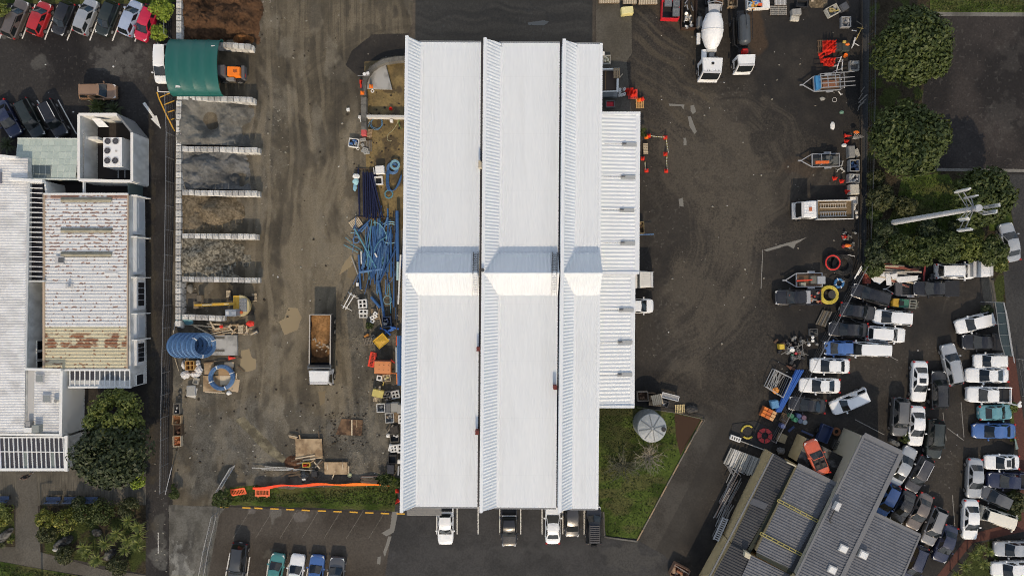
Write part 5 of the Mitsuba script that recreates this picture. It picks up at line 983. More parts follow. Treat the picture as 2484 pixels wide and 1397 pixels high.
for b in range(5):
    xx = P(419 + 122 * b / 4, 0, ze)[0]; ya, yb = P(0, 99, ze)[1], P(0, 232, ze)[1]
    put(hs, 'hoop', tube([(xx, (ya + yb) / 2 + (ya - yb) / 2 * math.cos(a), ze + (rise - .05) * math.sin(a) ** .85) for a in np.linspace(0, math.pi, 25)], .05, 6), mat((.015, .11, .095), .5))
put(hs, 'base_rail', beam(P3(419, 99, ze), P3(541, 101, ze), .2, .1), GRN); put(hs, 'base_rail', beam(P3(419, 232, ze), P3(541, 232, ze), .2, .1), GRN)
put(hs, 'sticker', box(*P(516, 112, 2.9), 2.83, .45, .15, .02), PLATE); put(hs, 'sticker', box(*P(430, 209, 2.9), 2.72, .55, .26, .03), PLATE)

# ------------------------------------------------------------------ vegetation
def leafmat(name, a, b, hi):
    def fn(p, n, uv):
        r = cell_rand(dr.floor(p.x * 3.3), dr.floor(p.y * 3.3), dr.floor(p.z * 3.3)); w = fbm(p.x * .5, p.y * .5, p.z * .5, 2)
        return mix(mix(a, b, r * .65 + w * .35), hi, smoothstep(.86, 1.0, r) * .7)
    return pmat(name, fn, .6, .35)
LEAF = dict(dark=leafmat('leaf_dark', (.028, .043, .010), (.068, .090, .021), (.11, .132, .042)), mid=leafmat('leaf_mid', (.055, .075, .014), (.135, .16, .034), (.19, .21, .055)), black=leafmat('leaf_black', (.018, .028, .012), (.045, .060, .022), (.07, .09, .03)), lime=leafmat('leaf_lime', (.10, .15, .014), (.23, .30, .035), (.33, .38, .06)), yellow=leafmat('leaf_yellow', (.055, .075, .012), (.19, .20, .035), (.36, .32, .06)), olive=leafmat('leaf_olive', (.030, .036, .012), (.07, .08, .028), (.12, .12, .05)))
def leaves(cen, rad, nl, per, size, seed, low=-.25, lump=.33, flat=.8):
    r = np.random.default_rng(seed); cen = np.asarray(cen, float)
    d = r.normal(size=(nl, 3)); d[:, 2] = np.abs(d[:, 2]) * 1.0 + low; d /= np.linalg.norm(d, axis=1, keepdims=True)
    rr = r.uniform(.55, 1.0, (nl, 1)) ** .6
    lc = cen + d * rr * np.array([rad, rad, rad * flat]) * (1 - lump * .7)
    ls = rad * lump * r.uniform(.55, 1.15, nl)
    e = r.normal(size=(nl, per, 3)); e[..., 2] = np.abs(e[..., 2]) * 1.1 - .25; e /= np.linalg.norm(e, axis=2, keepdims=True)
    pos = (lc[:, None] + e * ls[:, None, None] * r.uniform(.75, 1.05, (nl, per, 1))).reshape(-1, 3)
    nrm = (e + r.normal(size=e.shape) * .55).reshape(-1, 3); nrm /= np.linalg.norm(nrm, axis=1, keepdims=True)
    a = np.cross(nrm, r.normal(size=nrm.shape)); a /= np.linalg.norm(a, axis=1, keepdims=True); b = np.cross(nrm, a)
    s = (size * r.uniform(.6, 1.3, len(pos)))[:, None]
    V = np.stack([pos - a * s, pos - b * s * .55, pos + a * s, pos + b * s * .55], 1).reshape(-1, 3)
    V[:, 2] = np.maximum(V[:, 2], .03)
    i = np.arange(len(pos))[:, None] * 4
    return V, np.vstack([i + [0, 1, 2], i + [0, 2, 3]])
BARK = mat((.06, .045, .032), .9)
def tree(name, label, cat, px, py, rpx, h, leaf, nl=70, per=90, size=.3, group=None, trunk=True, lump=.33, flat=.8, low=-.25):
    k = thing(name, label, cat, group); zc = h * .58
    x, y = P(px, py, zc); rad = rpx / S * (1 - zc / HC)
    sd = len(scene)
    put(k, 'crown', leaves((x, y, max(zc, rad * .45)), rad, nl, per, size, sd, low, lump, min(flat, (h - zc) / rad + .25)), LEAF[leaf])
    if trunk:
        r = random.Random(sd); ms = [tube([(x, y, 0), (x + .1, y + .05, zc * .5), (x, y, zc)], [rad * .07, rad * .055, rad * .03], 8)]
        for q in range(6):
            a = q * 1.05 + r.random(); ms.append(tube([(x, y, zc * .4), (x + math.cos(a) * rad * .35, y + math.sin(a) * rad * .35, zc * .8), (x + math.cos(a) * rad * .65, y + math.sin(a) * rad * .65, zc * 1.1)], [rad * .035, rad * .025, rad * .01], 5))
        put(k, 'trunk', join(*ms), BARK)
tree('tree', 'large round dark green tree, upper of the two at the right fence', 'tree', 2206, 118, 101, 8.5, 'dark', 130, 120, .24, low=-.05)
tree('tree', 'large round dark green tree, lower of the two at the right fence', 'tree', 2197, 345, 95, 8.0, 'dark', 130, 120, .24, low=-.05)
tree('tree', 'dark green tree crown beneath the head of the phone mast', 'tree', 2380, 482, 76, 7.0, 'dark', 90, 100, .24)
for i, (x, y, r, h, lf, lab) in enumerate([(2130, 612, 34, 3.6, 'black', 'dark bushy tree at the left end of the hedge row above the timber pile'), (2182, 600, 40, 4, 'dark', 'bushy tree in the hedge row, second from the left'), (2236, 610, 40, 4.2, 'dark', 'bushy tree in the middle of the hedge row above the white off roader'), (2290, 600, 42, 4.5, 'dark', 'bushy tree in the hedge row right below the mast shaft'), (2345, 598, 40, 4.2, 'mid', 'lighter bushy tree in the hedge row, second from the road'), (2402, 606, 40, 4.4, 'dark', 'bushy tree at the road end of the hedge row beside the silver saloon'), (2150, 560, 30, 3, 'black', 'dark shrub in the shade at the foot of the mast'), (2250, 565, 34, 3, 'black', 'dark shrub beneath the middle of the mast shaft'), (2320, 560, 32, 3, 'black', 'dark shrub behind the hedge row, nearest below the mast head'),
                                            (2140, 480, 36, 2.6, 'olive', 'brownish scrubby bush with a pale dead branch at the fence'), (2122, 520, 18, 1.6, 'dark', 'small green shrub at the fence just left of the mast foot'), (2124, 432, 22, 1.8, 'olive', 'small brownish shrub below the lower round tree'), (2195, 500, 26, 1.6, 'olive', 'low brownish shrub at the edge of the garden lawn'), (2118, 650, 24, 2, 'dark', 'low green shrub over the red bricks'), (2425, 640, 20, 2, 'mid', 'small bright green shrub over the small white truck')]):
    tree('hedge_tree' if r > 30 else 'shrub', lab, 'tree' if r > 30 else 'shrub', x, y, r, h, lf, 34, 80, .2)
tree('tree', 'mid green tree over the corner of the office courtyard', 'tree', 282, 1012, 74, 6.0, 'mid', 85, 95, .2, lump=.24)
tree('tree', 'dense dark tree below the mid green tree at the office corner', 'tree', 278, 1092, 92, 6.5, 'black', 120, 110, .24)
tree('shrub', 'bright lime bush at the foot of the dense dark tree', 'shrub', 334, 1164, 24, 1.6, 'lime', 22, 60, .13)
tree('shrub', 'lime green shrub hanging over the crimson car', 'shrub', 393, 24, 29, 3, 'lime', 34, 70, .15)
tree('shrub', 'smaller lime green shrub beside the nose of the crimson car', 'shrub', 386, 82, 22, 2, 'lime', 24, 60, .14)
tree('shrub', 'green bush in the top left corner', 'shrub', 4, 22, 24, 2.4, 'mid', 26, 70, .16)
tree('shrub', 'green bush at the gate between the apron and the brown car park', 'shrub', 541, 1206, 27, 2.2, 'dark', 28, 70, .15, lump=.25)
tree('shrub', 'low green bush against the fence of the concrete apron', 'shrub', 423, 1198, 14, 1.4, 'dark', 16, 50, .13); tree('shrub', 'upper small green bush against the apron fence', 'shrub', 424, 1180, 9, 1.2, 'dark', 10, 50, .12)
tree('shrub', 'leafy climber at the lean-to wall above the coned off square', 'shrub', 1560, 322, 12, 2.4, 'dark', 16, 50, .14); tree('shrub', 'low green weeds at the end of the orange netting', 'shrub', 936, 1162, 22, .7, 'dark', 20, 40, .12, trunk=False)
tree('shrub', 'small green weeds beside the warehouse corner', 'shrub', 966, 1172, 12, .6, 'dark', 12, 40, .12, trunk=False); tree('shrub', 'small green plants below the blue pipe rack', 'shrub', 896, 789, 11, .5, 'dark', 12, 40, .1, trunk=False)
tree('shrub', 'green bed plants beside the grey off roader at the workshop corner', 'shrub', 2192, 1058, 18, .7, 'dark', 16, 50, .14, trunk=False); tree('shrub', 'bright green plants between the teal saloon and the red path', 'shrub', 2452, 985, 16, .8, 'mid', 16, 50, .14, trunk=False); tree('shrub', 'dry brown green bush at the planted corner on the right edge', 'shrub', 2458, 1220, 30, 1.0, 'olive', 26, 60, .16, trunk=False); tree('shrub', 'green shrub in front of the glass shelter', 'shrub', 2392, 752, 16, 1.2, 'black', 16, 50, .14)
for x, y, r, lf, lab in [(112, 1258, 22, 'yellow', 'yellow green bush, leftmost behind the benches'), (163, 1262, 27, 'yellow', 'broad yellow green bush below the middle bench'), (212, 1246, 26, 'dark', 'fresh green bush below the right bench'), (250, 1240, 28, 'dark', 'green bush between the right bench and the small palms'), (315, 1228, 24, 'olive', 'olive bush at the lane side of the garden bed'), (115, 1295, 20, 'olive', 'low olive bush beside the boardwalk path'), (14, 1238, 20, 'mid', 'green bush left of the boardwalk path'), (2, 1258, 16, 'yellow', 'yellowish bush at the left edge beside the boardwalk path'), (190, 1218, 14, 'black', 'small dark bush behind the benches'), (160, 1345, 20, 'olive', 'low olive bush at the footpath side of the garden bed'), (285, 1370, 24, 'olive', 'low olive bush at the footpath end of the garden bed')]:
    tree('garden_bush', lab, 'bush', x, y, r * 1.22, 1.3, lf, 30, 64, .12, trunk=False)
def spiky(name, label, cat, px, py, rpx, z, leaf, n=46, group=None, wd=.05):
    k = thing(name, label, cat, group); x, y = P(px, py, z); r = random.Random(len(scene)); L = rpx / S; V, F = [], []
    for i in range(n):
        a = r.random() * 6.283; el = r.uniform(-.1, 1.1); d = np.array([math.cos(a) * math.cos(el), math.sin(a) * math.cos(el), math.sin(el)]); s = np.array([-math.sin(a), math.cos(a), 0]) * wd; l = L * r.uniform(.75, 1.1)
        c = np.array([x, y, z]); m_ = c + d * l * .55; t = c + d * l - np.array([0, 0, .28 * l * math.cos(el)]); o = len(V)
        V += [c - s * .6, c + s * .6, m_ - s, m_ + s, t]; F += [[o, o + 1, o + 3], [o, o + 3, o + 2], [o + 2, o + 3, o + 4]]
    V = np.array(V); V[:, 2] = np.maximum(V[:, 2], .04)
    put(k, 'fronds', (V, np.array(F)), LEAF[leaf])
    if z > .5: put(k, 'trunk', tube([(x, y, 0), (x + .04, y, z * .5), (x, y, z)], [.09, .07, .07], 7), BARK)
ORD = 'first second third fourth fifth sixth seventh eighth ninth tenth eleventh twelfth thirteenth fourteenth fifteenth sixteenth'.split()
for i, (x, y, r, z) in enumerate(sorted([(311, 1262, 17, 1.4), (335, 1275, 18, 1.6), (337, 1298, 18, 1.5), (310, 1310, 16, 1.3), (333, 1318, 18, 1.6), (304, 1332, 16, 1.2), (283, 1292, 16, 1.2), (256, 1317, 19, 1.5), (203, 1326, 18, 1.4), (237, 1354, 18, 1.4), (212, 1341, 15, 1.1), (275, 1303, 15, 1.0), (230, 1362, 14, 1.0)], key=lambda q: q[1])):
    spiky('cabbage_palm', f'small spiky cabbage palm in the garden bed beside the lane, {ORD[i]} from the top', 'palm', x, y, r * 1.25, z, 'mid', group='cabbage palms in the garden bed')
for i, (x, y, r) in enumerate(sorted([(2379, 1327, 16), (2364, 1346, 16), (2398, 1338, 17), (2342, 1373, 18), (2387, 1367, 18), (2322, 1394, 15)])):
    spiky('cabbage_palm', f'spiky green cabbage palm inside the bend of the red path, {ORD[i]} from the left', 'palm', x, y, r, 1.3, 'mid', group='cabbage palms inside the bend of the red path')
spiky('flax_bush', 'spiky green flax clump at the top edge of the chiller enclosure', 'plant', 238, 260, 30, .3, 'dark', 90); spiky('flax_bush', 'second spiky flax clump beside the chamfered enclosure corner', 'plant', 278, 268, 28, .3, 'black', 80); spiky('flax_bush', 'spiky dark plant left of the pale green roof', 'plant', 20, 352, 26, .4, 'black', 80)
spiky('bromeliad', 'pale yellow bromeliad beside the boardwalk path', 'plant', 27, 1312, 11, .2, 'yellow', 34); spiky('bromeliad', 'reddish spiky plant at the left edge beside the yellow bromeliad', 'plant', 4, 1322, 11, .2, 'olive', 34)
def branches(label, px, py, rpx, n, zt, m, name='bare_bush', seed=3):
    k = thing(name, label, 'bush'); x, y = P(px, py); r = random.Random(seed); ms = []
    for i in range(n):
        a = r.random() * 6.283; R0 = rpx / S * r.uniform(.3, 1.0); q = np.array([x, y, 0.0]) + [r.uniform(-.3, .3), r.uniform(-.3, .3), 0]; pts = [q]
        for s in range(5): a += r.uniform(-.6, .6); q = q + np.array([math.cos(a) * R0 / 5, math.sin(a) * R0 / 5, zt / 5 * r.uniform(.3, 1.2)]); pts.append(q)
        ms.append(tube(pts, [.035, .03, .025, .02, .014, .008], 4))
        for s in (2, 3, 4):
            b = a + r.uniform(-1.3, 1.3); q = pts[s]; l = R0 * r.uniform(.15, .35); ms.append(tube([q, q + [math.cos(b) * l, math.sin(b) * l, .15]], [.018, .008], 4))
    put(k, 'branch', join(*ms), m, kind='stuff')
BR = mat((.27, .245, .19), .9)
branches('leafless grey brown bush on the lawn below the water tank', 1572, 1105, 52, 60, 1.6, BR); branches('sprawling leafless bush against the warehouse east wall', 1510, 1125, 56, 60, 1.4, mat((.11, .11, .075), .9), seed=8); branches('pale dead branches at the fence beside the mast', 2138, 492, 26, 8, 1.0, mat((.3, .28, .23), .9), 'dead_branch', 5)
gt = np.random.default_rng(4); V, F = [], []                # grass tufts over the lawns
for poly, n in [([(1452, 990), (1545, 992), (1640, 1010), (1640, 1100), (1548, 1300), (1474, 1294), (1460, 1200)], 1500), ([(560, 1190), (700, 1196), (850, 1186), (960, 1176), (968, 1225), (562, 1215)], 1300), ([(2200, 435), (2300, 430), (2325, 560), (2150, 565)], 900), ([(0, 1366), (100, 1386), (200, 1397), (0, 1420)], 500), ([(2260, 0), (2484, 0), (2484, 30), (2262, 28)], 700)]:
    pg = Polygon(poly); bx = pg.bounds; c = 0
    from shapely.geometry import Point
    while c < n:
        x, y = gt.uniform(bx[0], bx[2]), gt.uniform(bx[1], bx[3])
        if not pg.contains(Point(x, y)): continue
        c += 1; X, Y = P(x, y); o = len(V)
        for q in range(2):
            a = gt.uniform(0, 6.28); s = gt.uniform(.05, .13); h = gt.uniform(.05, .16); o = len(V)
            V += [(X - s * math.cos(a), Y - s * math.sin(a), .02), (X + s * math.cos(a), Y + s * math.sin(a), .02), (X + gt.uniform(-.1, .1), Y + gt.uniform(-.1, .1), h)]; F.append([o, o + 1, o + 2])
labels[solo('grass', None, None, (np.array(V), np.array(F)), leafmat('leaf_grass', (.032, .048, .012), (.07, .092, .026), (.12, .11, .05)), kind='stuff')]['label'] = 'short green grass on the lawns'
# boulders, benches, person
def boulder(label, px, py, sx, sy, sz, rot, m):
    s = trimesh.creation.icosphere(2); v = np.array(s.vertices); v *= (1 + .5 * (meshkit.fbm(v * 1.3 + px, 3) - .5))[:, None]
    v[:, 2] = np.maximum(v[:, 2], -.3); x, y = P(px, py); solo('boulder', label, 'rock', (v * [sx, sy, sz], np.array(s.faces)), m, T=at(x, y, .1, rot))
RK = pmat('rock', lambda p, n, uv: mix((.018, .018, .018), (.15, .147, .135), smoothstep(.3, .75, fbm(p.x * 3, p.y * 3, p.z * 3, 3))), .9, .2)
boulder('dark flat boulder on the left of the garden bed', 156, 1312, 1.2, .55, .7, 32, RK); boulder('pale flat stone at the footpath edge of the garden bed', 140, 1331, .55, .25, .2, 5, mat((.33, .33, .31), .9)); boulder('grey boulder at the lower right of the garden bed', 268, 1342, .9, .5, .4, 45, RK); boulder('small dark boulder in the middle of the garden bed', 236, 1290, .6, .45, .35, -20, RK); boulder('boulder left of the boardwalk path', 14, 1297, 1.2, .5, .4, 40, RK)
BLU = mat((.045, .075, .15), .6); 
for x, y, lab in [(127, 1215, 'blue bench, first to the right of the boardwalk path'), (171, 1215, 'blue bench in the middle of the three right of the path'), (218, 1215, 'blue bench, third to the right of the boardwalk path'), (2, 1213, 'blue bench at the left edge, left of the boardwalk path')]:
    k = thing('bench', lab, 'bench'); X, Y = P(x, y, .6); T = at(X, Y)
    for q in range(3): put(k, 'seat_slat', box(0, .1 + q * .14, .43, 1.7, .12, .04), BLU, T)
    for q in range(3): put(k, 'back_slat', xf(box(0, 0, 0, 1.7, .03, .13), rx=18, t=(0, -.02 - q * .06, .5 + q * .15)), BLU, T)
    for s in (-.7, .7): put(k, 'leg', join(box(s, .25, 0, .07, .42, .43), box(s, 0, 0, .07, .08, .95)), mat((.05, .05, .05), .6), T)
k = thing('street_lamp', 'street lamp by the footpath, only its long thin shadow reaching over the boardwalk path', 'street lamp'); X, Y = P(103, 1412); put(k, 'pole', tube([(X, Y, 0), (X, Y, 8.8)], [.11, .07], 8), GALV); put(k, 'lamp_head', join(tube([(X, Y, 8.8), (X + .9, Y - .2, 9.1)], .04, 6), box(X + 1.1, Y - .2, 9.05, .6, .22, .1)), GALV)
def person():
    # dark clothed walker below the glazed verandah: one continuous body, skin of hulls smoothed
    J = dict(pel=(0, 0, .95, .15), che=(.03, 0, 1.32, .17), nec=(.05, 0, 1.52, .062), hea=(.09, 0, 1.66, .10), top=(.08, 0, 1.74, .085), hl=(0, .1, .92, .11), kl=(.17, .11, .52, .068), al=(.12, .11, .10, .045), fl=(.28, .12, .05, .04), hr=(0, -.1, .92, .11), kr=(.03, -.11, .50, .068), ar=(-.22, -.11, .16, .045), fr=(-.10, -.12, .06, .04), sl=(.02, .21, 1.43, .07), el=(-.10, .26, 1.16, .05), wl=(.02, .25, .93, .036), sr=(.02, -.21, 1.43, .07), er=(.06, -.26, 1.16, .05), wr=(.24, -.22, 1.02, .036))
    B = [('pel', 'che'), ('che', 'nec'), ('nec', 'hea'), ('hea', 'top'), ('pel', 'hl'), ('pel', 'hr'), ('hl', 'kl'), ('kl', 'al'), ('al', 'fl'), ('hr', 'kr'), ('kr', 'ar'), ('ar', 'fr'), ('che', 'sl'), ('che', 'sr'), ('sl', 'el'), ('el', 'wl'), ('sr', 'er'), ('er', 'wr')]
    def sph(c): return m3.Manifold.sphere(c[3], 12).translate(c[:3])
    bone = lambda a, b: m3.Manifold.batch_hull([sph(a), sph(b)])
    M = m3.Manifold()
    for a, b in B: M += bone(J[a], J[b])
    for s, w in ((1, 'wl'), (-1, 'wr')):
        wx, wy, wz, _ = J[w]; palm = (wx + .02, wy, wz - .09, .032); M += bone(J[w], palm)
        for q, l in enumerate((.075, .085, .08, .06)):
            a = (wx + .05 - q * .022, wy, wz - .11, .010); b = (wx + .06 - q * .022, wy - s * .01, wz - .11 - l * .55, .009); c = (wx + .055 - q * .022, wy - s * .03, wz - .11 - l, .008); M += bone(a, b); M += bone(b, c)
        M += bone((wx + .04, wy - s * .01, wz - .06, .011), (wx + .075, wy - s * .03, wz - .10, .009))
    M += bone((.19, 0, 1.65, .014), (.20, 0, 1.63, .016)); M += bone((.08, .10, 1.65, .015), (.08, .10, 1.68, .018)); M += bone((.08, -.10, 1.65, .015), (.08, -.10, 1.68, .018))
    m = M.refine_to_length(.035).to_mesh(); t = trimesh.Trimesh(m.vert_properties[:, :3], m.tri_verts, process=True); trimesh.smoothing.filter_taubin(t, iterations=4)
    return np.array(t.vertices), np.array(t.faces)
k = thing('person', 'person in dark clothes walking with bright shoes below the glazed verandah', 'person'); X, Y = P(77, 1150); T = at(X, Y, .02, 200)
put(k, 'body', person(), mat((.20, .13, .10), .7), T, True)
put(k, 'jacket', hull([(.0 + a, s * b, z) for s in (-1, 1) for a, b, z in ((.2, .12, 1.0), (-.15, .14, 1.0), (.22, .14, 1.35), (-.15, .16, 1.38), (.03, .24, 1.44), (.1, .08, 1.52), (-.08, .08, 1.52))]), mat((.02, .02, .024), .8), T, 40)
put(k, 'hair', xf(lathe([(.01, .115), (.06, .10), (.10, .05), (.112, 0), (.105, -.05)], 14), t=(.065, 0, 1.675)), mat((.02, .015, .012), .7), T, True)
for q, s in (((.17, .11, .10), 1), ((.0, -.11, .10), -1)): put(k, 'trouser_leg', join(tube([(0.0, s * .1, .95), ((.17 if s > 0 else .03), s * .11, .52), ((.12 if s > 0 else -.20), s * .11, .16)], [.13, .09, .07], 10)), mat((.018, .018, .022), .85), T, 40)
for xx, s in ((.20, 1), (-.15, -1)): put(k, 'shoe', hull([(xx - .12, s * .11 - .05, .0), (xx - .12, s * .11 + .05, .0), (xx + .16, s * .11 - .04, .0), (xx + .16, s * .11 + .04, .0), (xx - .1, s * .11 - .04, .12), (xx - .1, s * .11 + .04, .12), (xx + .12, s * .11, .07)]), mat((.62, .62, .60), .6), T)
# ------------------------------------------------------------------ yard clutter
WOOD = mat((.36, .26, .155), .85); WOOD2 = mat((.28, .21, .135), .85); WOODP = mat((.50, .42, .30), .85); WOODG = mat((.17, .155, .13), .9); WOODD = mat((.10, .07, .045), .9); PLY = pmat('plywood', lambda p, n, uv: mix((.21, .145, .085), (.40, .30, .19), smoothstep(.25, .7, fbm(p.x * 1.4, p.y * 1.4, 3, 4))), .85, .2)
CONC = mat((.50, .495, .47), .85); CONCG = mat((.30, .30, .28), .9); PVC = mat((.70, .70, .68), .5); RED = mat((.62, .035, .02), .5); ORANGE = mat((.72, .17, .02), .5); DKBOX = mat((.022, .023, .026), .6); GREYB = mat((.13, .135, .14), .6); RUSTP = pmat('rusty_plate', lambda p, n, uv: mix((.055, .032, .02), (.17, .105, .06), smoothstep(.3, .7, fbm(p.x * 1.5, p.y * 1.5, 2, 4))), .8, .3)
UB = mikit.ply(box(0, 0, 0, 1, 1, 1)); UC = mikit.ply(xf(cyl(0, 0, -.5, 1, 1, 9), ry=90), None, 40); UBB = UB
def stick(name, label, cat, a, b, w, h, m, group=None, round_=False):       # plank, bar or pipe between two points
    a, b = np.asarray(a, float), np.asarray(b, float); d = b - a; L = float(np.linalg.norm(d)); yaw = math.degrees(math.atan2(d[1], d[0])); pit = -math.degrees(math.asin(d[2] / L)); c = (a + b) / 2
    T = T4().translate(c.tolist()).rotate([0, 0, 1], yaw).rotate([0, 1, 0], pit)
    T = T.scale([L, w, w]) if round_ else T.translate([0, 0, -h / 2]).scale([L, w, h])
    return put(thing(name, label, cat, group), None, UC if round_ else UB, m, T)
def pallet(px, py, rot, label, m=None, z=0, w=1.2, d=1.0, n=6, name='pallet', gap=.35):
    k = thing(name, label, 'pallet'); T = atp(px, py, z, rot, 1, z + .1); m = m or WOOD
    for i in range(3): put(k, 'bearer', box(0, -d / 2 + .06 + (d - .12) * i / 2, .02, w, .09, .10), mat((.13, .09, .055), .9), T)
    for i in range(n): put(k, 'slat', box(-w / 2 + w * (i + .5) / n, 0, .12, w / n * (1 - gap), d, .025), m, T)
    return k, T
def crate(px, py, rot, w, d, h, label, m=WOOD2, inside=None, name='crate', cat='crate', z=0, t=.06, lid=False, load=None, im=None):
    k = thing(name, label, cat); T = atp(px, py, z, rot, 1, z + h * .8)
    put(k, 'base', box(0, 0, .04, w, d, .06), m, T)
    for s in (1, -1): put(k, 'side', box(0, s * (d - t) / 2, .1, w, t, h - .1), m, T); put(k, 'end', box(s * (w - t) / 2, 0, .1, t, d - 2 * t, h - .1), m, T)
    if lid: put(k, 'lid', box(0, 0, h, w + .03, d + .03, .05), m, T)
    if inside is not None: put(k, 'lining', box(0, 0, .1, w - 2 * t, d - 2 * t, .05 + h * .2), inside, T)
    r = random.Random(int(px * 7 + py))
    for i in range(load or 0): put(k, 'load', box(r.uniform(-.36, .36) * w, r.uniform(-.36, .36) * d, h * r.uniform(.3, .75), w * r.uniform(.12, .4), d * r.uniform(.08, .25), .1 + .15 * r.random(), r.uniform(0, 180)), mat(r.choice(im), .7), T)
    return k, T
def solidbox(name, label, cat, px, py, rot, w, d, h, m, z=0, lid=None, ribs=0, group=None):
    k = thing(name, label, cat, group); T = atp(px, py, z, rot, 1, z + h)
    pts = [(s * (w / 2 - e), q * (d / 2 - f), zz) for s in (-1, 1) for q in (-1, 1) for e, f, zz in ((0, .04, .05), (.04, 0, .05), (0, .04, h - .06), (.04, 0, h - .06), (.06, .06, h))]
    put(k, 'body', hull(pts), m, T)
    put(k, 'lid', box(0, 0, h, w * .9, d * .9, .04), lid or m, T)
    for i in range(ribs): put(k, 'rib', box(-w * .38 + .76 * w * i / max(1, ribs - 1), 0, h + .04, .05, d * .86, .03), lid or m, T)
    return k, T
def cellblock(px, py, rot, nx, ny, label, c=.55, h=.45, m=CONC, name='concrete_block', cat='concrete block', z=0):   # open cells, cast in one
    w, d, t = nx * c, ny * c, .13; ms = [box(0, -d / 2 + t / 2 + i * (d - t) / ny, z, w, t, h) for i in range(ny + 1)] + [box(-w / 2 + t / 2 + i * (w - t) / nx, 0, z, t, d - t, h - .004) for i in range(nx + 1)]
    k = thing(name, label, cat); T = atp(px, py, 0, rot, 1, h); put(k, 'shell', join(*ms), m, T); put(k, 'bottom', box(0, 0, z, w - .03, d - .03, .06), mat((.05, .05, .05), .9), T)
CONE = dict(base=mikit.ply(box(0, 0, 0, .46, .46, .05, 0, .94)), body=mikit.ply(lathe([(.19, .05), (.035, .80), (.02, .80)], 14), None, 40), band=mikit.ply(lathe([(.135, .32), (.085, .55)], 14), None, 40))
CONE['band'] = mikit.ply(lathe([(.138, .30), (.085, .54), (.08, .54)], 14), None, 40)
def cone(px, py, label, m=RED, group=None, z=0, tilt=0, rot=0):
    k = thing('traffic_cone', label, 'traffic cone', group); x, y = P(px, py, z); T = T4().translate([x, y, z]).rotate([0, 0, 1], rot).rotate([0, 1, 0], tilt)
    put(k, 'base', CONE['base'], m, T); put(k, 'body', CONE['body'], m, T); put(k, 'reflective_band', CONE['band'], PVC, T)
def coil(px, py, ro, ri, h, m, label, z=0, r=.045, tilt=(0, 0), straps=0, cat='pipe coil', name='pipe_coil', n=30, strapm=None):
    k = thing(name, label, cat); nr = max(1, int((ro - ri) / (2 * r) + .5)); nz = max(1, int(h / (2 * r) + .5)); pts = []
    for j in range(nz):
        for i in range(nr):
            q = i if j % 2 == 0 else nr - 1 - i; rad = ro - r - q * (ro - ri - 2 * r) / max(1, nr - 1)
            for a in range(n): th = a / n * 2 * math.pi; pts.append((rad * math.cos(th), rad * math.sin(th), r + j * 2 * r + .25 * r * a / n))
    x, y = P(px, py, z + h); T = T4().translate([x, y, z]).rotate([0, 0, 1], tilt[1]).rotate([0, 1, 0], tilt[0])
    put(k, 'pipe', tube(pts, r, 6), m, T, True)
    for s in range(straps):
        a = s / straps * 2 * math.pi + .4; c, sn = (ro + ri) / 2 * math.cos(a), (ro + ri) / 2 * math.sin(a); put(k, 'strap', box(c, sn, -.01, ro - ri + .06, .09, nz * 2 * r + .03 + .25 * r, math.degrees(a)), strapm or PVC, T)
    return k
def hose(label, pts, r, m, z=.05, name='hose', cat='hose'):
    p = np.array([P3(x, y, z + .03 * (i % 3)) for i, (x, y) in enumerate(pts)]); t = np.linspace(0, 1, len(p)); q = np.linspace(0, 1, len(p) * 6)
    from scipy.interpolate import CubicSpline
    return solo(name, label, cat, tube(CubicSpline(t, p)(q), r, 6), m, smooth=True)
# --- pen beside the warehouse
pw = thing('pen_wall', 'low concrete wall curving round the clay floored storage pen', 'wall')
arc = [(882, 232), (882, 214), (884, 196), (890, 181), (901, 167), (916, 156), (934, 148), (955, 144), (978, 142), (1005, 142)]
for i in range(len(arc) - 1):
    (x0, y0), (x1, y1) = P(*arc[i], .9), P(*arc[i + 1], .9); put(pw, 'coping_stone', box((x0 + x1) / 2, (y0 + y1) / 2, 0, math.hypot(x1 - x0, y1 - y0) * .98, .5, .9 + .02 * (i % 2), math.degrees(math.atan2(y1 - y0, x1 - x0))), 'concrete')
for i, y in enumerate((245, 265, 285, 305)): put(pw, 'coping_stone', box(*P(882, y, .9), 0, .62, .93, .9 - .02 * (i % 2)), 'concrete')
solo('cross_wall', 'straight pale concrete wall across the storage pen', 'wall', wallseg((889, 282), (1000, 283), .28, 0, .95), CONC)
solo('concrete_ramp', 'pale wedge shaped concrete slab in the upper corner of the storage pen', 'slab', prism(pp([(890, 215), (951, 217), (935, 155), (906, 166), (890, 186)], .3), .02, .3), pmat('slab_concrete', lambda p, n, uv: mix((.20, .20, .19), (.36, .36, .345), smoothstep(.25, .6, fbm(p.x * .9, p.y * .9, 4, 4))), .85, .2))
for x, y, m, lab in [(877, 199, RED, 'pinkish red cone, uppermost at the storage pen corner'), (878, 209, RED, 'red cone, left of the pair at the storage pen corner'), (885, 209, RED, 'red cone, right of the pair at the storage pen corner'), (900, 210, ORANGE, 'orange cone on the pale wedge slab'), (879, 226, ORANGE, 'orange cone on the pen wall below the red pair')]: cone(x, y, lab, m, z=.9 if x < 890 and y > 220 else .3 if x > 895 else 0)
k = thing('site_sign', 'white round and square sign boards on a frame at the pen corner', 'sign')
put(k, 'round_board', cyl(*P(884, 180, 1.1), 1.08, .2, .03, 18), PVC); put(k, 'square_board', box(*P(892, 178, 1.1), 1.05, .35, .35, .03, 10), PVC); put(k, 'frame', join(tube([P3(868, 184, .9), P3(896, 184, .9)], .03, 5), tube([P3(884, 184, 0), P3(884, 181, 1.05)], .03, 5), tube([P3(891, 184, 0), P3(891, 179, 1.05)], .03, 5)), GALV)
solo('pipe_offcut', 'short white pipe ring lying below the wedge slab', 'pipe', ring(*P(904, 222), .1, .16, .06, 16, 6), PVC)
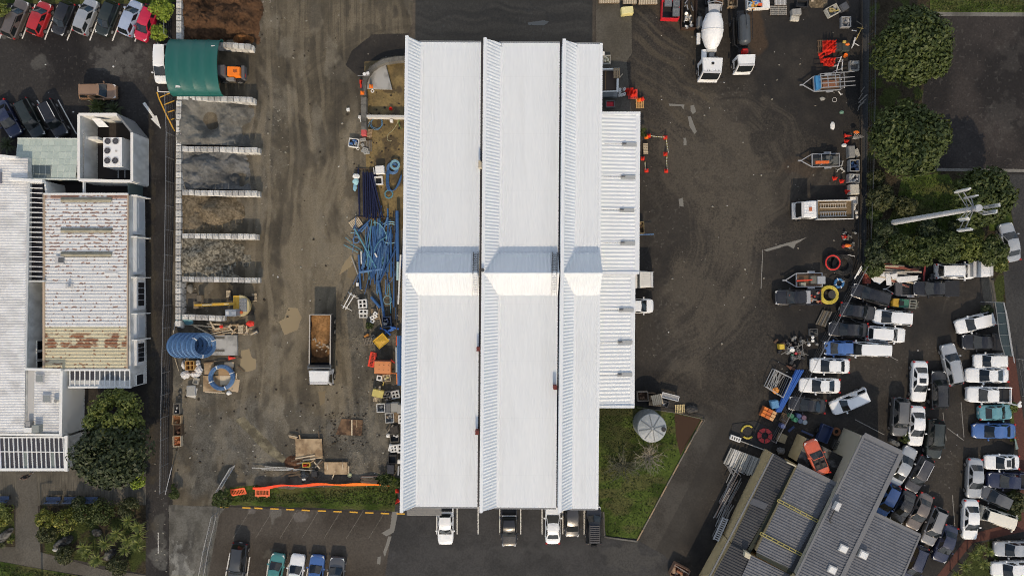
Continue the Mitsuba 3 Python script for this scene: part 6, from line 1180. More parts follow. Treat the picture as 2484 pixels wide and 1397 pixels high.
solo('red_bucket', 'red bucket standing in shade above the straight pen wall', 'bucket', lathe([(.01, .02), (.15, .02), (.2, .4), (.19, .4), (.14, .05), (.01, .05)], 14), RED, T=atp(949, 266)); k = None
BLH = mat((.10, .25, .42), .5); CYH = mat((.22, .42, .52), .5); NAVY = mat((.012, .016, .05), .45); BLP = mat((.042, .115, .275), .45); BLP2 = mat((.085, .175, .34), .45); BLP3 = mat((.03, .08, .20), .5); TEALP = mat((.10, .26, .34), .5)
hose('loose coil of thin blue hose below the straight pen wall', [(893, 308), (905, 290), (922, 288), (928, 302), (915, 312), (901, 304), (905, 290), (920, 286), (926, 300), (918, 314), (904, 312), (897, 298)], .03, BLH)
hose('pale yellow hose trailing from the pen wall', [(952, 289), (962, 284), (965, 296), (953, 316), (942, 326), (940, 338), (950, 342)], .03, mat((.45, .42, .25), .6)); hose('green hose curving under the warehouse eaves', [(985, 284), (970, 288), (968, 302), (974, 312)], .03, mat((.2, .35, .12), .6)); hose('thin white cable looping over the pen wall', [(880, 275), (890, 274), (900, 282), (895, 296), (885, 306)], .02, PVC)
solidbox('junction_box', 'small white tap box on the pen wall with the yellow hose', 'box', 949, 293, 0, .35, .3, .5, PVC)
crate(858, 347, -8, 1.15, 1.0, .55, 'white mesh crate with blue tangled ties left of the storage pen', PVC, DKBOX, load=12, im=[(.05, .12, .3), (.1, .2, .4), (.3, .3, .3)])
pallet(897, 324, 82, 'upright wooden pallet beside the pinkish box', z=.1, w=1.0, d=.55); solidbox('plastic_box', 'pinkish red plastic box on the pen wall', 'box', 882, 321, 0, .62, .75, .7, mat((.50, .09, .09), .55), ribs=2)
pallet(891, 355, 0, 'grey pallet carrying pale hollow blocks left of the storage pen', WOODG, w=1.1, d=1.3)
for i, (x, y, r, lab) in enumerate([(880, 339, 10, 'pale hollow block above the block pallet'), (879, 352, 30, 'pale hollow block on the upper block pallet edge'), (886, 362, -20, 'tilted pale hollow block on the block pallet'), (880, 366, 60, 'pale hollow block at the lower left of the block pallet'), (889, 370, 5, 'pale hollow block at the lower right of the block pallet'), (844, 266, 4, 'small white double hollow block alone in the mud'), (876, 285, -15, 'small white hollow block on the pen wall corner'), (877, 293, 20, 'small grey hollow block under the pen wall corner')]): cellblock(x, y, r, 1 if i % 2 else 2, 1, lab, .34, .3, PVC if i > 4 else CONCG, 'hollow_block', 'block')
coil(868, 360, .2, .1, .1, PVC, 'small white hose coil beside the mesh crate', r=.04)
# long navy pipes
for i, x in enumerate((881, 886, 891, 896, 901, 905, 909)): stick('pipe', f'long navy blue pipe, {ORD[i]} from the left in the straight bundle', 'pipe', P3(x, 417 + 2 * (i % 2), .3 + .12 * (i % 2)), P3(x + 2 + i * .4, 527 + 3 * (i % 3), .3 + .12 * (i % 2)), .105, 0, NAVY, 'navy pipes of the straight bundle', True)
stick('pipe', 'single navy pipe left of the straight navy bundle', 'pipe', P3(869, 408, .3), P3(872, 525, .3), .10, 0, NAVY, None, True); stick('pipe', 'upper slanting navy pipe lying across the bundle', 'pipe', P3(897, 420, .65), P3(922, 529, .5), .105, 0, NAVY, None, True); stick('pipe', 'lower slanting navy pipe lying beside the other slanting one', 'pipe', P3(902, 420, .65), P3(929, 528, .5), .105, 0, NAVY, None, True)
for i, y in enumerate((410, 527)): stick('timber_bearer', ('upper' if i == 0 else 'lower') + ' timber bearer under the straight navy pipe bundle', 'timber', P3(862, y, .1), P3(935, y + 2, .1), .1, .12, WOODD)
def crumple(px, py, s, label, m, name, cat, z=.1, sz=.35, seed=1):
    sp = trimesh.creation.icosphere(3); v = np.array(sp.vertices); v *= (.75 + .9 * (meshkit.fbm(v * 2.2 + seed * 5.1, 3) - .25))[:, None]; v = v * [s[0], s[1], sz]; v[:, 2] = np.maximum(v[:, 2], -.08); x, y = P(px, py, z); return solo(name, label, cat, (v, np.array(sp.faces)), m, T=at(x, y, z))
crumple(864, 428, (.42, .3), 'white crumpled plastic wrap at the end of the navy pipes', PVC, 'plastic_wrap', 'wrapping', .5, .2, 2); crumple(863, 441, (.32, .42), 'pale cyan crumpled plastic wrap on the navy pipes', mat((.32, .55, .60), .5), 'plastic_wrap', 'wrapping', .45, .2, 3); crumple(861, 455, (.22, .4), 'torn cyan wrap strip hanging down beside the navy pipes', CYH, 'plastic_wrap', 'wrapping', .4, .12, 4)
solidbox('water_tank', 'white plastic tank with domed lid beside the blue coil', 'tank', 921, 412, 4, 1.05, .95, .75, PVC); cellblock(918, 438, 4, 1, 1, 'white square open frame box below the white tank', .98, .5, PVC, 'frame_box', 'box'); stick('pipe', 'short white pipe leaning on the white tank', 'pipe', P3(906, 407, .5), P3(908, 422, .6), .05, 0, PVC, None, True)
coil(952, 408, .72, .38, .3, BLP2, 'loose blue pipe coil at the warehouse wall above the pale ring', r=.045); coil(958, 400, .6, .34, .12, CYH, 'pale blue thin coil lying on the loose blue coil', z=.4, r=.03); coil(943, 471, .54, .38, .1, TEALP, 'pale teal hose ring below the loose blue coil', r=.045)
for i in range(4): hose('blue pipe bow hanging down from the loose coil at the wall, strand ' + 'one two three four'.split()[i], [(938 + i * 2, 415), (937 + i * 2, 445), (942 + i * 2, 461), (955 + i, 462 - i), (968, 448 - i * 3), (974, 425)], .045, BLP, .1 + .1 * i, 'pipe', 'pipe')
pallet(863, 542, 35, 'pale pallet with one open corner at the top of the tangled blue heap', WOODP, w=1.35, d=1.15, n=7, gap=.3)
# tangled blue pipes
G = 'blue pipes in the tangled heap'
rr = random.Random(11)
for i in range(96):
    x = rr.gauss(913, 18); y = rr.gauss(612, 32); L = rr.uniform(35, 115); a = math.radians(rr.gauss(94, 8)); z = rr.uniform(.1, .65); dx, dy = math.cos(a) * L / 2, math.sin(a) * L / 2
    w_, r_ = rr.choice((('thin', .04), ('slim', .055), ('slim', .055), ('thick', .08), ('thick', .10))); c_, m_ = rr.choice((('blue', BLP), ('blue', BLP), ('pale blue', BLP2), ('pale blue', BLP2), ('dark blue', BLP3), ('dark blue', BLP3), ('teal', TEALP)))
    stick('pipe', f'{w_} {c_} pipe in the {"upper middle lower".split()[min(2, max(0, int((y - 560) / 35)))]} {"left" if x < 912 else "right"} part of the tangled heap beside the warehouse', 'pipe', P3(x - dx, y - dy, z), P3(x + dx, y + dy, z * .6 + .05), r_, 0, m_, G, True)
for x0, y0, x1, y1, r, m, lab in [(858, 549, 876, 562, .06, BLP, 'upper of two short blue pipes left of the tangled heap'), (856, 554, 874, 567, .06, BLP3, 'lower of two short blue pipes left of the tangled heap'), (899, 532, 868, 562, .09, BLP, 'blue pipe slanting from the navy bundle to the pallet'), (894, 542, 876, 563, .09, BLP2, 'second slanting blue pipe beside the pallet'), (872, 660, 929, 652, .16, BLP2, 'thick pale blue pipe lying across the tangled heap'), (870, 618, 875, 702, .11, BLP, 'long blue pipe standing out left of the tangled heap'), (853, 624, 868, 665, .07, CONCG, 'grey pipe left of the tangled heap'), (834, 594, 868, 612, .05, TEALP, 'pale teal pipe pointing out to the left of the heap'), (838, 576, 852, 588, .04, TEALP, 'short pale teal pipe left of the hose ring'), (876, 610, 877, 640, .09, PVC, 'short white pipe in the left edge of the heap'), (882, 635, 883, 649, .13, BLP2, 'short thick blue offcut in the left edge of the heap'), (917, 680, 932, 768, .16, BLP, 'thick long blue pipe slanting down from the heap'), (900, 720, 922, 746, .17, BLP, 'thick short blue pipe below the heap, pointing to the rack'),
                                 (948, 556, 949, 672, .13, BLP, 'thick blue pipe right of the heap, nearest the wall'), (944, 572, 941, 660, .09, BLP2, 'medium blue pipe right of the heap'), (936, 595, 934, 630, .09, BLP2, 'short medium blue pipe right of the heap'), (940, 590, 940, 660, .05, TEALP, 'thin teal pipe right of the heap'), (956, 600, 955, 745, .10, BLP, 'long blue pipe along the rail right of the heap'), (936, 678, 935, 715, .07, BLP2, 'blue pipe stub below the right side of the heap'), (945, 690, 948, 760, .06, TEALP, 'teal pipe pointing to the blue rack'), (942, 690, 938, 716, .05, TEALP, 'thin teal offcut below the heap'), (960, 745, 962, 774, .12, BLP, 'short thick blue pipe at the wall above the blue rack'), (926, 550, 916, 590, .13, BLP2, 'thick blue pipe at the top of the tangled heap'), (906, 548, 910, 580, .11, BLP, 'dark blue pipe at the top of the tangled heap')]:
    stick('pipe', lab, 'pipe', P3(x0, y0, .35 if r > .1 else .25), P3(x1, y1, .3), r, 0, m, None, True)
stick('pipe', 'very long thick blue pipe standing along the warehouse wall', 'pipe', P3(963, 512, 1.2), P3(965, 634, 1.2), .19, 0, BLP, None, True); stick('pipe', 'thick white pipe, left of the two along the warehouse wall', 'pipe', P3(965, 635, 1.4), P3(964, 680, 1.4), .14, 0, mat((.42, .58, .60), .5), None, True); stick('pipe', 'long slim white pipe along the warehouse wall', 'pipe', P3(972, 618, 1.5), P3(966, 738, 1.5), .1, 0, PVC, None, True)
hose('pale blue hose arc over the top of the tangled heap', [(905, 540), (922, 545), (934, 562), (938, 580)], .04, CYH, .6); hose('teal pipe arc in the middle of the tangled heap', [(937, 577), (922, 584), (912, 598), (908, 612), (916, 618)], .045, TEALP, .6); hose('pale teal pipe bow at the top right of the heap', [(925, 552), (936, 540), (950, 538), (958, 540)], .06, CYH, .3); hose('pale teal pipe bow nested under the other bow at the heap', [(928, 556), (938, 545), (950, 543), (958, 545)], .06, CYH, .3); hose('upturned pipe bow at the right of the heap', [(928, 580), (936, 588), (948, 590), (958, 588)], .06, CYH, .3)
hose('blue arc of pipe below the right of the heap', [(944, 630), (954, 640), (958, 655), (954, 674), (938, 692)], .04, BLP2, .4); hose('teal curved pipe at the left of the tangled heap', [(850, 592), (866, 600), (880, 612), (886, 630), (884, 642)], .045, TEALP, .4); hose('thin curved pipe at the upper left of the heap', [(850, 566), (862, 566), (872, 574)], .04, CYH, .2)
coil(864, 582, .42, .3, .12, BLP2, 'small blue hose ring at the left of the tangled heap', r=.04, z=.2); coil(931, 655, .58, .5, .08, BLP3, 'dark blue hose ring behind the thick crossing pipe', r=.04, z=.2); coil(940, 728, .52, .47, .06, CYH, 'thin pale hose ring above the blue rack', r=.03, z=.3)
for i, x in enumerate((954, 958, 962)): stick('rack_rail', 'dark steel rail along the warehouse wall under the long pipes', 'rail', P3(x, 520, .3 + .2 * i), P3(x, 800, .3 + .2 * i), .09, .1, mat((.035, .033, .03), .7), 'steel rails under the long pipes')
solo('timber_block', 'white timber offcut lying on the tangled pipes', 'timber', box(0, 0, 0, .5, .16, .12, -62), PVC, T=atp(912, 619, .65)); solidbox('black_drum', 'small black drum in the mud left of the heap', 'drum', 893, 696, 0, .3, .45, .6, DKBOX); solidbox('pump', 'small black and white pump standing left of the heap', 'pump', 867, 690, 0, .35, .45, .4, DKBOX, lid=PVC)
# trestles and block pallets
def trestle(px, py, rot, L, sp, label, m=PVC, h=.75):
    k = thing('trestle', label, 'trestle'); x, y = P(px, py, h); T = at(x, y, 0, rot)
    put(k, 'top_bar', beam((-L / 2, 0, h), (L / 2, 0, h), .09, .09), m, T)
    for s in (-1, 1):
        for q in (-1, 1): put(k, 'leg', beam((s * L * .38, 0, h), (s * L * .42, q * sp, 0), .06, .06), m, T)
    return k
trestle(842, 729, 62, 2.1, .55, 'white steel trestle in the mud below the grey pipe'); trestle(849, 733, 58, 2.0, .55, 'second white steel trestle crossing the other in the mud')
cellblock(879, 737, 4, 2, 2, 'white four cell concrete unit below the tangled heap', .52, .5, PVC); cellblock(881, 756, -2, 2, 1, 'white two cell concrete unit under the four cell one', .52, .4, PVC); cellblock(881, 766, 0, 2, 1, 'white broken two cell unit, lowest of the three', .50, .25, CONC); cellblock(906, 769, 25, 2, 1, 'white cast frames heaped beside the pallet', .42, .4, PVC); cellblock(903, 779, -30, 1, 1, 'white cast ring frame lying below the heaped frames', .45, .3, PVC); cellblock(910, 761, 50, 1, 1, 'tilted white cast frame on the pallet', .42, .6, PVC)
pallet(911, 762, 90, 'brown pallet under the white cast frames', WOOD2, w=1.3, d=1.1)
k, T = crate(939, 780, 3, 1.0, 1.2, .9, 'blue metal rack box full of dark fittings under the warehouse eaves', mat((.03, .06, .13), .5), DKBOX, load=10, im=[(.02, .03, .06), (.1, .12, .15), (.03, .05, .12)])
for i, (x, y, a, L) in enumerate([(934, 800, 20, 26), (945, 803, -25, 24), (950, 797, -35, 22), (940, 806, 40, 20), (957, 795, 15, 22)]): stick('pipe', 'short bright blue pipe offcut in the fan below the blue rack', 'pipe', P3(x - math.cos(math.radians(a)) * L / 2, y - math.sin(math.radians(a)) * L / 2, .2 + .1 * i), P3(x + math.cos(math.radians(a)) * L / 2, y + math.sin(math.radians(a)) * L / 2, .2 + .1 * i), .11, 0, mat((.04, .13, .42), .5), 'bright blue offcuts below the blue rack', True)
stick('plank', 'brown plank left of the blue rack', 'timber', P3(914, 742, .3), P3(928, 800, .3), .1, .06, WOOD2)
k = thing('yellow_hopper', 'yellow square steel hopper standing on its corner below the blue offcuts', 'hopper'); T = atp(924, 827, 0, 40, 1, 1.0); YH = mat((.58, .36, .03), .5)
put(k, 'body', hull([(s * .72, q * .58, z) for s in (-1, 1) for q in (-1, 1) for z in (.5, .95)] + [(s * .3, q * .25, .15) for s in (-1, 1) for q in (-1, 1)]), YH, T); put(k, 'cover', hull([(s * .62, q * .5, .95) for s in (-1, 1) for q in (-1, 1)] + [(0, 0, 1.1)]), mat((.50, .30, .03), .5), T); put(k, 'rim', join(*[beam((a, b, .98), (c, d, .98), .07, .07) for a, b, c, d in ((-.72, -.58, .72, -.58), (.72, -.58, .72, .58), (.72, .58, -.72, .58), (-.72, .58, -.72, -.58))]), YH, T)
pallet(893, 828, 10, 'grey slatted pallet left of the yellow hopper', WOODG, w=1.1, d=.9); solo('machine_part', 'small rusty orange machine part above the grey slatted pallet', 'part', join(box(0, 0, 0, .5, .2, .3, 30), cyl(.2, .1, .1, .14, .3, 10)), mat((.38, .16, .03), .6), T=atp(889, 814)); crate(905, 817, 30, .45, .4, .3, 'small dark tray beside the yellow hopper', GREYB, DKBOX)
BARF = mat((.70, .06, .03), .5); BARO = mat((.75, .16, .05), .5)
def barrier(px, py, rot, label, m, W=1.45, H=1.0, tilt=0, z=.06):
    k = thing('plastic_barrier', label, 'barrier'); x, y = P(px, py, z); T = T4().translate([x, y, z]).rotate([0, 0, 1], rot).rotate([1, 0, 0], tilt)
    for s in (-1, 1): put(k, 'rail', box(0, s * (H / 2 - .1), 0, W - .1, .2, .07), m, T); put(k, 'end_post', box(s * (W / 2 - .05), 0, 0, .1, H * .92, .075), m, T)
    for i in range(9): put(k, 'bar', box(-W / 2 + W * (i + 1) / 10, 0, .01, .06, H - .36, .045), m, T)
    for s in (-1, 1): put(k, 'foot', box(s * W * .3, -H / 2 - .02, 0, .25, .12, .06), m, T)
barrier(903, 872, 78, 'red slotted plastic barrier lying left of the orange steel box', BARF, 1.75, .75); barrier(578, 1192, 8, 'bright red orange slotted plastic barrier standing tilted at the grass strip', mat((.78, .10, .02), .5), 1.8, 1.0, 25, .15); barrier(637, 1194, 0, 'faded orange slotted plastic barrier lying on the grass strip', mat((.72, .17, .07), .5), 1.75, .9)
k = thing('orange_steel_box', 'large orange steel box with six bolts under a dark upright plate', 'steel box'); T = atp(928, 891, 0, -2, 1, .9)
put(k, 'body', box(0, 0, .05, 1.95, 1.5, .85), mat((.50, .19, .07), .6), T); put(k, 'lid', box(0, 0, .9, 1.85, 1.4, .05), mat((.62, .25, .10), .6), T); put(k, 'back_plate', box(0, .78, 0, 2.05, .08, 1.3), mat((.12, .05, .035), .7), T); put(k, 'front_rail', box(0, -.78, .1, 1.9, .08, .4), mat((.17, .08, .05), .7), T)
for i in range(6): put(k, 'bolt', cyl(-.4 + .55 * (i % 3), -.25 + .55 * (i // 3), .95, .05, .03, 8), mat((.15, .06, .03), .6), T)
for x, m, lab in ((961, mat((.45, .47, .48), .5), 'grey steel tube, outermost along the lower warehouse wall'), (965, BLP2, 'blue pipe in the wall rack beside the orange box'), (969, BLP, 'second blue pipe in the wall rack beside the orange box'), (973, BLP3, 'dark blue pipe in the wall rack, closest to the wall')): stick('pipe', lab, 'pipe', P3(x, 814 if x > 962 else 842, 1.0), P3(x + 1, 935 if x > 962 else 903, 1.0), .1, 0, m, None, True)
stick('steel_post', 'orange red steel post at the upper end of the wall rack', 'post', P3(962, 815, .9), P3(962, 838, .9), .14, .1, mat((.5, .09, .04), .5)); stick('steel_post', 'orange steel post at the lower end of the wall rack', 'post', P3(962, 905, .9), P3(963, 932, .9), .12, .1, mat((.7, .2, .05), .5)); stick('steel_post', 'orange strut from the orange box to the wall rack', 'post', P3(948, 905, .9), P3(964, 906, .9), .08, .06, mat((.7, .2, .05), .5)); stick('steel_post', 'pink red strut above the orange steel box', 'post', P3(948, 872, .9), P3(957, 880, .9), .1, .06, RED)
# stillages and crates down the wall
GAL = GALV
cellblock(920, 917, -10, 1, 1, 'white open cast frame below the orange steel box', .62, .4, PVC, 'frame_box', 'box'); crate(937, 917, 5, 1.0, .8, .4, 'crate of pale yellow fittings below the orange steel box', WOODP, load=10, im=[(.5, .45, .2), (.4, .35, .2), (.5, .48, .4)]); stick('steel_post', 'yellow strut below the crate of fittings', 'post', P3(929, 935, .5), P3(931, 926, .5), .1, .08, mat((.5, .38, .08), .6)); solo('timber_block', 'short pale post end above the yellow crate', 'timber', box(0, 0, 0, .2, .45, .3), WOODP, T=atp(922, 941, .3))
crate(917, 954, -12, 1.25, .8, .8, 'pale yellow lidded crate with slatted foot', mat((.52, .44, .14), .6), lid=True); pallet(916, 969, -8, 'pale pallet under the yellow lidded crate', WOODP, w=1.0, d=.5)
crate(938, 956, 2, .95, .7, .6, 'dark crate of scrap left of the cell blocks', GREYB, DKBOX, load=6, im=[(.2, .19, .17), (.3, .28, .24)]); crate(941, 966, 20, .9, .6, .4, 'grey crate of broken pieces under the dark scrap crate', WOODG, load=6, im=[(.3, .29, .26), (.2, .18, .16)])
cellblock(959, 957, 12, 2, 2, 'pale two by two cell block unit beside the dark scrap crate', .46, .5, CONC); crate(924, 989, 3, .95, 1.0, .8, 'white rounded tub with grey plates in it', PVC, GREYB, load=5, im=[(.15, .16, .17), (.35, .36, .36), (.05, .05, .05)], name='tub', cat='tub')
solidbox('grey_stack', 'stack of dark slats right of the white tub', 'stack', 941, 990, 0, .6, 1.2, .8, GREYB, ribs=3); solidbox('grey_panel_stack', 'light grey stack of square panels against the warehouse wall', 'stack', 957, 988, 0, .9, 1.1, .9, CONCG, ribs=2); solidbox('grey_panel_stack', 'light grey panel stack half under the warehouse eaves', 'stack', 969, 992, 0, .6, 1.1, .9, CONCG, ribs=1)
crate(945, 1013, 3, 1.0, 1.15, .8, 'wooden sided tub filled with silver scrap', CONC, GREYB, load=9, im=[(.3, .31, .3), (.1, .1, .1), (.36, .27, .18)]); pallet(960, 1013, 0, 'brown slatted stack beside the silver scrap tub', WOOD2, w=.7, d=1.2, z=.3); cellblock(971, 1017, 2, 1, 2, 'pale cell block unit half under the eaves beside the brown slats', .5, .5, PVC)
stick('plank', 'grey plank leaning at the dark frames by the wall', 'timber', P3(936, 1052, .4), P3(954, 1030, .8), .14, .06, WOODG); solidbox('dark_frame_stack', 'dark stack of frames under the leaning grey plank', 'stack', 956, 1042, 10, 1.0, .9, .7, mat((.05, .045, .04), .8), ribs=4)
crate(957, 1061, 2, 1.05, 1.0, .7, 'dark crate with a white lump in it by the wall', mat((.13, .12, .10), .8), DKBOX, load=2, im=[(.55, .55, .54)]); crumple(943, 1056, (.3, .25), 'white rag left of the dark crate', PVC, 'rag', 'rag', .2, .2, 7)
cellblock(955, 1088, 8, 2, 2, 'white heaped cell block units on a dark base by the wall', .42, .6, PVC); cellblock(947, 1086, -15, 1, 2, 'white tilted cell block left of the heaped units', .4, .5, PVC); cellblock(969, 1088, 0, 1, 2, 'white cell block half under the eaves', .5, .6, PVC)
crate(952, 1113, 0, .95, 1.05, .8, 'black open bin by the lower warehouse wall', DKBOX, DKBOX, name='bin', cat='bin'); crate(948, 1137, -2, .75, 1.0, .8, 'black lidded bin below the black open bin', mat((.03, .032, .04), .5), lid=True, name='bin', cat='bin'); solidbox('white_box', 'small white box half under the eaves beside the black bins', 'box', 969, 1120, 0, .5, .45, .5, PVC); solo('steel_tube', 'grey tube beside the lower black bin at the wall', 'tube', tube([P3(967, 1130, .5), P3(966, 1152, .4)], .1, 7), GALV)
cone(964, 1190, 'red cone at the warehouse corner, upper of two', RED, tilt=20); cone(965, 1214, 'red cone at the warehouse corner, lower of two', RED, tilt=-15, rot=40)
# --- left part of the yard
for i, (x0, y0, x1, y1) in enumerate([(448, 786, 515, 793), (470, 790, 512, 812), (502, 785, 540, 788), (505, 789, 530, 800), (510, 780, 522, 800), (515, 797, 552, 796), (510, 805, 550, 798), (512, 810, 560, 800), (522, 799, 562, 790), (548, 803, 560, 786), (556, 790, 580, 787), (562, 812, 578, 786), (565, 806, 600, 811), (570, 790, 592, 788), (590, 788, 604, 805), (592, 812, 610, 790), (598, 790, 600, 812), (568, 798, 592, 794), (540, 808, 572, 806), (520, 813, 545, 811), (585, 800, 612, 797), (555, 793, 570, 808), (505, 797, 535, 806), (608, 812, 624, 804)]):
    stick('timber_plank', f'pale timber offcut in the {"left" if x0 < 530 else "middle" if x0 < 572 else "right"} part of the pile below the excavator bay', 'timber', P3(x0, y0, .15 + .04 * (i % 9)), P3(x1, y1, .2 + .05 * (i % 7)), R.uniform(.09, .18), .06, R.choice((WOOD, WOODP, WOODP, WOOD2)), 'timber offcuts below the excavator bay')
pallet(584, 799, 88, 'small pale pallet standing in the timber offcut pile', WOODP, z=.4, w=1.0, d=.6); crumple(607, 785, (.45, .32), 'bright red sheet bundle at the right end of the timber pile', RED, 'red_bundle', 'bundle', .5, .3, 5); crumple(537, 792, (.2, .2), 'small red bag in the timber pile', RED, 'red_bag', 'bag', .6, .2, 6); crate(620, 806, 30, .5, .35, .3, 'small dark wire basket right of the timber pile', GREYB, DKBOX, name='basket', cat='basket')
solo('oval_sheet', 'pale teal oval sheet lying behind the short block wall', 'sheet', xf(cyl(0, 0, 0, .98, .06, 24), rx=24, s=1), mat((.10, .24, .28), .5), T=T4().translate([*P(447, 778, .8), .7]).rotate([0, 0, 1], -6).scale([1.05, .55, 1])); boulder('pale round stone in the dark corner below the short block wall', 444, 792, .22, .2, .2, 0, CONC)
stick('steel_tube', 'pale tube leaning against the fence above the big blue coils', 'tube', P3(425, 780, 1.0), P3(421, 808, .3), .03, .03, PVC); stick('steel_tube', 'pale timber pole below the big blue coils at the fence', 'tube', P3(424, 868, .3), P3(434, 900, .1), .05, .05, WOODP)
for i in range(6):
    coil(430 + i * 11.4, 838, 1.46, 1.1, .42, BLP2 if i % 2 else mat((.075, .165, .33), .45), ['leftmost of the big blue pipe coils leaning in a row', 'second big blue coil from the left in the leaning row', 'third big blue coil from the left in the leaning row', 'fourth big blue coil from the left in the leaning row', 'fifth big blue coil from the left in the leaning row', 'rightmost big blue coil of the leaning row, its round opening in full view'][i], z=1.12, r=.055, tilt=(50, 0), straps=3 if i == 5 else 0, n=36)
k = thing('concrete_slab', 'pale grey concrete slab with two painted shadow strips right of the big blue coils', 'slab'); put(k, 'slab', prism(pp([(504, 812), (575, 813), (576, 862), (500, 861)], .3), 0, .3), 'slab_concrete'); put(k, 'shadow_strip', box(*P(527, 819, .31), .3, 1.7, .28, .015), mat((.09, .085, .075), .9)); put(k, 'shadow_strip', box(*P(527, 850, .31), .3, 1.7, .28, .015), mat((.09, .085, .075), .9))  # two shadows on the slab, painted as thin dark strips
for x0, y0, x1, y1, m, lab in [(495, 880, 560, 873, WOODD, 'dark plank between the concrete slab and the plywood'), (520, 876, 548, 874, WOOD2, 'short plank above the plywood sheets'), (578, 868, 586, 868, WOODD, 'dark timber end right of the concrete slab'), (577, 888, 593, 901, WOODD, 'dark stick beside the tan puddle'), (574, 905, 573, 918, WOODP, 'thin pale batten right of the coil'), (497, 950, 545, 953, WOODP, 'pale plank below the plywood sheets')]: stick('plank', lab, 'timber', P3(x0, y0, .1), P3(x1, y1, .1), .14, .05, m)
for x, y, w, d, rot, z, m, lab in [(508, 893, 1.2, 1.4, 4, .02, PLY, 'plywood sheet under the upper left of the single coil'), (516, 930, 2.2, 1.9, 0, .05, PLY, 'large plywood sheet under the lower left of the single coil'), (548, 905, 1.7, 1.6, 0, .03, mat((.34, .225, .12), .8), 'brown plywood sheet showing through the single coil'), (548, 922, 1.3, 1.1, 2, .07, WOODP, 'pale board showing through the single coil'), (556, 884, 1.1, .6, 2, .05, WOODP, 'pale board above the single coil'), (568, 934, 1.2, 1.5, -8, .03, mat((.42, .33, .22), .9), 'pale board at the right of the single coil')]: solo('plywood_sheet', lab, 'board', box(0, 0, z, w, d, .035, rot), m, T=atp(x, y))
coil(536, 916, 1.5, 1.12, .5, BLP2, 'single blue pipe coil lying flat on plywood sheets', z=.12, r=.055, straps=4, n=40); cone(556, 868, 'red and white cone lying below the concrete slab', RED, tilt=85, z=.2); crumple(555, 953, (.3, .22), 'white crumpled bag below the single coil', PVC, 'plastic_bag', 'bag', .1, .2, 8)
crate(461, 886, 2, 1.0, 1.05, .9, 'orange brown four cell timber crate among white bags', mat((.50, .30, .10), .7), WOODD); 
for a, b, w, d in ((461, 886, .07, 1.0), (461, 886, 1.0, .07)): solo('crate_divider', 'timber divider in the four cell crate, ' + ('upright' if w < d else 'level') + ' in the photo', 'divider', box(0, 0, .3, w, d, .62), mat((.50, .30, .10), .7), T=atp(a, b, 0, 2, 1, .9))
for i, (x, y, s, sz, lab) in enumerate([(482, 896, (.45, .5), .4, 'white bulk bag right of the four cell crate'), (450, 909, (.55, .45), .4, 'white bulk bag below the four cell crate, left'), (475, 908, (.6, .35), .35, 'white bulk bag below the four cell crate, right'), (446, 884, (.2, .5), .4, 'white wrap left of the four cell crate'), (481, 880, (.25, .4), .4, 'white bag at the upper right of the four cell crate')]): crumple(x, y, s, lab, mat((.56, .555, .55), .7), 'bulk_bag', 'bag', .15, sz, 20 + i)
crate(475, 924, -15, .6, .75, .4, 'small beige tub below the white bags', mat((.36, .34, .29), .7), name='tub', cat='tub'); solidbox('pale_block', 'pale grey square block with worn top left of the plywood sheets', 'block', 462, 948, 3, .95, 1.2, .5, CONC, lid=CONCG); solo('pale_board', 'pale board under the worn grey block', 'board', box(0, 0, 0, 1.1, 1.2, .08, -14), CONC, T=atp(466, 951)); boulder('dark stone left of the worn grey block', 438, 950, .2, .25, .2, 20, RK); boulder('second dark stone left of the worn grey block', 437, 962, .22, .2, .2, 60, RK)
crate(429, 991, 0, .75, 1.25, .6, 'wooden bin with white bag, uppermost of the four along the fence', WOODG, DKBOX, load=2, im=[(.55, .55, .54)]); crate(429, 1018, -4, 1.0, 1.1, .6, 'wooden bin with rusty frame, second of four along the fence', WOOD, mat((.16, .075, .03), .9), load=4, im=[(.25, .1, .04), (.4, .3, .18)]); crate(431, 1043, 0, .95, 1.3, .7, 'dark wooden bin, third of four along the fence', WOODD, mat((.04, .022, .015), .9), load=3, im=[(.08, .04, .025), (.25, .1, .05)]); crate(430, 1070, 2, .95, 1.25, .6, 'wooden bin with orange brown rags, lowest of four along the fence', WOODP, mat((.26, .09, .03), .9), load=6, im=[(.4, .13, .05), (.3, .1, .04), (.45, .25, .12)])
# plates, boards and scrap at the bottom of the muddy yard
def plate(label, poly, z, t, m, name='steel_plate', cat='plate'): return solo(name, label, cat, prism(pp(poly), z, z + t), m)
plate('wet brown steel plate right of the trench patch', [(829, 1015), (880, 1018), (878, 1056), (815, 1053)], .05, .06, RUSTP); solo('batten', 'pale batten lying across the wet brown plate', 'timber', box(0, 0, .11, .16, 1.85, .05, 0), WOODP, T=atp(854, 1036)); solo('batten', 'thin brown batten at the right end of the wet brown plate', 'timber', box(0, 0, .11, .09, .9, .05, 0), WOOD2, T=atp(866, 1027))
plate('large square plywood sheet with wet stains', [(719, 1062), (783, 1062), (785, 1110), (720, 1110)], .35, .05, PLY, 'plywood_sheet', 'board'); solo('support_crate', 'dark timber crib under the large square plywood sheet', 'crib', box(0, 0, 0, 2.9, 1.9, .34), WOODD, T=atp(752, 1084))
plate('plywood board with two slots right of the scrap heap', [(788, 1119), (844, 1119), (845, 1149), (789, 1148)], .25, .05, PLY, 'plywood_sheet', 'board'); stick('plank', 'short pale plank leaning on the slotted board', 'timber', P3(813, 1142, .3), P3(805, 1162, .1), .12, .05, WOODP); stick('plank', 'thin pale plank at the right end of the slotted board', 'timber', P3(846, 1130, .3), P3(846, 1148, .2), .1, .05, WOODP); crumple(848, 1152, (.25, .25), 'pale yellow green rag at the corner of the slotted board', mat((.5, .52, .3), .7), 'rag', 'rag', .1, .15, 9)
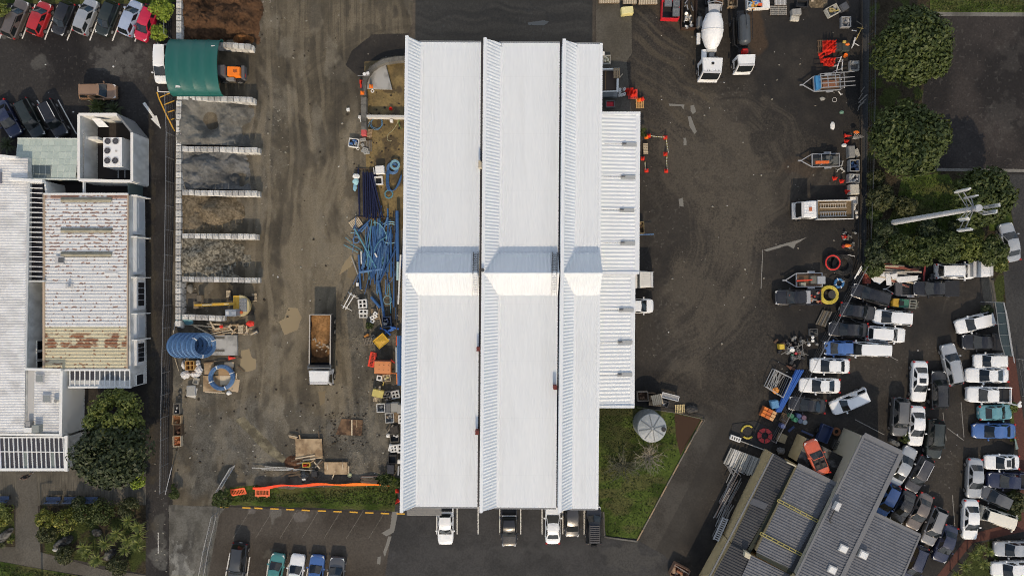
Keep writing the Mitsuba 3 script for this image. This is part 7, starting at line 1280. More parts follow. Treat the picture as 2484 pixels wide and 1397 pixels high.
for x in (796, 833): solo('board_slat', ('left' if x < 810 else 'right') + ' pale batten on the slotted plywood board', 'timber', box(0, 0, .31, .1, .65, .04, 6), WOODP, T=atp(x, 1130))
for i, (x0, y0, x1, y1) in enumerate([(700, 1056, 722, 1060), (702, 1059, 720, 1064), (726, 1054, 728, 1066), (773, 1046, 774, 1062), (716, 1112, 764, 1104), (712, 1116, 758, 1108), (725, 1108, 760, 1100), (720, 1124, 752, 1119), (706, 1118, 735, 1112), (735, 1116, 765, 1112), (764, 1112, 784, 1106), (745, 1126, 762, 1116), (762, 1120, 776, 1136), (766, 1132, 784, 1118), (770, 1126, 782, 1134), (764, 1134, 780, 1114), (690, 1150, 726, 1142), (682, 1156, 710, 1140), (700, 1154, 730, 1150), (716, 1146, 730, 1158), (756, 1150, 768, 1162)]):
    stick('timber_plank', f'scrap plank in the {"left" if x0 < 722 else "middle" if x0 < 750 else "right"} part of the heap round the red cans by the plywood', 'timber', P3(x0, y0, .3 + .04 * (i % 6)), P3(x1, y1, .35 + .04 * (i % 5)), R.uniform(.09, .17), .06, R.choice((WOODP, WOOD, WOODG, WOODD)) if i < 16 else WOODD, 'scrap planks around the red crate')
for i, (x0, y0, x1, y1) in enumerate([(611, 1134, 720, 1138), (642, 1131, 712, 1135), (634, 1138, 724, 1141), (700, 1136, 770, 1142)]): stick('steel_bar', ['long pale steel bar reaching furthest left of the scrap heap', 'upper pale steel bar left of the scrap heap', 'lower pale steel bar left of the scrap heap', 'pale steel bar passing under the scrap heap'][i], 'bar', P3(x0, y0, .3), P3(x1, y1, .35), .07, .07, mat((.42, .42, .40), .5))
heap('reddish brown low mound under the scrap planks', 'heap', 690, 732, 1104, 1138, lambda u, v, q: .35 * bump(u, v, .5, .5, .4, .4), gravel('red_earth', (.06, .03, .018), (.14, .075, .045), .5), 'earth_mound', 16, 14)
crate(743, 1127, 2, .85, .5, .6, 'yellow crate with red cans on top of the scrap heap', mat((.55, .38, .06), .6), load=5, im=[(.6, .03, .03)], z=.2); crumple(739, 1151, (.48, .52), 'black and silver crumpled sheeting below the yellow crate', mat((.07, .075, .08), .25, .6), 'sheeting', 'sheeting', .2, .45, 10); crumple(738, 1160, (.26, .2), 'white crumpled plastic at the foot of the black sheeting', PVC, 'plastic_bag', 'bag', .2, .2, 12); solidbox('black_box', 'black box right of the crumpled sheeting', 'box', 762, 1149, 5, .7, .7, .5, DKBOX)
for i in range(10): stick('timber_plank', 'reddish plank in the small stack above the orange netting', 'timber', P3(879 + R.uniform(-6, 4), 1155 + i * 1.9, .1 + .03 * i), P3(909 + R.uniform(-4, 10), 1156 + i * 1.9 + R.uniform(-2, 2), .1 + .03 * i), .12, .05, R.choice((WOOD, WOODP, mat((.33, .2, .14), .85))), 'planks of the small stack above the orange netting')
nt = thing('barrier_netting', 'long red orange plastic netting sagging along the grass strip', 'netting')
N = 90; V = []
for i in range(N):
    t = i / (N - 1); x = 613 + 333 * t; yc = 1184 - 9 * math.sin(min(1, t * 1.8) * 1.57) + 2.5 * math.sin(t * 22) * (1 - t) + (3 if t > .9 else 0) * (t - .9) * 10
    wd = 1.5 + 2.0 * abs(math.sin(t * 9.5 + .6)) ** 1.5; zt = .75 + .12 * math.sin(t * 31)
    V += [P3(x, yc + wd, .06), P3(x, yc, .35 * zt + .05), P3(x, yc - wd, zt)]
F = [[i * 3 + j, i * 3 + 3 + j, i * 3 + 4 + j] for i in range(N - 1) for j in range(2)] + [[i * 3 + j, i * 3 + 4 + j, i * 3 + 1 + j] for i in range(N - 1) for j in range(2)]
put(nt, 'net', (np.array(V), np.array(F)), pmat('net_orange', lambda p, n, uv: mix((.70, .06, .025), (.74, .16, .02), smoothstep(-26, -18, p.x)) * (.75 + .5 * noise(p.x * 5, p.z * 9, p.y * 5)), .6, .3))
for x in (618, 660, 700, 743, 785, 838, 890, 935): put(nt, 'stake', tube([P3(x, 1180, 0), P3(x, 1178, .95)], .025, 5), GALV)
# ------------------------------------------------------------------ fences, mast, tank, right hand yard
def fence(label, pts, h=1.8, step=3.0, m=None, wires=4, name='wire_fence', posts=True):
    k = thing(name, label, 'fence'); m = m or mat((.30, .31, .32), .5, .5); W = [np.array(P(*p)) for p in pts]
    for a, b in zip(W, W[1:]):
        L = np.linalg.norm(b - a); n = max(1, round(L / step))
        for i in range(n + 1):
            q = a + (b - a) * i / n; put(k, 'post', tube([(q[0], q[1], 0), (q[0], q[1], h + .05)], .035, 6), m)
        put(k, 'top_rail', tube([(*a, h), (*b, h)], .03, 5), m)
        for j in range(wires): put(k, 'wire', tube([(*a, h * (j + .5) / wires), (*b, h * (j + .5) / wires)], .006, 4), m)
    return k
fence('thin wire fence between the lane and the block walls', [(416, -20), (417, 96)], 1.9); fence('long thin wire fence with white posts along the lane', [(419, 238), (423, 330), (420, 560), (416, 740), (412, 900), (409, 1060), (408, 1185)], 1.9)
fence('wire fence along the concrete strip beside the round trees', [(2105, -20), (2104, 200), (2100, 420), (2092, 640)], 1.8, m=mat((.10, .105, .11), .5, .4)); fence('wire fence slanting between the yard and the car yard', [(2086, 648), (2035, 742), (1990, 826), (1946, 915), (1868, 1066)], 1.8, m=mat((.28, .28, .28), .5, .4))
fence('tubular fence along the left edge of the brown car park', [(528, 1242), (508, 1325), (494, 1400)], 1.7, 2.2, mat((.34, .35, .36), .5, .4), 2); fence('second tubular fence line beside the brown car park', [(533, 1246), (514, 1325), (501, 1400)], 1.0, 2.2, mat((.30, .31, .32), .5, .4), 1)
kerb = thing('retaining_kerb', 'low dark timber kerb along the right side of the yard', 'kerb')
for y in range(-20, 640, 40): put(kerb, 'board', box(*P(2089 - max(0, y - 100) * .009, y + 20), 0, .14, 1.93, .28), mat((.045, .038, .03), .9))
for i, (a, b, c, d) in enumerate([((403, 1190), (418, 1128), 1.7, 'temporary mesh fence panel leaning at the lane fence'), ((536, 1185), (570, 1128), 1.7, 'temporary mesh fence panel at the gate beside the bush')]):
    k = thing('fence_panel', d, 'fence'); A, B = np.array(P3(*a, 0)), np.array(P3(*b, 0)); off = np.array([.75, .1, 0]) if i == 0 else np.array([.1, .1, 0]); U = np.array([0, 0, 1.7]) + off
    put(k, 'frame', join(tube([A, B], .025, 5), tube([A + U, B + U], .025, 5), tube([A, A + U], .025, 5), tube([B, B + U], .025, 5)), mat((.55, .56, .57), .5)); put(k, 'mesh', join(*[tube([A + (B - A) * t, A + (B - A) * t + U], .006, 3) for t in np.linspace(0, 1, 16)], *[tube([A + U * t, B + U * t], .006, 3) for t in np.linspace(0, 1, 8)]), mat((.45, .46, .47), .5), kind='stuff')
# phone mast
k = thing('phone_mast', 'tall white tapering phone mast with six antenna panels at its head', 'mast'); bx, by = P(2142, 543); tx, ty = P(2375, 506, 16.5); bx, by = (bx + tx) / 2 * .5 + bx * .5, by * .5 + ty * .5
MW = pmat('mast_paint', lambda p, n, uv: mix((.42, .43, .44), (.58, .59, .60), fbm(p.x, p.y, p.z * .5, 3)), .5, .4)
put(k, 'shaft', tube([(bx, by, 0.1), (bx, by, .6), (bx, by, 8), (bx, by, 15.6)], [.36, .33, .28, .23], 20), MW, smooth=40); put(k, 'flange', cyl(bx, by, 0, .52, .12, 20), mat((.12, .125, .12), .6)); put(k, 'foot_collar', cyl(bx, by, .12, .42, .35, 20, .36), mat((.2, .2, .2), .6)); put(k, 'cap', cyl(bx, by, 16.2, .32, .3, 20), mat((.36, .38, .41), .5)); put(k, 'head', tube([(bx, by, 15.2), (bx, by, 16.3)], .2, 12), mat((.3, .3, .31), .5))
for i, (dx, dy, hh, lab) in enumerate([(-1.05, 1.75, 2.0, 0), (-.25, 1.15, 1.6, 1), (-.95, -1.0, 1.3, 0), (-.85, -2.0, 1.9, 1), (1.75, .25, 2.0, 1), (1.55, -.35, 1.8, 1)]):
    a = math.degrees(math.atan2(dy, dx)); put(k, 'antenna_panel', box(bx + dx, by + dy, 15.9 - hh * .6, .16, .34, hh, a), mat((.58, .58, .55), .5) if not lab else mat((.42, .44, .45), .5)); put(k, 'arm', join(tube([(bx, by, 15.8), (bx + dx * .95, by + dy * .95, 15.7)], .05, 6), tube([(bx, by, 15.0), (bx + dx * .95, by + dy * .95, 14.9)], .04, 6), tube([(bx + dx * .93, by + dy * .93, 14.6), (bx + dx * .93, by + dy * .93, 16.2)], .05, 6)), mat((.22, .23, .24), .5))
# glass shelter by the road
k = thing('glass_shelter', 'narrow glass roofed shelter with white rails beside the road', 'shelter')
Ls, Rs = [(2414, 733), (2418, 760), (2421, 786), (2424, 812), (2430, 838), (2438, 862)], [(2435, 734), (2440, 758), (2444, 784), (2448, 812), (2452, 838), (2456, 862)]
for i in range(5): put(k, 'pane', slab(P3(*Ls[i], 2.4), P3(*Ls[i + 1], 2.4), P3(*Rs[i + 1], 2.55), P3(*Rs[i], 2.55), .02), mat((.035, .05, .052), .12, spec=.6)); put(k, 'bar', beam(P3(*Ls[i], 2.42), P3(*Rs[i], 2.57), .06, .06), mat((.15, .17, .17), .5))
put(k, 'rail', tube([P3(*p, 2.62) for p in Rs], .06, 6), mat((.34, .35, .36), .5)); put(k, 'rail', tube([P3(p[0] + 5, p[1] + 18, 2.4) for p in Rs], .05, 6), mat((.34, .35, .36), .5)); put(k, 'rail', tube([P3(*p, 2.45) for p in Ls], .04, 6), mat((.2, .21, .21), .5))
for i in (0, 2, 5): put(k, 'post', tube([(*P(*Rs[i], 2.5), 0), P3(*Rs[i], 2.5)], .05, 6), GALV); put(k, 'post', tube([(*P(*Ls[i], 2.4), 0), P3(*Ls[i], 2.4)], .05, 6), GALV)
solo('glass_board', 'pale green glass board standing at the foot of the red path', 'board', slab(P3(2457, 1040, .1), P3(2471, 1088, .1), P3(2465, 1090, 1.0), P3(2460, 1042, 1.0), .03), mat((.24, .33, .30), .3)); fence('thin fence along the road side of the red path', [(2466, 870), (2480, 960), (2500, 1090)], 1.2, 3, mat((.4, .4, .4), .5), 2)
solo('lamp_post', 'white lamp post top at the right edge above the pale teal saloon', 'lamp post', join(tube([P3(2474, 984, 0), P3(2474, 984, 0.02)], .1, 8), tube([(*P(2474, 984, 3.5), 0), P3(2474, 984, 3.5)], .07, 8), cyl(*P(2474, 984, 3.5), 3.4, .22, .12, 14), box(*P(2474, 978, 3.5), 3.4, .5, .2, .1, 50)), PVC)
# water tank on the lawn
k = thing('water_tank', 'round grey water tank with eight ribbed lid segments on the lawn', 'tank'); cx, cy = P(1583, 1039, 3.3); TK = pmat('tank_plastic', lambda p, n, uv: mix((.24, .265, .275), (.36, .385, .395), fbm(p.x * 1.2, p.y * 1.2, p.z, 3)), .45, .4)
put(k, 'wall', lathe([(1.68, 0), (1.68, .5), (1.64, .55), (1.68, .6), (1.68, 1.2), (1.64, 1.25), (1.68, 1.3), (1.68, 1.9), (1.64, 1.95), (1.68, 2.0), (1.68, 2.9), (1.62, 3.0)], 40), mat((.20, .22, .225), .5), at(cx, cy), 30)
put(k, 'lid', lathe([(1.62, 3.0), (1.45, 3.06), (.35, 3.32), (.01, 3.36)], 40), TK, at(cx, cy), 30)
for i in range(8):
    a = i * math.pi / 4 + .2; put(k, 'lid_rib', beam((.15 * math.cos(a), .15 * math.sin(a), 3.37), (1.5 * math.cos(a), 1.5 * math.sin(a), 3.07), .10, .06), mat((.15, .165, .17), .5), at(cx, cy)); b = a + math.pi / 8
    put(k, 'lid_dimple', hull([(r * math.cos(b + t), r * math.sin(b + t), z) for r, t, z in ((1.36, -.17, 3.08), (1.36, .17, 3.08), (.85, -.1, 3.20), (.85, .1, 3.20), (1.15, 0, 3.20), (1.3, 0, 3.06))]), mat((.30, .325, .33), .5), at(cx, cy), 40)
put(k, 'hatch', cyl(*(np.array(P(1610, 1041, 3.2))), 3.12, .26, .12, 20), DKBOX)
# stuff south of the lean-to
crate(1559, 961, 3, 1.25, 1.1, .9, 'rusty steel bin beside the lean-to corner', mat((.20, .17, .14), .8), mat((.07, .04, .025), .9), load=4, im=[(.1, .06, .035)], name='steel_bin', cat='bin'); crate(1579, 963, -4, 1.0, 1.0, .8, 'dark brown bin right of the rusty steel bin', WOODD, mat((.05, .035, .025), .9), name='steel_bin', cat='bin')
pallet(1594, 969, 12, 'pale pallet, uppermost of the tilted stack by the lean-to', WOODP, z=.75, w=1.25, d=1.2, n=6, gap=.2); pallet(1590, 972, -6, 'brownish pallet beneath the tilted pale pallet', WOOD, z=.4, w=1.5, d=1.2, gap=.2); pallet(1588, 970, 3, 'lowest pallet of the tilted stack by the lean-to', WOOD2, w=1.5, d=1.2, gap=.2)
k = thing('mesh_tray', 'long galvanised mesh tray beside the pallet stack', 'tray'); T = atp(1626, 962, 0, -14, 1, .8)
put(k, 'frame', join(*[beam(a, b, .08, .1) for a, b in (((-1, -.28, .8), (1, -.28, .8)), ((-1, .28, .8), (1, .28, .8)), ((-1, -.28, .8), (-1, .28, .8)), ((1, -.28, .8), (1, .28, .8)))]), mat((.55, .56, .56), .5), T); put(k, 'floor', box(0, 0, .7, 1.95, .52, .03), mat((.26, .265, .27), .6), T); put(k, 'leg', join(*[box(x, y, 0, .07, .07, .75) for x in (-.9, .9) for y in (-.25, .25)]), GALV, T)
for i in range(12): put(k, 'mesh_bar', box(-.9 + i * .164, 0, .735, .03, .5, .02), mat((.4, .4, .4), .5), T)
crate(1614, 979, 70, .7, .75, .5, 'dark plastic box with white edges below the mesh tray', mat((.06, .06, .065), .6), DKBOX, load=3, im=[(.5, .5, .5), (.1, .1, .1)]); pallet(1649, 991, 2, 'bright pale yellow pallet by the lawn fence', mat((.58, .47, .24), .8), w=1.2, d=1.0, n=6, gap=.45); crumple(1677, 992, (.75, .45), 'dark crumpled tarpaulin beside the bright pallet', mat((.04, .038, .036), .7), 'tarpaulin', 'tarpaulin', .15, .35, 14)
fence('low timber edging along the top of the lawn', [(1545, 987), (1640, 1000), (1706, 1016)], .35, 2.2, WOODG, 1, 'timber_edging'); k = thing('kerb_timber', 'grey timber kerb along the slanting side of the lawn', 'kerb')
for i in range(11): t = (i + .5) / 11; put(k, 'sleeper', box(*P(1703 - 158 * t, 1018 + 292 * t), 0, 1.42, .14, .16, 61.6), WOODG if i % 2 else WOOD2)
k = thing('kerb_timber', 'concrete kerb along the bottom of the lawn', 'kerb')
for a, b in (((1466, 1301), (1508, 1307)), ((1508, 1307), (1546, 1312)), ((1464, 1240), (1466, 1299))): (x0, y0), (x1, y1) = P(*a), P(*b); put(k, 'kerbstone', box((x0 + x1) / 2, (y0 + y1) / 2, 0, math.hypot(x1 - x0, y1 - y0), .16, .14, math.degrees(math.atan2(y1 - y0, x1 - x0))), 'concrete')
fence('second low rail on the driveway side of the lawn corner', [(1708, 1018), (1662, 1086)], .3, 1.5, WOODG, 1, 'timber_edging')
# loading pen north of the lean-to
solo('low_wall', 'white rimmed low wall round the brown pit beside the warehouse', 'wall', join(wallseg((1455, 168), (1503, 167), .15, 0, .5), wallseg((1499, 190), (1498, 224), .22, 0, .5), wallseg((1458, 223), (1498, 221), .15, 0, .5)), PVC); solo('pit_sheet', 'dark brown sheet lying in the white rimmed pit', 'sheet', box(0, 0, .02, 1.9, 2.3, .03), mat((.055, .036, .027), .6), T=atp(1478, 196)); stick('steel_tube', 'rusty bar standing in the white rimmed pit', 'bar', P3(1470, 170, .3), P3(1468, 222, .3), .06, .06, mat((.28, .16, .07), .8)); pallet(1496, 178, 0, 'brown pallet on the corner of the white rimmed pit', WOOD, z=.5, w=.8, d=1.15, n=4); stick('plank', 'pale stick leaning off the pallet on the pit corner', 'timber', P3(1503, 189, .5), P3(1511, 179, .4), .08, .05, WOODP)
pallet(1508, 223, 0, 'grey pallet under the white cylinders', WOODG, w=1.0, d=1.1); 
for i, (x, y) in enumerate([(1504, 217), (1515, 216), (1504, 223), (1503, 231), (1509, 230), (1515, 228)]): solo('white_cylinder', 'white pipe collar on the grey pallet beside the red cones', 'pipe collar', lathe([(.15, 0), (.15, .5), (.09, .5), (.09, .1)], 16), PVC, 'white pipe collars on the grey pallet', atp(x, y, .15, 0, 1, .6))
solidbox('grey_box', 'long grey box left of the white cylinders', 'box', 1473, 230, 2, 1.6, .55, .6, mat((.10, .11, .115), .5)); solidbox('grey_box', 'short grey box with a slanted lid next to the long grey box', 'box', 1493, 230, -6, .5, .55, .6, mat((.16, .17, .175), .5))
pallet(1535, 229, 0, 'red pallet carrying cones beside the white cylinders', mat((.50, .06, .05), .6), w=1.15, d=1.2)
for i, (x, y) in enumerate([(1521, 219), (1526, 222), (1525, 228), (1532, 218), (1534, 225), (1533, 231), (1539, 222), (1540, 230)]): cone(x, y, 'red cone standing on the red pallet beside the white cylinders', RED, 'cones on the red pallet', z=.14)
pallet(1552, 252, 1, 'orange brown pallet with two cones below the red pallet', mat((.48, .30, .12), .8), w=1.0, d=1.1, n=5); cone(1550, 243, 'orange cone on the orange brown pallet', ORANGE, z=.14); cone(1558, 241, 'pink red cone on the orange brown pallet', RED, z=.14, rot=30)
crate(1480, 253, 2, 1.0, .75, .6, 'dark frame crate with a crimson lid near the lean-to', GREYB, mat((.35, .01, .02), .5), name='crate'); solo('crimson_lid', 'crimson lid inside the dark frame crate', 'lid', join(box(0, 0, .42, .85, .58, .08), box(0, 0, .5, .78, .1, .03), box(0, .18, .5, .78, .08, .03), box(0, -.18, .5, .78, .08, .03)), mat((.42, .012, .025), .45), T=atp(1480, 253, 0, 2, 1, .6))
crate(1472, 145, 2, .9, 1.0, .4, 'pale tray of broken stone by the warehouse wall', CONCG, mat((.12, .12, .10), .9), load=14, im=[(.3, .31, .27), (.15, .16, .13), (.45, .45, .42)]); solidbox('white_box', 'small white box at the warehouse wall above the stone tray', 'box', 1464, 130, 0, .3, .45, .4, PVC)
# coned off square
for x, y, lab in [(1568, 333, 'orange cone at the upper left corner of the coned off square'), (1574, 330, 'red cone beside the orange one, holding the striped bar'), (1614, 334, 'red cone at the upper right corner of the coned off square'), (1614, 374, 'red cone in the middle of the right side of the coned off square'), (1616, 415, 'red cone at the lower right corner of the coned off square'), (1559, 385, 'red cone close to the lean-to wall at the coned off square'), (1568, 414, 'red cone at the lower left corner of the coned off square')]: cone(x, y, lab, ORANGE if 'orange' in lab[:6] else RED)
def chain(label, a, b, n):
    k = thing('striped_chain', label, 'chain'); a, b = np.array(P3(*a, .6)), np.array(P3(*b, .6))
    for i in range(n): t0, t1 = i / n, (i + 1) / n; sag = lambda t: np.array([0, 0, -.25 * 4 * t * (1 - t)]); put(k, 'link', tube([a + (b - a) * t0 + sag(t0), a + (b - a) * t1 + sag(t1)], .04, 5), PVC if i % 2 else mat((.35, .3, .05), .5))
chain('striped bar across the top of the coned off square', (1577, 329), (1612, 333), 12); chain('striped chain down the upper right side of the coned off square', (1617, 337), (1622, 370), 10); chain('striped chain down the lower right side of the coned off square', (1618, 378), (1619, 412), 10); chain('striped chain down the left side of the coned off square', (1565, 392), (1567, 412), 8)
pallet(1566, 361, 92, 'pale pallet leaning at the lean-to wall in the coned off square', WOODP, z=.2, w=1.3, d=.55, n=7); crate(1556, 552, 2, .6, 1.4, .8, 'brown timber crate under the lean-to eaves', mat((.2, .16, .09), .8), WOODD, load=3, im=[(.25, .2, .12)]); stick('pipe', 'blue pipe poking out from under the lean-to', 'pipe', P3(1540, 570, 1.2), P3(1586, 568, 1.2), .06, 0, BLP2, None, True)
# top of the yard
solidbox('yellow_box', 'pale yellow lidded box at the top beside the concrete yard', 'box', 1522, 25, 6, 1.4, .85, .8, mat((.62, .56, .25), .55), lid=mat((.66, .60, .30), .55))
for i, (x, y, w, lab) in enumerate([(1478, 0, 2.4, 'white weathered board stack at the top edge, leftmost'), (1528, 2, 1.6, 'pale pallet stack at the top edge beside the yellow box'), (1572, 3, 2.2, 'wide pale pallet stack at the top edge left of the red skip')]): pallet(x, y, 2, lab, WOODP, z=.5, w=w, d=.8, n=int(w * 5)); pallet(x - 2, y + 1, -1, lab.replace('at the top edge', 'at the top edge, lower layer'), WOOD2, z=.1, w=w, d=.8, n=int(w * 5))
k = thing('red_skip', 'red skip holding grey plastic lids at the top of the yard', 'skip'); T = atp(1627, 22, 0, -2, 1, .9); RS = mat((.55, .02, .03), .45)
for s in (-1, 1): put(k, 'side', box(s * 1.0, 0, .05, .08, 2.2, .85), RS, T); put(k, 'end', box(0, s * 1.1, .05, 2.0, .08, .85), RS, T)
put(k, 'floor', box(0, 0, .05, 1.95, 2.1, .1), DKBOX, T)
for x, y, w, d, c in ((-.3, .75, .85, .95, (.13, .14, .155)), (.65, .65, .8, .8, (.10, .11, .12)), (.65, -.35, .8, 1.0, (.12, .13, .14))): put(k, 'grey_lid', box(x, y, .8, w, d, .12), mat(c, .5), T); put(k, 'lid_emboss', ring(x, y, .93, .26, .03, 18, 5), mat((.2, .21, .22), .5), T)
k = thing('scrap_bin', 'long rusty bin full of silver scrap left of the concrete mixer', 'bin'); T = atp(1672, 28, 0, -1, 1, .9); BRN = mat((.055, .032, .022), .7)
for s in (-1, 1): put(k, 'side', slab((s * .75, -1.9, .05), (s * .75, 2.3, .05), (s * .85, 2.3, .95), (s * .85, -1.9, .95), .06), BRN, T); 
put(k, 'end', box(0, -1.9, .05, 1.6, .08, .8), BRN, T); put(k, 'floor', box(0, .2, .05, 1.5, 4.2, .1), mat((.04, .03, .02), .8), T)
r6 = random.Random(4)
for i in range(42):
    q = r6.random(); m_ = xf(box(0, 0, 0, r6.uniform(.3, 1.1), .1, .06), rx=r6.uniform(-30, 30), rz=r6.uniform(40, 130), t=(r6.uniform(-.45, .45), r6.uniform(-1.7, 2.1), r6.uniform(.35, .8))) if q < .5 else xf(cyl(0, 0, 0, r6.uniform(.08, .2), .25, 10), rx=r6.uniform(0, 90), t=(r6.uniform(-.4, .5), r6.uniform(-1.7, 0), r6.uniform(.4, .8)))
    put(k, 'scrap', m_, r6.choice((GALV, STEEL, mat((.5, .48, .44), .4, .4), mat((.16, .13, .1), .7), DKBOX)), T)
crate(1721, 3, 0, 1.0, .9, .6, 'dark crate with an orange and a blue lid at the top edge', DKBOX, DKBOX, load=5, im=[(.5, .14, .05), (.03, .08, .2), (.3, .32, .32)]); crate(1743, 4, 1, 1.0, .9, .7, 'brown timber crate at the top edge above the mixer truck', WOOD, mat((.13, .07, .04), .9)); crate(1778, 6, -2, 1.1, 1.1, .7, 'brown timber crate with pale rim at the top edge between the two trucks', WOOD2, mat((.10, .07, .04), .9), load=3, im=[(.2, .15, .09)]); crate(1831, 8, 1, 1.8, 1.3, .8, 'white edged bin of tangled blue and orange straps at the top edge', PVC, DKBOX, load=22, im=[(.04, .1, .35), (.65, .12, .04), (.3, .4, .5), (.6, .3, .05)], name='strap_bin', cat='bin'); solo('white_sheet_stack', 'plain white sheet stack right of the strap bin at the top edge', 'sheet', box(0, 0, 0, 1.0, 1.2, .6, 3), PVC, T=atp(1857, 8, 0, 0, 1, .6)); stick('plank', 'pale planks sticking out below the strap bin', 'timber', P3(1823, 30, .3), P3(1829, 14, .5), .14, .06, WOODP)
pallet(1893, 4, 0, 'pale steel slatted frame at the top edge', mat((.45, .45, .44), .6), z=.3, w=1.4, d=.9, n=9); k_, T = pallet(1888, 26, 90, 'grey pallet frame with wide gaps below the slatted frame', mat((.40, .39, .36), .7), z=.1, w=1.15, d=2.0, n=5, gap=.65); crate(1945, 10, -4, 1.3, .8, .7, 'black oval plastic tub at the top edge', DKBOX, mat((.01, .012, .015), .4), name='tub', cat='tub')
solidbox('bag_stack', 'grey stack of bagged cement below the black tub', 'bags', 1933, 29, 5, 1.1, .75, .7, mat((.26, .26, .25), .8), ribs=3); solidbox('bag_stack', 'pale stack of boards below the grey bags', 'boards', 1929, 45, -4, 1.0, .5, .4, mat((.50, .48, .42), .8), ribs=5); crate(2020, 26, 28, 1.4, 1.1, .7, 'pale tray with a yellow striped engine block', mat((.38, .38, .34), .7), GREYB, load=9, im=[(.35, .28, .12), (.5, .42, .15), (.4, .4, .4)], name='engine_tray', cat='tray'); solidbox('generator', 'dark grey generator beside the engine tray', 'generator', 2049, 16, 30, .9, .85, .8, mat((.07, .075, .085), .5), ribs=2); crate(2052, 54, 0, 1.1, 1.2, .6, 'galvanised wire cage below the generator', GALV, GREYB, load=6, im=[(.2, .2, .2), (.35, .35, .35)], name='wire_cage', cat='cage'); stick('plank', 'pale planks lying at the top edge above the generator', 'timber', P3(1968, 3, .2), P3(1998, -2, .2), .2, .06, WOODP); heap('low brown rubble mound at the top edge right of the black tub', 'heap', 1962, 2010, -10, 20, lambda u, v, q: .5 * bump(u, v, .5, .4, .4, .5) + .2 * fb(q, 3), 'brown_gravel', 'rubble_mound', 16, 14)
# cone stacks and signs
pallet(1998, 113, 0, 'dark pallet under the upper cone stacks', WOODD, w=1.5, d=1.5); pallet(2012, 150, 0, 'dark pallet under the lower cone stacks', WOODD, w=1.5, d=.9)
for j in range(4):
    for i in range(4): cone(2000 + i * 7, 104 + j * 6.5, 'red cone in the dense square block of stacked cones', RED, 'cones in the dense square block', z=.15 + .12 * ((i + j) % 2), rot=R.uniform(-20, 20))
for i, (x, y) in enumerate([(1998, 148), (2006, 146), (2013, 147), (2020, 146), (2002, 156), (2010, 157), (2018, 157)]): cone(x, y, 'red cone in the lower double row of stacked cones', RED, 'cones in the lower double row', z=.15, rot=R.uniform(-20, 20))
for x, y, t, lab in [(1990, 132, 0, 'red cone with white tip, uppermost at the left of the cone stacks'), (1992, 140, 0, 'red cone, second at the left of the cone stacks'), (1994, 148, 0, 'red cone, lowest at the left of the cone stacks'), (2004, 133, 30, 'toppled red cone between the two cone blocks')]: cone(x, y, lab, RED, tilt=t)
solidbox('black_crate', 'dark box stack right of the upper cone block', 'box', 2034, 113, 0, .9, .9, .6, mat((.035, .037, .037), .6), ribs=3); solidbox('dark_green_box', 'dark green box with orange strap right of the cones', 'box', 2052, 114, 0, .9, 1.0, .6, mat((.04, .05, .045), .6)); solo('yellow_case', 'small yellow case on the dark green box', 'case', box(0, 0, 0, .35, .25, .2), mat((.5, .35, .08), .6), T=atp(2047, 103, .65)); crumple(2056, 108, (.25, .14), 'orange strap bundle on the dark green box', ORANGE, 'strap_bundle', 'strap', .7, .12, 15)
solo('bucket', 'orange bucket with brown content beside the white trestles', 'bucket', lathe([(.01, .02), (.2, .02), (.24, .4), (.22, .4), (.2, .3), (.01, .3)], 16), ORANGE, T=atp(2048, 137)); trestle(2036, 150, 68, 1.3, .3, 'white folding trestle right of the lower cones', PVC, .6); trestle(2043, 158, 85, 1.2, .3, 'second white folding trestle right of the lower cones', PVC, .5); trestle(2031, 165, 80, .9, .25, 'short white trestle sticking out below the lower cones', PVC, .4)
crate(2072, 160, 0, 1.1, 1.1, .5, 'grey tray with two silver pots at the fence', CONCG, GREYB, load=4, im=[(.1, .1, .1)], name='pot_tray', cat='tray'); 
for x in (2068, 2075): solo('pot', ('left' if x < 2070 else 'right') + ' silver pot in the grey tray at the fence', 'pot', cyl(0, 0, 0, .19, .3, 14), mat((.5, .52, .52), .35, .5), T=atp(x, 154, .4))
for x0, y0, x1, y1, m, lab in [(2078, 52, 2090, 60, WOODG, 'short grey plank at the fence above the signs'), (2066, 74, 2078, 76, PVC, 'short white bar left of the yellow sign frame'), (2092, 66, 2076, 98, mat((.5, .36, .12), .6), 'yellow sign frame leg'), (2080, 68, 2094, 70, mat((.5, .36, .12), .6), 'yellow sign frame top'), (2074, 92, 2066, 118, PVC, 'white sign stand leg, left'), (2076, 92, 2070, 112, PVC, 'white sign stand leg, right'), (2074, 106, 2084, 112, PVC, 'white sign stand brace')]: stick('sign_bar', lab, 'bar', P3(x0, y0, .3), P3(x1, y1, .4), .07, .05, m)
for i in range(9):
    a = R.uniform(35, 70); x, y = R.uniform(2083, 2098), R.uniform(205, 265); L = R.uniform(14, 30); stick('scaffold_bar', 'thin pale bar lying against the fence below the signs', 'bar', P3(x - math.cos(math.radians(a)) * L / 2, y + math.sin(math.radians(a)) * L / 2, .3), P3(x + math.cos(math.radians(a)) * L / 2, y - math.sin(math.radians(a)) * L / 2, .6), .04, .04, mat((.26, .25, .23), .6), 'thin bars against the fence')
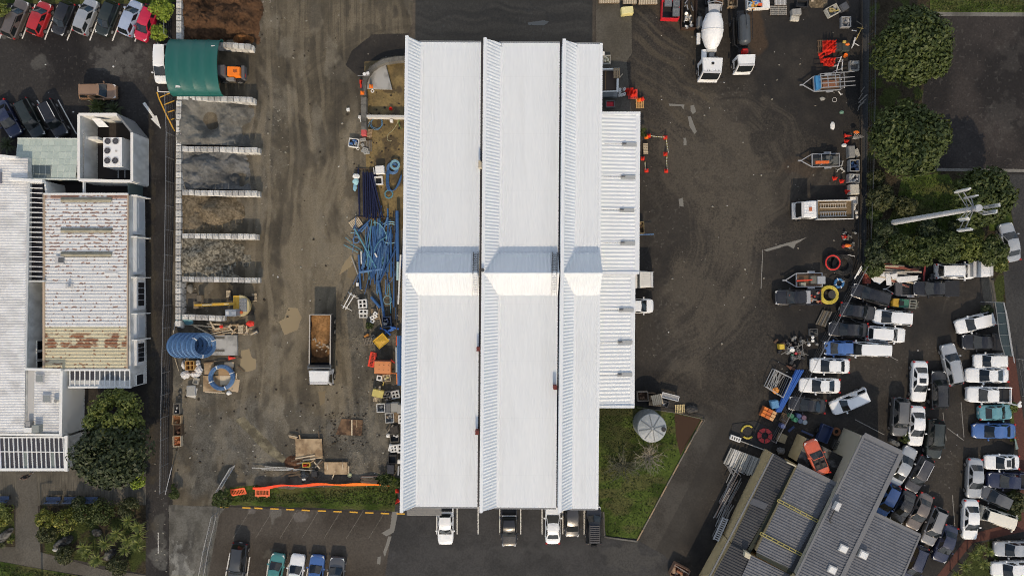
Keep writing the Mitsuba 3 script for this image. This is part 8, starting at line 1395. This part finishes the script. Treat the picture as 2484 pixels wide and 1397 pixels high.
solo('hoop', 'thin white hoop lying on the asphalt below the rack trailer', 'hoop', ring(*P(2024, 243), .04, .26, .025, 24, 5), PVC); crumple(2020, 305, (.28, .45), 'white rag lying on the asphalt', PVC, 'rag', 'rag', .05, .14, 16); crumple(2042, 273, (.25, .2), 'pale green plastic scrap lying on the asphalt', mat((.14, .26, .19), .5), 'plastic_scrap', 'scrap', .05, .1, 17); crumple(1995, 240, (.3, .2), 'grey rubble lump beside the thin white hoop', CONCG, 'rubble_lump', 'rubble', .05, .1, 18); solo('white_angle', 'small white angle piece below the rack trailer', 'bar', join(box(0, 0, .02, .45, .1, .06, -50), box(.2, -.2, .02, .25, .1, .06, 20)), PVC, T=atp(2036, 226))
# along the right fence
cone(2048, 330, 'red cone lying beside the sign bundle at the fence', RED, tilt=80, z=.2); cone(2052, 344, 'red cone with white cloth above the grey crates', RED); crumple(2048, 353, (.3, .22), 'white cloth at the foot of the cone above the grey crates', PVC, 'rag', 'rag', .1, .2, 19); crumple(2077, 321, (.32, .2), 'orange flag bundle on the sign stands at the fence', ORANGE, 'flag_bundle', 'flag', .7, .15, 20)
for i in range(6): stick('sign_pole', 'pale sign pole in the fan of poles at the fence', 'pole', P3(2068 + i * 1.5, 338, .3), P3(2076 + i * 4, 322 + i * 2, .9), .04, .04, mat((.36, .35, .33), .5), 'sign poles in the fan at the fence')
solidbox('grey_bin', 'grey bin with a loose sheet, uppermost of the bins at the fence', 'bin', 2067, 368, 2, .72, 1.4, .8, mat((.22, .22, .21), .6)); stick('plank', 'grey sheet leaning off the uppermost bin', 'sheet', P3(2076, 362, .6), P3(2082, 380, .3), .5, .04, CONCG); crate(2072, 402, 0, 1.1, 1.35, .8, 'bin with blue plastic, second from the top at the fence', mat((.3, .31, .31), .5), DKBOX, load=8, im=[(.03, .08, .2), (.02, .04, .1), (.1, .2, .35)], name='stillage', cat='bin'); crate(2071, 433, -3, 1.25, 1.0, .8, 'bin of pale metal strips, third from the top at the fence', mat((.3, .31, .31), .5), DKBOX, load=14, im=[(.4, .42, .42), (.3, .3, .3), (.5, .5, .5)], name='stillage', cat='bin')
solidbox('cream_box', 'cream lidded box below the bin of metal strips', 'box', 2074, 459, 2, 1.05, 1.2, .9, mat((.44, .42, .36), .6)); crate(2070, 486, 2, .9, .85, .6, 'small white tray behind the drop side truck', mat((.4, .4, .39), .6), PVC, name='tray', cat='tray')
for i, (x, y, r, lab) in enumerate([(2043, 397, 75, 'short white trestle below the orange boom trailer, upper'), (2038, 410, 20, 'short white trestle below the orange boom trailer, lower left'), (2044, 412, -40, 'short white trestle below the orange boom trailer, lower right')]): trestle(x, y, r, .7, .2, lab, mat((.5, .5, .47), .6), .4)
for x, y, lab in [(2024, 433, 'red cone, left of the two above the drop side truck'), (2041, 440, 'red cone, right of the two above the drop side truck'), (2054, 465, 'red cone beside the cream box at the fence'), (2047, 575, 'red cone in front of the grey pots at the fence')]: cone(x, y, lab, RED, rot=15)
for i in range(12): solo('pot_piece', 'small grey pipe fitting in the pile beside the fence cone', 'fitting', lathe([(.1, 0), (.12, .25), (.08, .25), (.06, .05)], 10), R.choice((CONCG, mat((.2, .19, .15), .7), mat((.4, .4, .37), .6))), 'grey pipe fittings beside the fence cone', T4().translate([*P(R.uniform(2042, 2074), R.uniform(556, 580)), .1]).rotate([R.random(), R.random(), .2], R.uniform(0, 90)))
for i in range(8): solo('pot_piece', 'small dark pipe fitting in the pile with the orange bag', 'fitting', lathe([(.1, 0), (.12, .25), (.08, .25), (.06, .05)], 10), R.choice((GREYB, mat((.2, .17, .12), .7), CONCG)), 'dark pipe fittings with the orange bag', T4().translate([*P(R.uniform(2046, 2073), R.uniform(588, 606)), .1]).rotate([R.random(), R.random(), .2], R.uniform(0, 90)))
crumple(2056, 596, (.4, .2), 'orange bag on the dark pipe fittings', ORANGE, 'orange_bag', 'bag', .25, .2, 22); crumple(2046, 597, (.22, .2), 'dark red bag left of the orange bag', mat((.2, .02, .02), .6), 'red_bag', 'bag', .15, .2, 23)
for x, y, s in [(2070, 505, .3), (2076, 515, .25), (2073, 498, .2), (2077, 526, .22)]: boulder('pale rubble lump behind the drop side truck, at photo height ' + {505: 'middle', 515: 'lower middle', 498: 'top', 526: 'bottom'}[y], x, y, s, s * .7, .2, x, CONC)
BK = mat((.014, .014, .015), .5)
coil(2045, 642, 1.25, .75, .4, BK, 'large loose black pipe coil behind the red coil', r=.05); coil(2022, 637, 1.05, .62, .55, BK, 'black pipe coil under the red ring', r=.055, z=.05); coil(2021, 637, .92, .74, .12, mat((.60, .035, .03), .45), 'bright red pipe ring lying on the black coil', z=.62, r=.055, n=36); coil(2055, 668, .75, .4, .3, BK, 'smaller black pipe coil below the loose black coil', r=.05); coil(2036, 687, .6, .36, .2, mat((.06, .20, .42), .45), 'small bright blue hose coil above the yellow coil', r=.04, straps=4); coil(2012, 715, 1.12, .72, .4, mat((.52, .42, .06), .45), 'yellow pipe coil lying on a black drum', z=.3, r=.055, n=36); solo('cable_drum', 'black cable drum inside the yellow coil', 'drum', join(cyl(0, 0, 0, .7, .1, 24), cyl(0, 0, .1, .35, .5, 18), cyl(0, 0, .6, .5, .08, 24)), mat((.035, .033, .03), .6), T=atp(2013, 714, .05))
hose('thin black cable trailing from the smaller black coil', [(2060, 675), (2045, 674), (2030, 668), (2012, 672)], .04, BK, .06); stick('plank', 'white bar leaning beside the loose black coil', 'bar', P3(2056, 618, .3), P3(2074, 622, .3), .06, .05, PVC); stick('plank', 'white plank leaning on the slanting fence end', 'timber', P3(2090, 645, .9), P3(2073, 676, .5), .12, .05, PVC); stick('plank', 'second white plank leaning on the slanting fence end', 'timber', P3(2093, 648, .8), P3(2080, 668, .5), .1, .05, PVC)
for i in range(6): stick('timber_beam', 'grey timber beam in the stack at the slanting fence', 'timber', P3(1997 + i * 4, 752 + i * .8, .15 + .12 * (i % 2)), P3(1980 + i * 4, 786 + i * 1.2, .15 + .12 * (i % 2)), .16, .14, R.choice((WOODG, WOODG, mat((.12, .10, .07), .9))), 'grey timber beams at the slanting fence')
crate(1973, 806, 0, .95, .8, .5, 'dark metal frame at the slanting fence below the timber beams', mat((.12, .12, .115), .6), DKBOX, load=5, im=[(.1, .1, .09), (.25, .24, .2)], name='metal_frame', cat='frame')
for i, (x, y) in enumerate([(1971, 818), (1971, 826), (1962, 836)]): solo('reel', ['uppermost', 'middle', 'lowest'][i] + ' white hubbed reel at the slanting fence', 'reel', join(cyl(0, 0, 0, .18, .08, 14), cyl(0, 0, .08, .07, .12, 10)), PVC, T=atp(x, y, .4))
r8 = random.Random(9)
for i in range(46):
    x, y = r8.gauss(1920, 20), r8.gauss(850, 16); x += (y - 850) * -.3
    m_ = r8.choice((DKBOX, DKBOX, GREYB, mat((.10, .06, .04), .8), mat((.2, .2, .19), .5), mat((.06, .05, .045), .8), CHASSIS))
    if i % 3 == 0: solo('machine_part', 'dark steel frame bar in the machinery scrap beside the slanting fence', 'machine part', join(beam((-.5, 0, .3), (.5, 0, .5), .08, .08), beam((.4, -.3, .2), (.4, .3, .6), .07, .07)), mat((.15, .15, .145), .6), 'dark parts in the machinery scrap', atp(x, y, 0, r8.uniform(0, 180)))
    else: solo('machine_part', 'dark machine lump in the machinery scrap beside the slanting fence', 'machine part', join(box(0, 0, 0, r8.uniform(.2, .6), r8.uniform(.2, .4), r8.uniform(.2, .6)), cyl(.1, .05, .2, .12, .3, 9)), m_, 'dark lumps in the machinery scrap', atp(x, y, 0, r8.uniform(0, 180)))
solidbox('yellow_engine', 'yellow engine housing at the left of the machinery scrap', 'engine', 1897, 841, 4, .6, .6, .8, mat((.55, .40, .05), .5)); crumple(1921, 848, (.3, .3), 'white funnel shaped piece in the machinery scrap', PVC, 'funnel', 'funnel', .5, .3, 30); solo('red_canister', 'small red canister in the machinery scrap', 'canister', cyl(0, 0, 0, .15, .15, 12), mat((.4, .05, .06), .5), T=atp(1930, 857, .5)); solo('green_bottle', 'small green bottle in the machinery scrap', 'bottle', join(cyl(0, 0, 0, .1, .35, 10), cyl(0, 0, .35, .04, .1, 8)), mat((.08, .2, .14), .4), T=atp(1920, 860, .4)); hose('thin black wire lying left of the machinery scrap', [(1860, 812), (1872, 820), (1880, 830), (1884, 842)], .03, BK)
for i in range(5): stick('rusty_bar', 'rusty brown bar below the machinery scrap', 'bar', P3(1908 + i * 4, 886 + i, .2), P3(1918 + i * 4, 896 + i, .2), .1, .08, mat((.10, .05, .035), .8), 'rusty bars below the machinery scrap')
k = thing('mesh_cage', 'open galvanised mesh cage with bars and an orange bag', 'cage'); C = [np.array(P3(x, y, .9)) for x, y in ((1880, 896), (1921, 917), (1900, 964), (1860, 938))]
for a, b in zip(C, C[1:] + C[:1]): put(k, 'top_rail', tube([a, b], .05, 6), GALV); put(k, 'base_rail', tube([(*a[:2], .1), (*b[:2], .1)], .05, 6), GALV); put(k, 'corner_post', tube([(*a[:2], 0), a], .05, 6), GALV)
for i in range(1, 9): t = i / 9; a, b = C[0] + (C[1] - C[0]) * t, C[3] + (C[2] - C[3]) * t; put(k, 'mesh_bar', tube([(*a[:2], .15), (*b[:2], .15)], .02, 4), mat((.3, .3, .3), .5)); 
for i in range(9): a, b = C[0] + (C[1] - C[0]) * r8.random() * .8, C[3] + (C[2] - C[3]) * r8.random(); put(k, 'loose_bar', tube([(a[0], a[1], .5), (b[0], b[1], .4)], .03, 5), mat((.36, .36, .35), .5))
crumple(1881, 946, (.38, .35), 'orange and yellow bag in the mesh cage', mat((.75, .30, .06), .5), 'orange_bag', 'bag', .4, .3, 31)
for i in range(8): stick('pipe', f'long blue pipe, {ORD[i]} from the left in the slanting bundle beside the mesh cage', 'pipe', P3(1932 + i * 2.4, 896 + (i % 3), .7 + .12 * (i % 2)), P3(1882 + i * 1.6, 996 + (i % 2) * 3, .6 + .12 * (i % 2)), .095, 0, mat((.035, .11, .38), .45) if i % 2 else mat((.03, .09, .30), .45), 'blue pipes in the slanting bundle', True)
solidbox('blue_crate', 'pale blue crate stack at the lower end of the blue pipe bundle', 'crate', 1881, 981, 10, .85, .9, .8, mat((.10, .24, .42), .5), ribs=3)
k = thing('orange_stack', 'stack of orange plastic feet at the left of the blue crates', 'stack'); T = atp(1866, 1004, 0, -26, 1, .7)
for i in range(9): put(k, 'orange_foot', box(-.55 + .55 * (i % 3), -.4 + .4 * (i // 3), .35 + .08 * (i % 2), .48, .33, .25), (mat((.62, .17, .03), .5), mat((.50, .13, .03), .5), mat((.58, .34, .16), .6))[i % 3], T)
put(k, 'base', box(0, 0, 0, 1.7, 1.2, .35), mat((.35, .12, .05), .7), T)
pallet(1900, 1012, 62, 'brown pallet at the slanting fence beside the oil drums', WOODD, w=1.1, d=.7); pallet(1906, 1020, 60, 'second brown pallet under the oil drums', mat((.16, .10, .07), .9), w=1.1, d=.6)
for x, y, c, lab in [(1921, 1009, (.025, .11, .06), 'green oil drum, upper left of the drum group'), (1931, 1018, (.03, .15, .085), 'green oil drum, lower of the two green ones'), (1939, 1009, (.09, .12, .23), 'blue grey oil drum in the upper row'), (1951, 1013, (.28, .15, .17), 'pinkish oil drum at the right of the upper row'), (1942, 1021, (.09, .115, .17), 'dark blue grey oil drum in the lower row'), (1953, 1024, (.22, .25, .27), 'silver grey oil drum at the right of the lower row'), (1900, 1034, (.05, .07, .17), 'single navy oil drum beside the slanting fence')]:
    k = thing('oil_drum', lab, 'drum'); T = atp(x, y, 0, 0, 1, .88); put(k, 'shell', lathe([(.01, .02), (.28, .02), (.285, .29), (.295, .3), (.285, .31), (.285, .58), (.295, .59), (.285, .6), (.285, .88), (.27, .885)], 20), mat(c, .45), T, 30); put(k, 'top', cyl(0, 0, .84, .27, .025, 20), mat(tuple(v * 1.15 for v in c), .5), T); put(k, 'bung', cyl(.15, .05, .865, .035, .02, 8), STEEL, T)
k = thing('blue_trailer_tub', 'dark blue tub body standing behind the workshop', 'tub'); T = atp(2002, 1052, 0, 68, 1, .9); NB = mat((.025, .04, .10), .45)
put(k, 'floor', box(0, 0, .3, 1.9, 1.2, .08), NB, T); put(k, 'side', box(0, .62, .3, 2.0, .07, .6), NB, T); put(k, 'side', box(0, -.62, .3, 2.0, .07, .6), NB, T); put(k, 'end', box(-.98, 0, .3, .07, 1.2, .6), NB, T); put(k, 'end', box(.98, 0, .3, .07, 1.2, .6), NB, T); put(k, 'wheel', join(xf(xf_wheel(.3, .2), t=(0, .8, .3)), xf(xf_wheel(.3, .2), t=(0, -.8, .3))), TYRE, T)
stick('blue_beam', 'dark blue steel beam beside the blue tub', 'beam', P3(1944, 1044, .5), P3(1972, 1056, .5), .22, .2, NB); stick('blue_beam', 'second dark blue beam near the navy drum', 'beam', P3(1912, 1046, .4), P3(1926, 1034, .4), .25, .2, NB); solidbox('beige_box', 'beige square box beside the tan workshop wall', 'box', 1900, 1064, -20, .8, 1.0, .9, mat((.20, .165, .10), .7)); crumple(1894, 1093, (.45, .4), 'grey and white rag heap at the tan workshop wall', mat((.14, .14, .14), .7), 'rag_heap', 'rags', .15, .4, 34); coil(2030, 1047, .5, .25, .3, RUST, 'small rusty coil behind the cream wall panel', r=.05); solo('pallet_stack', 'dark slatted rack beside the blue tub', 'rack', join(*[box(0, -.5 + i * .25, .6, 1.3, .1, .06) for i in range(5)], box(-.6, 0, 0, .08, 1.1, .6), box(.6, 0, 0, .08, 1.1, .6)), mat((.06, .06, .06), .7), T=atp(2035, 1082, 0, -25, 1, .6)); solo('engine_lump', 'dark engine lying in front of the grey off roader by the workshop', 'engine', join(box(0, 0, 0, 1.1, .5, .5, -28), cyl(.4, -.2, .3, .16, .3, 12), cyl(-.3, .1, .4, .2, .25, 12), box(.3, -.05, .5, .3, .2, .1, 20)), mat((.09, .09, .085), .5), T=atp(2165, 1071))
# coils and stock left of the workshop
k = thing('pipe_coil', 'yellow and black striped hose coil on the dark deck', 'pipe coil'); x, y = P(1815, 1048, .3); T = at(x, y)
for i in range(8):
    th = np.linspace(i * math.pi / 4 + .03, (i + 1) * math.pi / 4 - .03, 8); put(k, 'hose_section', join(*[tube(np.c_[r * np.cos(th), r * np.sin(th), np.full(8, z)], .05, 6) for r in (.78, .69) for z in (.1, .2)]), mat((.52, .42, .07), .5) if i in (1, 2, 3, 5, 6) else BK, T)
coil(1856, 1057, .88, .42, .3, mat((.42, .045, .05), .5), 'red pipe coil with black ties beside the striped coil', r=.05, straps=6, strapm=BK); coil(1838, 1058, .95, .92, .03, mat((.4, .06, .06), .5), 'thin red cable loop linking the two coils', r=.02); solo('dark_deck', 'dark deck under the yellow and the red coil', 'deck', prism(pp([(1776, 1028), (1830, 1020), (1885, 1045), (1868, 1095), (1772, 1058)]), .02, .08), mat((.018, .018, .019), .8)); stick('deck_edge', 'pale edge board of the dark deck', 'board', P3(1772, 1060, .3), P3(1868, 1096, .3), .1, .25, mat((.30, .29, .27), .8))
k = thing('cast_tray', 'white tray with cast block shapes at the end of the dark deck', 'tray'); T = atp(1785, 1064, 0, -20, 1, .5); put(k, 'tray', box(0, 0, .1, 1.25, .55, .35), PVC, T)
for i in range(4): put(k, 'cell', box(-.42 + .28 * i, 0, .45, .16, .3, .03), mat((.1, .1, .1), .7), T)
for i in range(17): stick('concrete_beam', 'pale grey beam in the tidy slanting row beside the tan wall', 'beam', P3(1774 + i * 4.3, 1086 + i * 1.6, .3 + .1 * (i % 2)), P3(1756 + i * 4.3, 1126 + i * 1.8 + R.uniform(-3, 3), .3 + .1 * (i % 2)), .17, .15, R.choice((CONC, CONCG, mat((.55, .54, .48), .8), mat((.2, .2, .19), .8))) if i < 10 else R.choice((CONCG, mat((.22, .22, .21), .8))), 'pale beams in the tidy slanting row')
r9 = random.Random(12)
for i in range(46):
    t = r9.random(); cx, cy = 1786 - 40 * t + r9.uniform(-12, 12), 1150 + 120 * t + r9.uniform(-14, 14); L = r9.uniform(40, 90); a = math.radians(r9.gauss(63, 3)); stick('steel_bar', f'thin grey steel bar in the {"upper middle lower".split()[int(t * 2.99)]} part of the pile along the tan wall', 'bar', P3(cx + math.cos(a) * L / 2, cy - math.sin(a) * L / 2, r9.uniform(.1, .7)), P3(cx - math.cos(a) * L / 2, cy + math.sin(a) * L / 2, r9.uniform(.1, .6)), r9.uniform(.04, .09), .05, r9.choice((mat((.24, .24, .235), .5, .3), mat((.16, .16, .155), .6), mat((.33, .33, .32), .5, .3), mat((.16, .13, .12), .7))), 'thin steel bars in the slanting pile')
for i in range(8): stick('steel_tube', 'short steel tube in the cross pile between the beams and the bars', 'tube', P3(1762 + i * 4, 1128 + i * 2, .5), P3(1772 + i * 5, 1146 + (i % 3) * 4, .6), .06, .06, mat((.25, .25, .25), .5, .4), 'short tubes in the cross pile')
k = thing('ladder', 'pale slatted ladder rack leaning on the tan wall', 'ladder')
a, b = np.array(P3(1760, 1256, .8)), np.array(P3(1736, 1310, .8)); d = (b - a) / np.linalg.norm(b - a); sx = np.array([-d[1], d[0], 0]) * -.3
put(k, 'rail', beam(a + sx, b + sx, .12, .1), mat((.42, .43, .44), .5)); put(k, 'rail', beam(a - sx, b - sx, .12, .1), mat((.42, .43, .44), .5))
for i in range(11): q = a + (b - a) * (i + .5) / 11; put(k, 'rung', beam(q + sx, q - sx, .12, .06), mat((.42, .43, .44), .5))
crate(1649, 1388, -28, 2.0, 1.5, .9, 'rusty bin of brown scrap at the bottom edge', mat((.20, .12, .08), .8), mat((.10, .05, .03), .9), load=10, im=[(.25, .1, .05), (.3, .2, .13), (.12, .1, .09)], name='scrap_bin', cat='bin'); stick('plank', 'thin pale rail above the rusty bin at the bottom edge', 'bar', P3(1636, 1370, .9), P3(1672, 1392, .9), .06, .05, mat((.3, .28, .26), .6))
# timber and white sheets at the hedge
for i in range(26): y = R.uniform(642, 684); x = R.uniform(2135, 2190); L = R.uniform(50, 110); a = math.radians(R.gauss(-6, 6)); stick('timber_plank', f'long plank in the {"upper" if y < 656 else "middle" if y < 670 else "lower"} part of the waste timber pile under the hedge', 'timber', P3(x - math.cos(a) * L / 2, y + math.sin(a) * L / 2, .3 + .02 * i), P3(x + math.cos(a) * L / 2, y - math.sin(a) * L / 2, .3 + .02 * i), .16, .05, R.choice((WOODP, WOOD, mat((.45, .42, .36), .8), mat((.30, .10, .07), .8), WOODG)), 'planks in the waste timber pile')
for i, (poly, lab) in enumerate([([(2112, 664), (2145, 662), (2148, 678), (2140, 684), (2134, 690), (2128, 686), (2120, 684), (2114, 676)], 'ragged white sheet right of the red bricks'), ([(2147, 664), (2160, 664), (2162, 692), (2150, 692)], 'square white sheet in the middle of the waste pile'), ([(2172, 672), (2226, 668), (2224, 680), (2200, 684), (2180, 686), (2174, 682)], 'ragged white sheet at the right of the waste pile'), ([(2158, 666), (2176, 662), (2174, 676), (2164, 678)], 'small white sheet between the larger sheets')]): solo('white_sheet', lab, 'sheet', prism(pp(poly, .8), .78 + .05 * i, .81 + .05 * i), mat((.68, .68, .67), .6))
k = thing('brick_stack', 'stack of red bricks at the end of the waste timber pile', 'bricks')
for j in range(9):
    for i in range(3): put(k, 'brick', box(*P(2100 + i * 5, 655 + j * 3.9, .5), 0, .22, .17, .5 + .02 * ((i + j) % 3)), mat(((.26, .055, .035), (.20, .045, .03), (.30, .075, .05))[(i * 2 + j) % 3], .8))
k = thing('timber_plank', 'white plank with red ends in front of the white off roader', 'timber'); put(k, 'plank', beam(P3(2244, 640, .5), P3(2240, 682, .5), .2, .1), mat((.20, .03, .03), .7)); solo('engine_lump', 'dark engine parts behind the white off roader', 'engine', join(box(0, 0, 0, .7, .5, .5, 20), cyl(.2, .2, .4, .15, .2, 10), box(-.3, -.3, 0, .4, .4, .6, 50)), mat((.05, .05, .05), .5), T=atp(2259, 668))
# pieces in the excavator bay
solidbox('plywood_box', 'brown plywood box under the tip of the excavator arm', 'box', 483, 732, 0, .55, 1.5, .6, PLY); solo('plywood_sheet', 'grey board lying left of the brown plywood box', 'board', box(0, 0, .02, 1.2, 1.6, .05), mat((.10, .09, .075), .9), T=atp(467, 728)); boulder('pale lump in the upper corner of the excavator bay', 462, 700, .4, .55, .35, 10, mat((.17, .165, .15), .9)); pallet(554, 713, 90, 'small pale pallet above the excavator', WOODP, w=.9, d=.5); pallet(617, 721, 90, 'small pale pallet at the right end of the excavator bay', WOODP, w=1.0, d=.6, gap=.5)
# loose rubble on the ground
rg = np.random.default_rng(5)
def rubble(name, label, spots, m, s0, s1, seed):
    r = np.random.default_rng(seed); ico = trimesh.creation.icosphere(0); V, F, o = [], [], 0
    for x0, x1, y0, y1, n in spots:
        for _ in range(n):
            px, py = r.uniform(x0, x1), r.uniform(y0, y1); s = s0 + (s1 - s0) * r.random() ** 3; v = np.array(ico.vertices) * (r.uniform(.6, 1.2, (12, 1))) * s * [1, r.uniform(.6, 1), .6]; X, Y = P(px, py); V.append(v + [X, Y, s * .25]); F.append(np.array(ico.faces) + o); o += 12
    labels[solo(name, None, None, (np.vstack(V), np.vstack(F)), m, kind='stuff')]['label'] = label
rubble('pale_rubble', 'pale stones scattered over the muddy yard', [(640, 980, 20, 900, 110), (640, 700, 200, 480, 60), (420, 980, 900, 1170, 150), (860, 960, 500, 1160, 120), (430, 620, 690, 770, 60), (590, 660, 0, 60, 70), (1560, 2080, 20, 900, 150), (370, 412, 1100, 1397, 40)], mat((.25, .235, .195), .9), .03, .15, 1)
rubble('dark_clods', 'dark earth clods scattered over the muddy yard', [(640, 970, 10, 960, 130), (425, 980, 930, 1170, 160), (444, 650, 0, 110, 200), (890, 975, 210, 400, 90), (800, 890, 1000, 1080, 160)], mat((.035, .028, .02), .95), .04, .18, 2)
rubble('white_scraps', 'tiny white scraps scattered over the yards', [(1560, 2090, 20, 960, 46), (430, 980, 400, 1160, 60), (100, 420, 90, 330, 10), (1880, 2440, 700, 1260, 26)], mat((.6, .6, .58), .8), .03, .12, 3)
